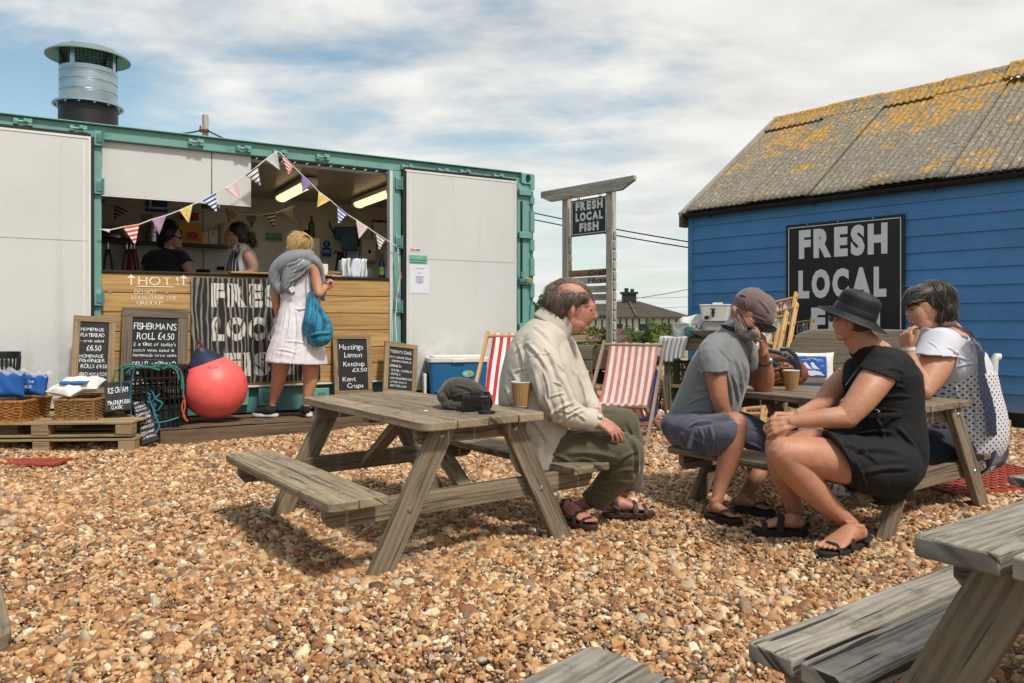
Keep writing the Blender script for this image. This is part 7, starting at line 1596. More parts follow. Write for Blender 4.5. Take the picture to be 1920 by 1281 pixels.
def sandal(par, h, t, kind, mat, side=1, z0=.004, th=.022, w=.045):
    Pp, f, l, L_ = footprint(h, t, w, side); nm = {'flip': 'flip_flop', 'strap': 'sandal', 'slide': 'sandal'}[kind]
    s = sole(Pp, z0, th, mat, par, nm); up = Vector((0, 0, 1)); zt = z0 + th; base = lambda u, y, z: h + f * (u * L_) + l * y + up * (z + (zt - h.z))
    if kind == 'flip':
        a = base(.86, .010, .022); strap([base(.45, .044, .0), base(.58, .036, .034), base(.72, .022, .040), a], .006, s, mat); strap([base(.45, -.042, .0), base(.58, -.032, .034), base(.72, -.006, .040), a], .006, s, mat)
    else:
        for u0, u1, hh, ww in (((.60, .64, .050, .014), (.83, .85, .030, .012)) if kind == 'strap' else ((.44, .52, .062, .016), (.80, .82, .030, .013))):
            strap([base(u0, .050, -.005), base(u0 + .01, .046, hh * .6), base((u0 + u1) / 2, .020, hh), base((u0 + u1) / 2, -.020, hh * .95), base(u1, -.044, hh * .55), base(u1, -.048, -.005)], ww, s, mat, up=f)
        if kind == 'strap':
            strap([base(.26, .038, 0), base(.22, .040, .055), base(.20, .02, .088), base(.20, -.02, .088), base(.22, -.040, .055), base(.26, -.036, 0)], .013, s, mat, up=f); strap([base(.3, .040, .02), base(.10, .042, .05), base(-.02, .0, .055), base(.10, -.038, .05), base(.3, -.038, .02)], .012, s, mat)
        else: strap([base(.15, .040, .004), base(.0, .034, .022), base(-.045, .0, .028), base(.0, -.034, .022), base(.15, -.038, .004)], .015, s, mat)
    return s
SK1 = skin('ruddy_skin', 'b98470', 'a0503c'); SK2 = skin('tanned_skin', 'a9765a', '96573f'); SK3 = skin('warm_tanned_skin', 'b98468', 'a3664b'); SK4 = skin('fair_skin', 'bd8a6c', 'b06a50'); SKD = skin('indoor_skin', 'b58b76', 'a3614e')
H_BR = hairmat('grey_brown_hair', '46392d', '7d6f5e'); H_GR = hairmat('silver_beard', '8d8479', 'c5bfb4'); H_BG = hairmat('beard_grey', '857c71', 'cec6ba'); H_DK = hairmat('dark_brown_hair', '2e2420', '64564c'); H_BL = hairmat('blonde_hair', 'b08a4c', 'e4cb96'); H_BK = hairmat('black_hair', '120e0d', '2a211d')

# ------------------------------------------------------------------ man in the beige shirt
def man_beige():
    t = person('balding man in a beige shirt and olive trousers sitting sideways at the middle table', Vector((.36, 3.9, 0)))
    s = Sculpt()
    s.lump(1066, 565, 3.78, 45, 43, .078, 10).lump(1090, 583, 3.78, 27, 36, .062, 12).lump(1083, 606, 3.78, 22, 17, .056, -20).lump(1109, 574, 3.78, 7, 8, .045)
    s.limb([(1110, 578, 3.78, 4), (1114, 587, 3.78, 5.5), (1115, 594, 3.78, 6.5, .016)]); s.lump(1109, 597, 3.78, 6, 4, .018).lump(1103, 604, 3.78, 6, 3.2, .022).lump(1101, 609, 3.78, 6, 3.2, .022).lump(1094, 614, 3.78, 10, 8, .032).lump(1080, 614, 3.78, 18, 12, .048, -15)
    s.lump(1073, 584, 3.698, 5, 13, .012, 10).lump(1072, 584, 3.70, 3, 9, .018, 10)
    s.limb([(1066, 596, 3.78, 25, .058), (1048, 612, 3.78, 26, .060), (1028, 640, 3.78, 28, .075)])
    s.limb([(1020, 655, 3.8, 34, .14), (1010, 740, 3.8, 48, .14), (1015, 830, 3.8, 50, .15)])
    s.limb([(1020, 665, 3.64, 22), (1040, 745, 3.62, 18), (1060, 772, 3.61, 15), (1100, 783, 3.62, 11.5), (1120, 787, 3.62, 10)]); s.hand(W(1119, 787, 3.62), (.85, -.08, -.50), (.35, -.55, .80), -1, (14, 18, 22, 28), .98)
    s.limb([(1030, 665, 3.94, 16), (1076, 740, 3.94, 16), (1108, 766, 3.88, 12), (1122, 782, 3.80, 10)]); s.hand(W(1120, 784, 3.78), (.75, -.3, -.6), (.2, .3, .9), 1, (30, 35, 35, 35), .95)
    s.limb([(1010, 850, 3.72, 26), (1165, 838, 3.72, 20), (1120, 930, 3.92, 14), (1078, 950, 3.98, 12)]); s.limb([(1030, 810, 3.96, 26), (1165, 798, 3.98, 22), (1172, 900, 4.02, 14), (1158, 940, 4.05, 12)])
    hA, tA = G(1066, 967, .026), G(1112, 984, .026); s.foot(hA + Vector((-.04, .03, 0)), tA, side=-1); hB, tB = G(1133, 958, .026), G(1222, 958, .026); s.foot(hB, tB, side=-1, ankle_h=.10)
    sculpt(s, 'body', SK1, t, .0036, 3, noise=((-.0006, 90),))
    # face details
    b = MB(); b.ell(W(1107, 582, 3.735), (.010, .008, .005)); b.build('eye', M['inkblack'], t); b = MB(); b.tube([W(1098, 577, 3.72), W(1105, 575, 3.73), W(1113, 577, 3.755)], [.002, .0035, .002], 6); b.build('eyebrow', H_BR, t)
    # hair: thick at the back and sides, thin over the crown
    h = Sculpt(); h.lump(1046, 573, 3.78, 29, 38, .087, -12).lump(1066, 564, 3.78, 38, 27, .0885, 8).lump(1086, 560, 3.78, 20, 18, .081, 15).lump(1048, 549, 3.80, 25, 22, .080).lump(1038, 592, 3.78, 15, 14, .066)
    hr = sculpt(h, 'hair', H_BR, t, .005, 2, noise=((.0015, 60),))
    fl = lambda p, n: (W(1030, 620, 3.78) - p) * .6 + Vector((-.05, 0, -.12)) if p.x < W(1090, 0, 3.78).x else Vector((.3, 0, -.25))
    strands('hair_strand', hr, H_BR, hr, 2600, .055, fl, .0009, .10, 3)
    # wispy strands sweeping over the crown to the forehead
    b = MB(); g = np.random.default_rng(5)
    for k in range(110):
        q = g.uniform(0, 1); y = g.uniform(-.05, .03); a = W(1052 + 12 * q, 526 + 6 * g.uniform(), 3.78) + Vector((0, y, 0)); P = []
        for u in np.linspace(0, 1, 8): P.append(W(1040 + 84 * u + g.uniform(-1.5, 1.5), 527 - 9 * min(1, u * 2.2) + 2 * q + 52 * max(0, u - .12) ** 2.2 + 9 * (y / .06) ** 2, 3.78) + Vector((0, y, 0)))
        P2 = []
        for p in P:
            r_ = BODY[0].find_nearest(p, .06)
            if r_[0] is not None: P2.append(r_[0] + r_[1] * g.uniform(.002, .007))
        if len(P2) > 3: b.tube(P2, [.001] * (len(P2) - 2) + [.0007, .0003], 3, cap=False)
    b.build('combed_strand', H_BR, hr)
    # trousers
    OL = cloth('olive_cotton', '514c36', .12, crease=.8); s = Sculpt()
    s.limb([(1010, 840, 3.74, 44, .12), (1060, 842, 3.72, 38), (1120, 840, 3.71, 34), (1168, 842, 3.70, 32), (1180, 850, 3.70, 29)]); s.limb([(1176, 848, 3.70, 30), (1160, 888, 3.76, 31), (1128, 925, 3.88, 26), (1110, 943, 3.93, 25)], cut=(-.6, .8))
    s.limb([(1020, 820, 3.94, 42, .12), (1080, 802, 3.96, 38), (1135, 797, 3.98, 36), (1168, 797, 3.98, 32)]); s.limb([(1166, 798, 3.98, 33), (1177, 845, 4.0, 31), (1182, 890, 4.02, 25), (1182, 916, 4.04, 24)], cut=(.05, 1)); s.limb([(1005, 800, 3.82, 52, .19), (1000, 845, 3.82, 44, .20)])
    sculpt(s, 'trousers', OL, t, .006, 3, [(1045, 828, 1120, 812, 6, .006), (1060, 850, 1165, 862, 7, .006), (1110, 820, 1175, 826, 5, .005), (1150, 870, 1196, 846, 5, .007), (1140, 890, 1195, 880, 5, .006), (1120, 905, 1185, 905, 5, .006), (1165, 800, 1200, 860, 5, .006), (1178, 790, 1196, 900, 5, .006), (1095, 778, 1160, 772, 5, .004), (1030, 850, 1075, 870, 5, .006), (1085, 858, 1130, 872, 5, .005), (1110, 920, 1160, 935, 5, .005), (1040, 815, 1050, 868, 3, .004)], ((-.0035, 22), (.002, 45)))
    # shirt
    SH = cloth('beige_cotton_shirt', 'bfb6a8', .03, crease=.2, sheen=0, bump=.15); s = Sculpt()
    s.limb([(1038, 604, 3.79, 29, .080), (1026, 626, 3.79, 44, .15), (1010, 662, 3.80, 58, .205), (1003, 715, 3.80, 66, .20), (1003, 770, 3.80, 68, .205), (1012, 822, 3.81, 60, .21), (1010, 846, 3.81, 56, .20)])
    s.limb([(1012, 648, 3.68, 34), (1022, 690, 3.60, 35), (1040, 740, 3.57, 34), (1058, 768, 3.57, 30), (1085, 782, 3.60, 23), (1110, 787, 3.62, 17)]); s.limb([(1055, 655, 3.95, 28), (1078, 715, 3.95, 28), (1095, 745, 3.92, 23), (1112, 766, 3.88, 17)]); s.limb([(1044, 640, 3.79, 21, .12), (1053, 680, 3.80, 24, .16), (1071, 740, 3.78, 21, .13), (1078, 768, 3.78, 16, .1)])
    so = sculpt(s, 'shirt', SH, t, .005, 2, [(985, 640, 1030, 700, 6, .007), (1030, 660, 1052, 740, 6, .008), (1000, 690, 1010, 780, 7, .007), (970, 640, 985, 720, 6, .006), (955, 690, 1000, 800, 7, .008), (1045, 700, 1075, 765, 5, .008), (1030, 780, 1075, 755, 5, .008), (1050, 792, 1095, 770, 4, .006), (1070, 770, 1100, 790, 4, .005), (1020, 740, 1040, 800, 5, .009), (990, 780, 1030, 835, 6, .008), (1060, 640, 1085, 720, 4, .006), (1075, 690, 1100, 755, 4, .007), (945, 720, 975, 830, 6, .007), (1000, 610, 1040, 650, 5, .005), (1010, 800, 1060, 790, 4, .006), (1050, 735, 1062, 792, 4, .006), (1037, 715, 1058, 728, 3, .006), (992, 668, 1042, 664, 3, .004), (1016, 690, 1030, 756, 3, .007), (1030, 745, 1062, 738, 3, .006), (1040, 770, 1072, 776, 3, .006), (1064, 776, 1090, 762, 3, .005), (960, 700, 990, 690, 4, .004), (965, 660, 1000, 640, 4, .004), (1040, 680, 1062, 700, 3, .006), (948, 760, 990, 750, 4, .005), (985, 820, 1040, 812, 4, .006), (1020, 650, 1040, 690, 4, .006)], ((-.002, 16), (.0012, 50)))
    # collar and rolled cuffs
    b = MB(); c0 = W(1040, 600, 3.785)
    def col_(u, v): a = 2 * math.pi * u; r1, r2 = .087 + .010 * v, .078 + .012 * v; ax = Vector((.80, 0, -.60)); up = Vector((.60, 0, .80)); lat = Vector((0, 1, 0)); return c0 + ax * (r1 * math.cos(a)) + lat * (r2 * math.sin(a)) + up * (.018 - .05 * v + .012 * math.cos(a) * v) - up * (.03 * max(0, math.cos(a)) * (1 if v > .5 else .3))
    b.grid(col_, 40, 6); b.build('collar', SH, so, solid=.003, smooth=60)
    for px, py, d, rr, dx, dy in ((1108, 787, 3.62, .048, .97, .2), (1108, 766, 3.88, .046, .8, .55)):
        ax = Vector((dx, 0, -dy)).normalized(); R = ax.to_track_quat('Z', 'Y').to_matrix(); b = MB(); b.lathe([(rr * .8, -.028), (rr, -.03), (rr * 1.1, .0), (rr * 1.08, .02), (rr * .95, .024), (rr * .9, .0)], W(px, py, d), 26, R); cf = b.build('cuff', SH, so, smooth=70); disp(cf, .004, 60)
    b = MB(); ax = Vector((.9, -.1, -.35)).normalized(); R = ax.to_track_quat('Z', 'Y').to_matrix(); c = W(1121, 788, 3.62); b.lathe([(.027, -.008), (.030, -.008), (.030, .008), (.027, .008)], c, 22, R); wt = b.build('watch', M['steel'], t); b = MB(); b.ell(c + Vector((.004, -.026, .012)), (.014, .006, .014)); b.build('dial', M['stainless'], wt)
    BR = plain('dark_brown_leather', '3a2620', .6); sandal(t, hB, tB, 'strap', BR, -1, z0=.0); sandal(t, hA + Vector((-.04, .03, 0)), tA, 'strap', BR, -1, z0=.0)
man_beige()
# ------------------------------------------------------------------ man in the grey t-shirt
def man_grey():
    t = person('bearded man in grey t-shirt and flat cap leaning his head on his hand', Vector((1.16, 4.1, 0)))
    s = Sculpt(); D = 4.3
    s.lump(1408, 584, D, 34, 38, .080, 35).lump(1404, 608, D - .02, 24, 24, .062, 20).lump(1396, 616, D, 18, 18, .055)
    s.limb([(1411, 608, D - .065, 5), (1418, 619, D - .085, 5), (1420, 626, D - .09, 6)]); s.lump(1377, 583, D - .075, 6, 10, .010, -10).lump(1376, 583, D - .07, 3.5, 6, .02)
    s.limb([(1392, 606, D, 22, .058), (1374, 628, D + .02, 25, .062), (1358, 650, D + .04, 30, .08)]); s.limb([(1362, 660, 4.35, 38, .14), (1335, 730, 4.36, 42, .13), (1305, 800, 4.38, 44, .14)])
    s.limb([(1334, 662, 4.17, 21), (1344, 715, 4.13, 18.5), (1352, 758, 4.12, 15.5), (1368, 808, 4.18, 12.5), (1384, 842, 4.24, 9.5)]); s.hand(W(1384, 843, 4.24), (.5, -.5, -.5), (.2, -.9, .5), 1, (30, 40, 40, 40), .95)
    s.limb([(1405, 668, 4.50, 22), (1420, 705, 4.48, 20), (1432, 726, 4.44, 16.5)]); s.limb([(1433, 726, 4.43, 16.5), (1436, 700, 4.38, 15.5), (1434, 676, 4.33, 11), (1431, 660, 4.28, 9.5)])
    s.hand(W(1431, 662, 4.27), (-.10, -.25, 1), (.75, -.55, .2), 1, (55, 60, 65, 70), .98, 30)
    s.limb([(1300, 808, 4.25, 28), (1350, 805, 4.05, 27), (1374, 797, 3.99, 25.5)]); s.limb([(1376, 797, 3.98, 25), (1372, 835, 3.96, 22), (1364, 870, 3.96, 20), (1352, 908, 3.95, 13.5), (1344, 940, 3.93, 11)])
    h1, t1 = G(1327, 960, .028), G(1386, 974, .028); s.foot(h1, t1, side=-1, ankle_h=.1)
    s.limb([(1340, 800, 4.45, 30), (1400, 812, 4.42, 28), (1438, 835, 4.40, 23)]); s.limb([(1438, 838, 4.40, 21), (1432, 872, 4.34, 18), (1412, 905, 4.22, 13), (1396, 932, 4.15, 11)]); h2, t2 = G(1380, 948, .028), G(1450, 958, .028); s.foot(h2, t2, side=-1, ankle_h=.09)
    bd = sculpt(s, 'body', SK2, t, .0036, 3, noise=((-.0006, 90),))
    # beard and moustache
    h = Sculpt(); h.limb([(1383, 592, D - .07, 3), (1383, 604, D - .07, 4.5), (1386, 616, D - .068, 6.5), (1396, 626, D - .06, 9), (1407, 628, D - .08, 8.5), (1415, 626, D - .085, 6.5)]); h.lump(1398, 622, D - .055, 14, 11, .030).limb([(1405, 622, D - .09, 4), (1414, 623, D - .10, 4.5), (1420, 629, D - .095, 3.5)])
    be = sculpt(h, 'beard', H_BG, t, .0045, 2, noise=((.003, 90),)); strands('beard_hair', be, H_BG, be, 1300, .020, lambda p, n: Vector((.35, -.2, -1)), .0009, .5, 4)
    b = MB(); b.ell(W(1405, 615, D - .105), (.017, .006, .013), Matrix.Rotation(.5, 3, 'Y')); b.ell(W(1425, 620, D - .09), (.013, .008, .012)); gl = b.build('sunglasses', M['blackgloss'], t); b = MB(); b.tube([W(1381, 580, D - .085), W(1392, 595, D - .10), W(1400, 610, D - .105)], .003, 6); b.build('temple_arm', M['blackgloss'], gl)
    # flat cap
    CP = cloth('brown_cotton_cap', '6b5856', .08, crease=.4); s = Sculpt(); s.lump(1410, 570, D, 33, 31, .095, 20).lump(1425, 583, D - .01, 29, 34, .098, 25).lump(1434, 596, D - .02, 18, 24, .085, 10).lump(1397, 570, D, 20, 26, .088)
    cp = sculpt(s, 'flat_cap', CP, t, .005, 3, [(1395, 560, 1400, 600, 2, .005), (1398, 590, 1440, 606, 3, .004), (1420, 560, 1445, 590, 4, .004), (1388, 553, 1400, 557, 3, .006)], ((-.003, 30),))
    b = MB()
    b.ell(W(1429, 614, D - .04), (.078, .085, .012), Matrix.Rotation(math.radians(16), 3, 'Y') @ Matrix.Rotation(math.radians(-14), 3, 'X')); b.build('peak', cloth('dark_peak', '33292a', .1), cp)
    b = MB(); b.tube([W(1383, 560, D - .085), W(1394, 580, D - .098), W(1404, 598, D - .095), W(1420, 611, D - .09)], .0022, 5); b.build('panel_seam', cloth('seam_thread', '463a3a', 0), cp)
    for nm, mt_ in (('cap_button', CP),): b = MB(); b.ell(W(1421, 541, D), (.008, .008, .005)); b.build(nm, mt_, cp)
    # shirt
    TS = cloth('grey_marl_jersey', '77787a', .07, heather=.16, crease=.35); s = Sculpt()
    s.limb([(1376, 632, 4.33, 27, .095), (1362, 655, 4.34, 42, .17), (1350, 690, 4.35, 55, .205), (1335, 735, 4.36, 58, .19), (1318, 775, 4.38, 58, .185), (1304, 803, 4.40, 56, .19)]); s.limb([(1342, 648, 4.22, 24), (1334, 668, 4.17, 28), (1339, 697, 4.14, 28)], cut=(.06, 1)); s.limb([(1392, 652, 4.46, 22), (1408, 673, 4.49, 26), (1419, 690, 4.48, 26)], cut=(.55, .83))
    sh = sculpt(s, 't_shirt', TS, t, .0058, 3, [(1300, 720, 1345, 712, 4, .005), (1292, 738, 1345, 728, 4, .005), (1285, 760, 1340, 742, 4, .006), (1280, 775, 1330, 772, 4, .005), (1305, 690, 1330, 720, 4, .005), (1360, 690, 1372, 770, 5, .007), (1380, 670, 1392, 740, 5, .007), (1345, 650, 1372, 680, 4, .004), (1372, 700, 1385, 760, 4, .006), (1270, 790, 1330, 785, 4, .005), (1395, 680, 1400, 720, 4, .006), (1352, 720, 1358, 790, 5, .006)], ((-.0025, 20), (.0018, 45)))
    b = MB(); c = W(1376, 629, 4.32); ax = Vector((.42, 0, .9)).normalized(); R = ax.to_track_quat('Z', 'Y').to_matrix(); b.tube([c + R @ Vector((.078 * math.cos(q), .078 * math.sin(q), 0.02 - .0 * math.cos(q))) for q in np.linspace(0, 2 * math.pi, 33)], .0085, 8, cap=False, flat=1.4); b.build('neck_band', M['inkblack'], sh)
    SR_ = cloth('slate_cargo_cotton', '4c4f5e', .12, crease=.9); s = Sculpt()
    s.limb([(1290, 806, 4.34, 36, .17), (1312, 814, 4.20, 37, .13), (1332, 820, 4.11, 37), (1348, 822, 4.05, 38)], cut=(.93, .36)); s.limb([(1330, 800, 4.46, 34), (1380, 806, 4.45, 36), (1415, 820, 4.42, 34), (1438, 834, 4.40, 31)], cut=(.75, .66))
    sr = sculpt(s, 'shorts', SR_, t, .006, 3, [(1290, 800, 1340, 790, 5, .007), (1285, 820, 1335, 840, 5, .007), (1310, 800, 1325, 850, 4, .006), (1275, 810, 1300, 850, 5, .006), (1330, 795, 1340, 850, 4, .006), (1390, 800, 1440, 815, 4, .006), (1400, 830, 1436, 850, 4, .005)], ((-.004, 20), (.003, 42)))
    b = MB(); b.box(W(1312, 826, 4.07), (.11, .02, .13), Matrix.Rotation(.35, 3, 'Y')); pk = b.build('cargo_pocket', SR_, sr, bevel=.008)
    b = MB(); ax = Vector((-.05, -.2, 1)).normalized(); R = ax.to_track_quat('Z', 'Y').to_matrix(); b.lathe([(.031, -.011), (.034, -.011), (.034, .011), (.031, .011)], W(1434, 681, 4.34), 24, R); wt = b.build('watch', M['darksteel'], t); b = MB(); b.ell(W(1444, 677, 4.30), (.016, .012, .017)); b.build('dial', M['steel'], wt)
    b = MB(); b.tube([W(1331, 703, 4.075), W(1336, 704, 4.07), W(1341, 702, 4.07), W(1347, 704, 4.075)], [.003, .006, .004, .002], 6, flat=.3, up=(0, 1, 0)); b.build('tattoo', plain('tattoo_ink', '3d3a3c', .6), t)
    for h, e in ((h1, t1), (h2, t2)): sandal(t, h, e, 'flip', plain('black_foam', '1d1d1b', .8) if 'foam' not in M else M['foam'], -1, z0=.004)
M['foam'] = plain('black_foam', '1d1d1b', .8)
man_grey()

# ------------------------------------------------------------------ woman in the black dress
def woman_black():
    t = person('woman in a black dress and black straw hat sitting with clasped hands', Vector((1.6, 3.5, 0))); s = Sculpt(); D = 3.60
    s.lump(1604, 596, D, 37, 40, .076).lump(1585, 606, D, 22, 30, .060, -8).lump(1590, 622, D, 20, 16, .052, 15).lump(1576, 632, D, 8, 7, .022).lump(1570, 622, D, 5, 4, .02).lump(1566, 610, D, 5, 6, .014).lump(1597, 609, D - .072, 5.5, 9, .010, 10)
    s.limb([(1602, 622, D, 25, .055), (1618, 645, D, 27, .058), (1640, 668, D + .01, 34, .09)]); s.limb([(1628, 660, D, 22, .09), (1648, 668, D + .02, 27, .12), (1664, 684, D + .02, 30, .13)]); s.limb([(1665, 700, 3.62, 48, .14), (1668, 780, 3.62, 48, .13), (1665, 860, 3.62, 50, .15)])
    s.limb([(1652, 700, 3.44, 30), (1630, 728, 3.40, 29.5), (1608, 758, 3.37, 26), (1586, 782, 3.36, 22)]); s.limb([(1590, 782, 3.36, 21), (1560, 784, 3.36, 19.5), (1520, 787, 3.37, 15.5), (1485, 792, 3.38, 11)])
    s.limb([(1585, 712, 3.80, 24), (1560, 735, 3.74, 21), (1540, 758, 3.68, 17), (1505, 776, 3.55, 13), (1478, 786, 3.46, 10.5)])
    s.hand(W(1484, 792, 3.38), (-.95, .10, -.22), (-.15, -.85, .5), -1, (38, 48, 52, 55), .96, 30); s.hand(W(1480, 786, 3.46), (-.95, -.15, .05), (-.1, .75, .6), 1, (30, 42, 45, 50), .96, 25)
    s.limb([(1650, 880, 3.48, 44), (1590, 868, 3.40, 41), (1530, 856, 3.36, 37), (1476, 850, 3.33, 31.5)]); s.limb([(1470, 850, 3.33, 31), (1498, 888, 3.35, 31), (1530, 925, 3.38, 25.5), (1570, 962, 3.41, 17), (1598, 986, 3.42, 13.5)])
    h1, t1 = G(1618, 1012, .034), G(1546, 1036, .030); s.foot(h1, t1, side=1, ankle_h=.07)
    s.limb([(1640, 850, 3.72, 40), (1540, 836, 3.62, 31), (1462, 838, 3.56, 27)]); s.limb([(1462, 842, 3.56, 27), (1470, 890, 3.60, 24.5), (1482, 935, 3.64, 16), (1492, 968, 3.66, 12)]); h2, t2 = G(1510, 992, .034), G(1414, 990, .030); s.foot(h2, t2, side=1, ankle_h=.075)
    sculpt(s, 'body', SK3, t, .0036, 3, noise=((-.0006, 90),))
    BK = cloth('black_crepe', '0c0c0d', .2, crease=.5, sheen=0); s = Sculpt()
    s.limb([(1664, 668, 3.62, 50, .17), (1667, 700, 3.62, 57, .19), (1665, 735, 3.62, 62, .165), (1668, 775, 3.62, 60, .16), (1670, 815, 3.62, 64, .18), (1664, 862, 3.62, 68, .20), (1655, 890, 3.62, 58, .20)], cut0=(.35, -.94)); s.limb([(1664, 684, 3.50, 30), (1654, 690, 3.46, 36), (1646, 704, 3.435, 37)], cut=(-.37, .93)); s.limb([(1600, 690, 3.74, 18, .06), (1605, 720, 3.70, 26, .08)])
    s.limb([(1660, 874, 3.52, 60, .16), (1620, 872, 3.44, 53, .135), (1573, 864, 3.39, 50, .13)], cut=(-.88, .475)); s.limb([(1655, 850, 3.72, 50), (1590, 838, 3.66, 38), (1558, 833, 3.62, 36)], cut=(-.95, .25))
    dr = sculpt(s, 'dress', BK, t, .006, 3, [(1590, 820, 1680, 812, 6, .008), (1600, 845, 1690, 850, 7, .009), (1580, 830, 1650, 870, 6, .008), (1610, 890, 1710, 880, 7, .008), (1640, 750, 1710, 745, 5, .006), (1650, 720, 1700, 730, 5, .005), (1680, 800, 1720, 850, 6, .008), (1630, 770, 1700, 776, 4, .004), (1600, 860, 1625, 925, 6, .007), (1640, 780, 1660, 830, 5, .007), (1660, 690, 1700, 700, 5, .004)], ((-.004, 17), (.0025, 36)))
    b = MB(); b.tube([W(1612, 781, 3.48), W(1650, 780, 3.445), W(1690, 778, 3.46), W(1722, 776, 3.54)], .012, 8, flat=.25, up=(0, 1, 0)); b.build('waistband', BK, dr)
    b = MB()
    for k in range(26): u = k / 26; b.ell(W(1634 + 10 * math.sin(u * 9) + 6 * u, 752 + 22 * u, 3.44), .0028, nu=6, nv=4)
    for k in range(14): u = k / 14; b.ell(W(1586 + 22 * u, 722 - 30 * u, 3.50 + .1 * u), .0026, nu=6, nv=4)
    b.build('bead_trim', M['stainless'], dr)
    # straw hat
    SW = plain('black_straw', '1b1c1c', .65, 0, .25, 60, .5, 160); ax = Vector((.34, -.22, .92)).normalized(); R = ax.to_track_quat('Z', 'Y').to_matrix(); c = W(1600, 594, D)
    pr = []
    for i in range(9): r = .162 - i * .0075; pr += [(r, -.016 + .030 * (i / 9) ** 1.5 + .0022), (r - .0037, -.016 + .030 * (i / 9) ** 1.5 - .0006)]
    pr2 = []
    for i in range(20):
        u = i / 19; z = .012 + .110 * math.sin(u * math.pi / 2); r = .098 - .012 * u - .072 * (max(0, u - .45) / .55) ** 2; pr2 += [(r + .0016, z), (r - .0022, z + .003)]
    b = MB(); b.lathe(pr[::1], c, 64, R @ Matrix.Diagonal((1, 1.0, 1))); hb = b.build('hat_brim', SW, t, solid=.003); b = MB(); b.lathe(pr2 + [(.02, .122), (.001, .118)], c, 56, R); hc = b.build('straw_hat', SW, t); b = MB(); b.lathe([(.0995, .012), (.1005, .02), (.098, .042), (.0965, .045)], c, 56, R); b.build('hat_band', M['black'], hc)
    b = MB(); b.ell(W(1558, 596, D - .03), (.008, .025, .020)); sg = b.build('sunglasses', plain('amber_lens', '3a1a12', .12, bump=0), t); b = MB(); b.tube([W(1553, 589, D - .05), W(1566, 592, D - .065), W(1592, 600, D - .082)], [.006, .0035, .003], 6); b.build('temple_arm', M['blackgloss'], sg)
    b = MB(); b.ell(W(1606, 608, D - .01), (.075, .068, .05)); h = b.build('hair', H_BR, t)
    b = MB(); R = Vector((-.95, .1, .1)).to_track_quat('Z', 'Y').to_matrix(); b.lathe([(.030, -.002), (.032, 0), (.030, .002)], W(1492, 782, 3.47), 22, R); b.build('bracelet', M['stainless'], t)
    for h, e in ((h1, t1), (h2, t2)): sandal(t, h, e, 'slide', M['foam'], 1, z0=.003, th=.028)
woman_black()

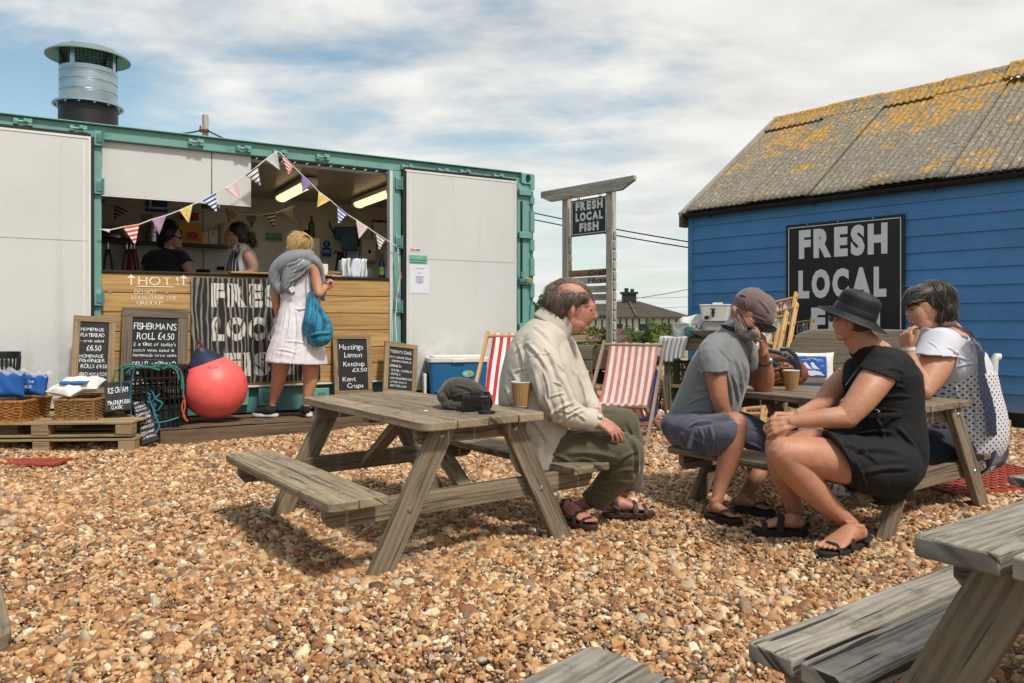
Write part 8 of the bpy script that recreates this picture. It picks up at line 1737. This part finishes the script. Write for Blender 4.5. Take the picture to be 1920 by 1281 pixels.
# ------------------------------------------------------------------ woman in white tee and dotted tunic
def woman_lace():
    t = person('woman with grey bobbed hair in white and navy dotted top eating', Vector((2.45, 4.3, 0))); s = Sculpt(); D = 4.25
    s.lump(1742, 572, D, 37, 41, .078).lump(1722, 588, D, 20, 30, .062, -8).lump(1733, 606, D, 22, 14, .054, 15).lump(1716, 611, D, 8, 8, .025).lump(1709, 598, D, 5, 2.6, .02).lump(1709, 603, D, 4.6, 2.6, .018)
    s.limb([(1708, 576, D, 4), (1704, 584, D, 4.5), (1703.5, 589, D, 5.5, .015)]); s.limb([(1752, 600, D, 26, .058), (1768, 622, D, 30, .066), (1780, 645, D, 40, .11)]); s.limb([(1790, 670, 4.3, 46, .15), (1805, 770, 4.3, 50, .15), (1800, 830, 4.3, 50, .16)])
    s.limb([(1762, 660, 4.11, 30), (1750, 692, 4.05, 29), (1734, 722, 4.00, 23), (1728, 732, 3.98, 20)]); s.limb([(1726, 733, 3.98, 19), (1716, 705, 3.99, 17.5), (1708, 678, 4.00, 13.5), (1703, 655, 4.01, 9.5)]); s.hand(W(1703, 657, 4.01), (-.15, .10, 1), (-.8, -.3, .1), 1, (38, 50, 55, 60), .98, 12)
    s.limb([(1755, 660, 4.5, 26), (1735, 715, 4.55, 20), (1705, 735, 4.5, 14)])
    s.limb([(1795, 836, 4.3, 36), (1700, 830, 4.25, 28), (1640, 850, 4.32, 20), (1600, 905, 4.45, 11)]); h1, t1 = G(1602, 922, .03), G(1560, 918, .03); s.foot(h1, t1, side=1)
    sculpt(s, 'body', SK4, t, .0042, 3, noise=((-.0006, 90),))
    h = Sculpt(); h.lump(1752, 562, D, 40, 38, .094, 8).lump(1766, 580, D, 25, 30, .090).lump(1727, 553, D, 26, 20, .084, -25).lump(1757, 588, D - .01, 21, 23, .075, 6).lump(1712, 562, D - .01, 11, 12, .06, -20).lump(1778, 585, D, 14, 18, .07)
    hr = sculpt(h, 'hair', H_DK, t, .0052, 2, noise=((.002, 70),)); strands('hair_strand', hr, H_DK, hr, 2400, .075, lambda p, n: Vector((-1.2, 0, -.45)) if p.z > 1.10 and p.x < 2.26 else Vector((-.15 + .5 * (p.x < 2.3), 0, -1)), .0010, .05, 8, .5)
    strands('grey_strand', hr, H_GR, hr, 140, .07, lambda p, n: Vector((-1.2, 0, -.45)) if p.z > 1.10 and p.x < 2.26 else Vector((-.1, 0, -1)), .0008, .16, 12, .5)
    b = MB(); b.ell(W(1710, 580, D - .045), (.006, .012, .005)); b.build('eye', M['inkblack'], t); b = MB(); b.ell(W(1710.5, 607, 4.02), (.007, .007, .010)); b.build('painted_nail', plain('purple_varnish', '4a1f55', .2), t)
    TW = cloth('white_jersey', 'c9c8d2', .03, crease=.35); s = Sculpt()
    s.limb([(1779, 634, D, 40, .16), (1785, 652, 4.27, 50, .195), (1790, 680, 4.28, 56, .20), (1796, 700, 4.29, 58, .185)], cut0=(.3, -.95)); s.limb([(1772, 644, 4.16, 30), (1760, 650, 4.10, 35), (1753, 667, 4.07, 36)], cut=(-.08, 1)); s.limb([(1765, 650, 4.46, 26), (1755, 670, 4.5, 26)])
    tee = sculpt(s, 't_shirt', TW, t, .0055, 3, [(1775, 650, 1800, 668, 3, .005), (1780, 668, 1815, 676, 3, .005), (1790, 690, 1830, 682, 3, .005), (1795, 655, 1790, 690, 3, .006), (1740, 640, 1760, 655, 3, .003)], ((-.0022, 24),))
    m = MT('navy_dotted_cotton'); sp = m.new('ShaderNodeSeparateXYZ'); m.L(m.tc.outputs['Object'], sp.inputs[0]); fr = lambda x, k, o=0.: m.math('SUBTRACT', m.math('FRACT', m.math('ADD', m.math('MULTIPLY', x, k), o)), .5)
    u, v = sp.outputs[0], sp.outputs[2]; a = m.math('ADD', u, v); b_ = m.math('SUBTRACT', u, v); x, y = fr(a, 30.), fr(b_, 30.); r = m.math('SQRT', m.math('ADD', m.math('MULTIPLY', x, x), m.math('MULTIPLY', y, y)))
    m.bump(m.noise(m.map('Object', (20, 20, 9)), 1, 4), .4, .01); DOT = m.done(m.mix(m.rng(r, .20, .25), lin('1b2044'), lin('d0cdd0')), .85)
    s = Sculpt(); s.limb([(1799, 695, 4.28, 60, .192), (1806, 740, 4.29, 62, .20), (1812, 780, 4.30, 66, .21), (1814, 815, 4.30, 66, .215), (1808, 838, 4.30, 60, .21)], cut0=(.0, -1))
    tn = sculpt(s, 'tunic', DOT, t, .0055, 3, [(1790, 720, 1800, 830, 5, .005), (1815, 710, 1830, 820, 5, .006), (1840, 730, 1850, 830, 5, .006), (1770, 730, 1770, 800, 5, .005)], ((-.003, 16),))
    LC = MT('navy_lace'); vo = LC.new('ShaderNodeTexVoronoi'); LC.L(LC.map('Object', (34, 34, 34)), vo.inputs['Vector']); vo.feature = 'DISTANCE_TO_EDGE'; LC.b.inputs['Alpha'].default_value = 1; k = LC.rng(vo.outputs['Distance'], .17, .24, 1, 0); vo2 = LC.new('ShaderNodeTexVoronoi'); LC.L(LC.map('Object', (90, 90, 90)), vo2.inputs['Vector'])
    LC.L(LC.math('MAXIMUM', k, LC.rng(vo2.outputs['Distance'], .38, .42, 1, 0)), LC.b.inputs['Alpha']); LCM = LC.done(lin('1a1f3c'), .85)
    # lace strap over the shoulder widening into the open lace back
    P = [(1762, 611), (1790, 607), (1815, 618), (1838, 641), (1850, 668), (1860, 700), (1873, 735), (1884, 775), (1888, 812)]; wd = [5, 6, 8, 11, 17, 27, 34, 37, 38]; b = MB()
    def lace(u, v):
        f = u * (len(P) - 1); i = min(int(f), len(P) - 2); q = f - i; px = P[i][0] + (P[i + 1][0] - P[i][0]) * q; py = P[i][1] + (P[i + 1][1] - P[i][1]) * q; w = wd[i] + (wd[i + 1] - wd[i]) * q
        return W(px - w * (1 - v) * (1 if u > .3 else .3), py + (w * (1 - v) * (1 if u < .3 else .2)) + 3 * math.sin(u * 40) * (v > .9), 4.045 + .14 * v * (u > .3) + .1 * (u < .3) - .02 * math.sin(v * 3)) 
    b.grid(lace, 60, 10); lo = b.build('lace_panel', LCM, tn, smooth=60); 
    NV = cloth('navy_denim', '1a2038', .15, crease=.6); s = Sculpt(); s.limb([(1812, 838, 4.30, 58, .20), (1840, 842, 4.32, 40, .15)]); s.limb([(1800, 842, 4.2, 36), (1730, 838, 4.15, 34), (1690, 840, 4.2, 30)]); s.limb([(1800, 838, 4.42, 36), (1720, 836, 4.4, 32), (1680, 842, 4.4, 28)]); s.limb([(1690, 842, 4.25, 28), (1650, 860, 4.32, 22), (1612, 900, 4.43, 15)]); sculpt(s, 'trousers', NV, t, .007, 3, noise=((-.003, 22),))
    b = MB(); R = Vector((-.12, 0, 1)).to_track_quat('Z', 'Y').to_matrix(); b.lathe([(.029, -.008), (.0325, -.008), (.0325, .008), (.029, .008)], W(1703.5, 654, 4.01), 24, R); wt = b.build('white_watch', M['white'], t)
    sandal(t, h1, t1, 'slide', M['white'], 1, z0=.004)
woman_lace()
# ------------------------------------------------------------------ woman at the counter
def woman_white():
    t = person('blonde woman in a white dress standing at the counter with a phone', Vector((-2.0, 7.1, .12))); s = Sculpt(); D = 7.1
    s.lump(564, 455, D, 20, 21, .088).lump(572, 463, D + .01, 11, 15, .062).lump(581, 465, D + .03, 2.5, 3, .012)
    s.limb([(564, 466, D, 10, .05), (562, 482, D, 12, .06)]); s.limb([(562, 486, D, 18, .14), (560, 530, D, 20, .11), (558, 600, D, 24, .13)])
    s.limb([(584, 494, D - .03, 10, .055), (592, 522, D - .03, 9.5), (598, 550, D - .06, 8.5)]); s.limb([(598, 551, D - .06, 8.5), (604, 545, D + .0, 7), (611, 538, D + .06, 5)]); s.hand(W(608, 540, D + .05), (.62, .35, .5), (.6, -.6, -.3), 1, (45, 50, 55, 60), 1.0)
    s.limb([(522, 500, D, 10), (517, 535, D, 9), (516, 562, D - .02, 7.5), (521, 592, D + .02, 5.5)]); s.hand(W(521, 590, D + .02), (.2, .1, -1), (-1, 0, 0), 1, (30, 35, 35, 40), .95)
    s.limb([(533, 655, D, 17), (526, 695, D, 14.5), (519, 725, D, 12), (511, 757, D, 6.5)]); s.limb([(579, 655, D, 17), (583, 695, D, 14.5), (580, 725, D, 12), (574, 757, D, 6.5)])
    z = .118; hL = W(513, 778, D); hL.z = z + .02; hR = W(575, 776, D); hR.z = z + .02; s.tube([W(511, 757, D), hL + Vector((0, 0, .04))], .032, 8); s.tube([W(574, 757, D), hR + Vector((0, 0, .04))], .032, 8)
    sculpt(s, 'body', SK4, t, .006, 3)
    h = Sculpt(); h.lump(563, 453, D - .01, 20, 18, .092).lump(556, 463, D - .02, 15, 14, .08).lump(552, 470, D - .03, 11, 9, .05).lump(577, 470, D + .0, 5, 11, .03)
    hr = sculpt(h, 'hair', H_BL, t, .007, 2, noise=((.004, 55),)); strands('hair_strand', hr, H_BL, hr, 1300, .09, lambda p, n: (W(550, 470, D) - p) + Vector((0, 0, -.06)), .0016, .12, 5); b = MB(); b.tube([W(570, 441, D - .09), W(577, 443, D - .06), W(583, 450, D)], .006, 6); b.build('sunglasses', M['rust'], hr)
    WD = cloth('white_crumpled_linen', 'd4d0d4', .04, crease=1.2); s = Sculpt(); s.limb([(562, 490, D, 21, .16), (560, 515, D, 25, .145), (557, 555, D, 27, .14), (556, 575, D, 30, .15), (556, 615, D, 40, .20), (556, 655, D, 51, .24), (556, 680, D, 57, .26)], cut=(-.06, 1))
    dr = sculpt(s, 'dress', WD, t, .008, 3, [(545, 578, 525, 670, 3, .014), (555, 578, 548, 680, 3, .014), (565, 580, 572, 670, 3, .014), (537, 580, 512, 665, 3, .012), (575, 585, 592, 660, 3, .013), (530, 640, 590, 650, 3, .006), (515, 655, 560, 665, 3, .006)], ((-.006, 14), (.004, 35)))
    b = MB(); b.tube([W(530, 577, D - .06), W(545, 580, D - .14), W(562, 580, D - .155), W(582, 577, D - .08)], .006, 6); b.build('waist_seam', WD, dr)
    GC = cloth('grey_knit', '7b7d83', .06, crease=.8); s = Sculpt(); s.limb([(578, 479, D - .02, 12, .09), (560, 483, D - .05, 17, .12), (540, 492, D - .06, 19, .13), (522, 508, D - .06, 17, .10), (517, 530, D - .08, 12, .07), (524, 545, D - .1, 8, .05)]); s.limb([(548, 500, D - .1, 16, .09), (545, 522, D - .13, 16, .06), (540, 540, D - .13, 12, .05), (550, 548, D - .13, 5, .03)]); s.limb([(578, 484, D - .02, 11, .1), (592, 492, D + .0, 10, .08), (602, 515, D + .06, 7, .05), (606, 545, D + .08, 6, .04), (606, 560, D + .08, 5, .03)]); s.limb([(572, 500, D - .1, 12, .08), (556, 520, D - .12, 9, .06)])
    cd = sculpt(s, 'cardigan', GC, t, .008, 3, [(580, 492, 545, 512, 3, .012), (575, 505, 540, 530, 3, .012), (525, 495, 512, 530, 3, .010), (540, 490, 525, 535, 3, .012), (552, 505, 535, 545, 3, .012), (570, 484, 535, 498, 3, .010)], ((-.005, 18),)); b = MB(); b.box(W(548, 543, D - .19), (.045, .004, .05), Matrix.Rotation(-.5, 3, 'Y')); b.build('care_tag', M['paper'], cd)
    SB = plain('black_trainer_mesh', '1e1e20', .8, 0, .1, 40, .3)
    for px, py, e, dx in ((513, 778, Vector((-.13, .02, 0)), -1), (574, 777, Vector((-.04, .12, 0)), -1)):
        h = W(px, py, D); h.z = z; q = Sculpt(); q.tube([h + Vector((.015, 0, .05)), h + Vector((-.02, 0, .055)) + e * .2, h + e * .8 + Vector((0, 0, .04)), h + e * 1.35 + Vector((0, 0, .03))], [.040, .048, .042, .026], 10); q.tube([h + Vector((0, 0, .05)), h + Vector((0, 0, .095))], .036, 10)
        sh = sculpt(q, 'trainer', SB, t, .006, 2); P, *_ = footprint(h + Vector((.03, 0, 0)), h + e * 1.5, .042); sole(P, z - .004, .026, M['white'], sh)
    c = W(613, 529, D + .10); b = MB(); b.box(c, (.07, .13, .009), Euler((.15, -.12, .5)).to_matrix()); ph = b.build('phone', M['blackgloss'], None, org=c, bevel=.003); tag(ph, 'dark phone held by the blonde woman at the counter', 'phone')
    s = Sculpt(); s.limb([(583, 552, D - .12, 6, .03), (588, 575, D - .14, 13, .06), (592, 600, D - .16, 24, .10), (597, 620, D - .16, 28, .11), (598, 630, D - .16, 24, .10)]); bt = thing('shoulder_bag', 'blue cotton bag hanging from the blonde woman\'s shoulder', 'bag', W(597, 640, D - .16)); sculpt(s, 'bag_body', M['cottonbag2'], bt, .008, 3, [(588, 560, 575, 625, 3, .012), (592, 565, 590, 630, 3, .012), (598, 575, 612, 620, 3, .012), (575, 632, 620, 625, 4, .01)], ((-.006, 14),))
    b = MB(); b.tube([W(577, 494, D - .12), W(579, 520, D - .15), W(583, 555, D - .14)], .010, 6, flat=.5); b.tube([W(577, 492, D - .10), W(582, 478, D - .02)], .010, 6); b.build('strap', M['cottonbag'], bt)
def _cb():
    m = MT('blue_printed_bag'); n = m.noise(m.map('Object', (6, 6, 3), (0, 0, 0), (0, .6, 0)), 1, 5, .6, 1.5); m.bump(m.noise(m.map('Object', 25), 1, 4), .5, .01); return m.done(m.ramp(n, [(.35, '12324a'), (.46, '1b7092'), (.6, '2e88a8'), (.68, '16384f'), (.75, '8fa9b2')]), .75)
M['cottonbag2'] = _cb()
woman_white()
def staff():
    t = person('dark haired kitchen worker in a black top and glasses, seen from behind', Vector((-3.5, 8.1, .3))); D = 8.1; s = Sculpt()
    s.lump(320, 443, D, 19, 22, .09).lump(331, 452, D, 10, 14, .06).lump(339, 451, D + .01, 3, 3, .012).lump(335, 462, D, 6, 5, .04); s.limb([(320, 460, D, 11, .055), (316, 478, D, 14, .07)]); s.limb([(313, 482, D, 34, .09), (313, 540, D, 34, .12), (313, 640, D, 34, .14)]); s.limb([(280, 486, D, 11), (272, 515, D - .02, 9), (274, 540, D - .05, 8)]); s.limb([(344, 486, D, 11), (358, 512, D - .05, 9.5), (366, 538, D - .1, 8)])
    sculpt(s, 'body', SKD, t, .007, 3); h = Sculpt(); h.lump(316, 438, D - .01, 20, 22, .098).lump(308, 452, D, 12, 16, .07).lump(317, 420, D, 12, 9, .06); hr = sculpt(h, 'hair', H_BK, t, .007, 2, noise=((.005, 45),)); strands('hair_strand', hr, H_BK, hr, 400, .06, lambda p, n: Vector((-.3, 0, -1)), .0014, .4, 6)
    s = Sculpt(); s.limb([(313, 488, D, 38, .12), (313, 512, D, 40, .14), (313, 560, D, 38, .15), (313, 620, D, 38, .15)]); s.limb([(285, 482, D, 12), (276, 499, D, 13)], cut=(-.3, .95)); s.limb([(340, 481, D, 12), (351, 496, D, 13)], cut=(.5, .86)); s.limb([(290, 478, D, 10, .07), (336, 476, D, 9, .07)]); sculpt(s, 'top', cloth('black_cotton', '131214', .2), t, .008, 3, noise=((-.003, 20),))
    b = MB(); b.tube([W(322, 441, D - .09), W(332, 444, D - .07), W(338, 446, D - .02)], .005, 6); b.box(W(337, 447, D - .03), (.03, .01, .025)); b.build('glasses', M['inkblack'], t)
    t = person('kitchen worker with dark hair tied back, in striped apron over white top', Vector((-2.9, 8.2, .3))); D = 8.2; s = Sculpt()
    s.lump(441, 440, D, 18, 21, .088).lump(432, 450, D, 10, 14, .06).lump(422, 449, D, 3, 3, .012).lump(430, 460, D, 7, 5, .04); s.limb([(444, 456, D, 10, .055), (450, 474, D, 13, .07)]); s.limb([(458, 485, D, 22, .12), (455, 540, D, 24, .12), (452, 640, D, 26, .14)])
    s.limb([(466, 480, D - .12, 11), (474, 500, D - .14, 10), (472, 512, D - .16, 8.5)]); s.limb([(472, 513, D - .16, 8), (450, 515, D - .25, 7), (425, 514, D - .32, 5.5)]); s.hand(W(424, 514, D - .32), (-1, -.1, 0), (0, 0, 1), 1, (15, 20, 20, 25), 1.0); s.limb([(440, 485, D + .14, 10), (432, 510, D + .1, 8)])
    sculpt(s, 'body', SKD, t, .007, 3); h = Sculpt(); h.lump(447, 434, D, 20, 18, .095).lump(456, 445, D, 14, 15, .07).lump(470, 441, D, 8, 7, .05).lump(474, 453, D, 6, 12, .04); hr = sculpt(h, 'hair', H_BK, t, .007, 2, noise=((.005, 45),)); strands('hair_strand', hr, H_BR, hr, 500, .07, lambda p, n: Vector((.8, 0, -.5)), .0013, .3, 7)
    s = Sculpt(); s.limb([(456, 470, D, 14, .13), (459, 490, D, 24, .14), (456, 530, D, 26, .14), (455, 600, D, 26, .15)]); sculpt(s, 'vest_top', TWH, t, .008, 3, noise=((-.003, 22),))
    s = Sculpt(); s.limb([(441, 478, D - .04, 8, .10), (440, 500, D - .04, 14, .14), (440, 540, D - .04, 18, .15), (440, 600, D - .04, 18, .15)]); ap = sculpt(s, 'apron', stripes('navy_apron_stripe', [(3, '161a2c'), (.6, 'b9b8b4')], 32, 0, src='Object'), t, .008, 3); b = MB(); b.tube([W(447, 459, D - .09), W(450, 470, D - .12), W(442, 484, D - .15)], .009, 6); b.build('neck_strap', M['navy'], ap)
    b = MB(); b.box(W(425, 441, D - .06), (.05, .012, .03)); b.tube([W(428, 439, D - .08), W(446, 441, D - .09)], .004, 5); b.build('sunglasses', M['blackgloss'], t)
TWH = cloth('white_vest_cotton', 'c9c7c8', .05)
staff()
# ------------------------------------------------------------------ things on the tables
def _ontable():
    z = .595; c = G(868, 766, z); t = thing('cloth_cap', 'rumpled dark olive cap lying on the middle picnic table', 'cap', c); d = c.y; s = Sculpt()
    s.limb([(836, 742, d + .02, 17, .06), (852, 735, d + .03, 28, .10), (882, 738, d + .04, 26, .10), (912, 748, d + .04, 13, .07)]); s.limb([(838, 760, d - .02, 11, .05), (862, 762, d - .03, 10, .05)]); s.limb([(832, 745, d - .03, 8, .03), (834, 765, d - .03, 6, .03)]); sculpt(s, 'cap_body', cloth('olive_wax_cotton', '38332a', .15, crease=.8), t, .0045, 3, [(835, 728, 850, 768, 3, .005), (850, 722, 905, 742, 4, .006), (846, 745, 900, 738, 3, .006), (880, 725, 920, 745, 3, .005)], ((-.003, 30),))
    b = MB(); b.grid(lambda u, v: W(834 + 58 * u, 757 + 6 * math.sin(u * 3) + 6 * v, d - .06 - .03 * math.sin(3.1 * u) * v), 12, 4); b.build('peak', cloth('olive_peak', '332e26', .1), t, solid=.005)
    c = G(892, 772, z); t = thing('camera', 'black camera lying in front of the cap with its screen towards us', 'camera', c); d = c.y; R = Matrix.Rotation(math.radians(8), 3, 'Z'); P = lambda x, y, h: c + R @ Vector((x, y, h))
    b = MB(); b.box(P(0, 0, .038), (.125, .05, .074), R); b.box(P(.0, .0, .082), (.045, .045, .022), R); b.build('camera_body', M['inkblack'], t, bevel=.006); b = MB(); b.box(P(-.012, -.027, .034), (.072, .004, .050), R); b.build('screen', M['blackgloss'], t)
    b = MB(); b.cyl(P(.048, -.024, .05), P(.048, -.030, .05), .010, n=16); b.cyl(P(.05, 0, .075), P(.05, 0, .088), .013, n=16); b.build('dial', M['darksteel'], t); b = MB(); b.cyl(P(.045, .03, .034), P(.06, .12, .030), .034, .03, n=24); b.build('lens', M['blackgloss'], t); b = MB(); b.box(P(.035, -.028, .068), (.03, .003, .004), R); b.build('lettering', M['brandless'], t)
    c2 = G(912, 776, z); b = MB(); b.lathe([(.001, .002), (.034, .002), (.036, .006), (.034, .011), (.001, .011)], c2, 28); b.tube([c2 + Vector((-.01 + .05 * math.sin(q), -.01 + .02 * math.cos(q), .006 + .002 * q)) for q in np.linspace(0, 4, 14)], .003, 5); o = b.build('lens_cap', M['inkblack'], None, org=c2); tag(o, 'round black lens cap with its cord beside the camera', 'lens cap')
    c = G(798, 773, z); b = MB(); b.ell(c + Vector((0, 0, .005)), (.010, .006, .005), nu=10, nv=6); o = b.build('chip', M['cream'], None, org=c); tag(o, 'tiny pale crumb of food on the middle tabletop', 'crumb')
    # handbag
    z = .59; c = G(1450, 722, z); d = c.y; t = thing('handbag', 'slouchy tan leather handbag with navy straps on the table', 'handbag', c); s = Sculpt(); s.limb([(1405, 700, d + .02, 22, .09), (1440, 694, d, 30, .11), (1470, 690, d, 32, .11), (1492, 700, d, 22, .09)]); s.limb([(1410, 714, d, 12, .09), (1490, 712, d, 12, .09)])
    sculpt(s, 'bag_body', M['leather'], t, .0055, 3, [(1420, 680, 1480, 676, 4, .008), (1430, 700, 1490, 690, 4, .008), (1415, 712, 1440, 690, 4, .008), (1460, 676, 1470, 716, 4, .008), (1440, 720, 1490, 706, 3, .006)], ((-.005, 18), (.003, 40)))
    for P_ in ([(1436, 656), (1455, 660), (1478, 668), (1492, 680), (1500, 700)], [(1462, 655), (1478, 655), (1492, 668), (1499, 690), (1499, 708)], [(1440, 672), (1455, 684), (1468, 700), (1476, 712)]): b = MB(); b.tube([W(x, y, d - .11) for x, y in P_], .0135, 8, flat=.3, up=(0, 1, 0)); b.build('strap', M['navyleather'], t, smooth=60)
    b = MB(); b.tube([W(1466, 664, d - .13), W(1474, 661, d - .13), W(1478, 668, d - .13), W(1470, 672, d - .13), W(1466, 664, d - .13)], .0028, 6); b.build('buckle', M['steel'], t)
    b = MB(); b.tube([W(1455, 690, d - .115), W(1480, 683, d - .11)], .006, 6, flat=.5); b.build('zip_pocket', M['steel'], t)
_ontable()
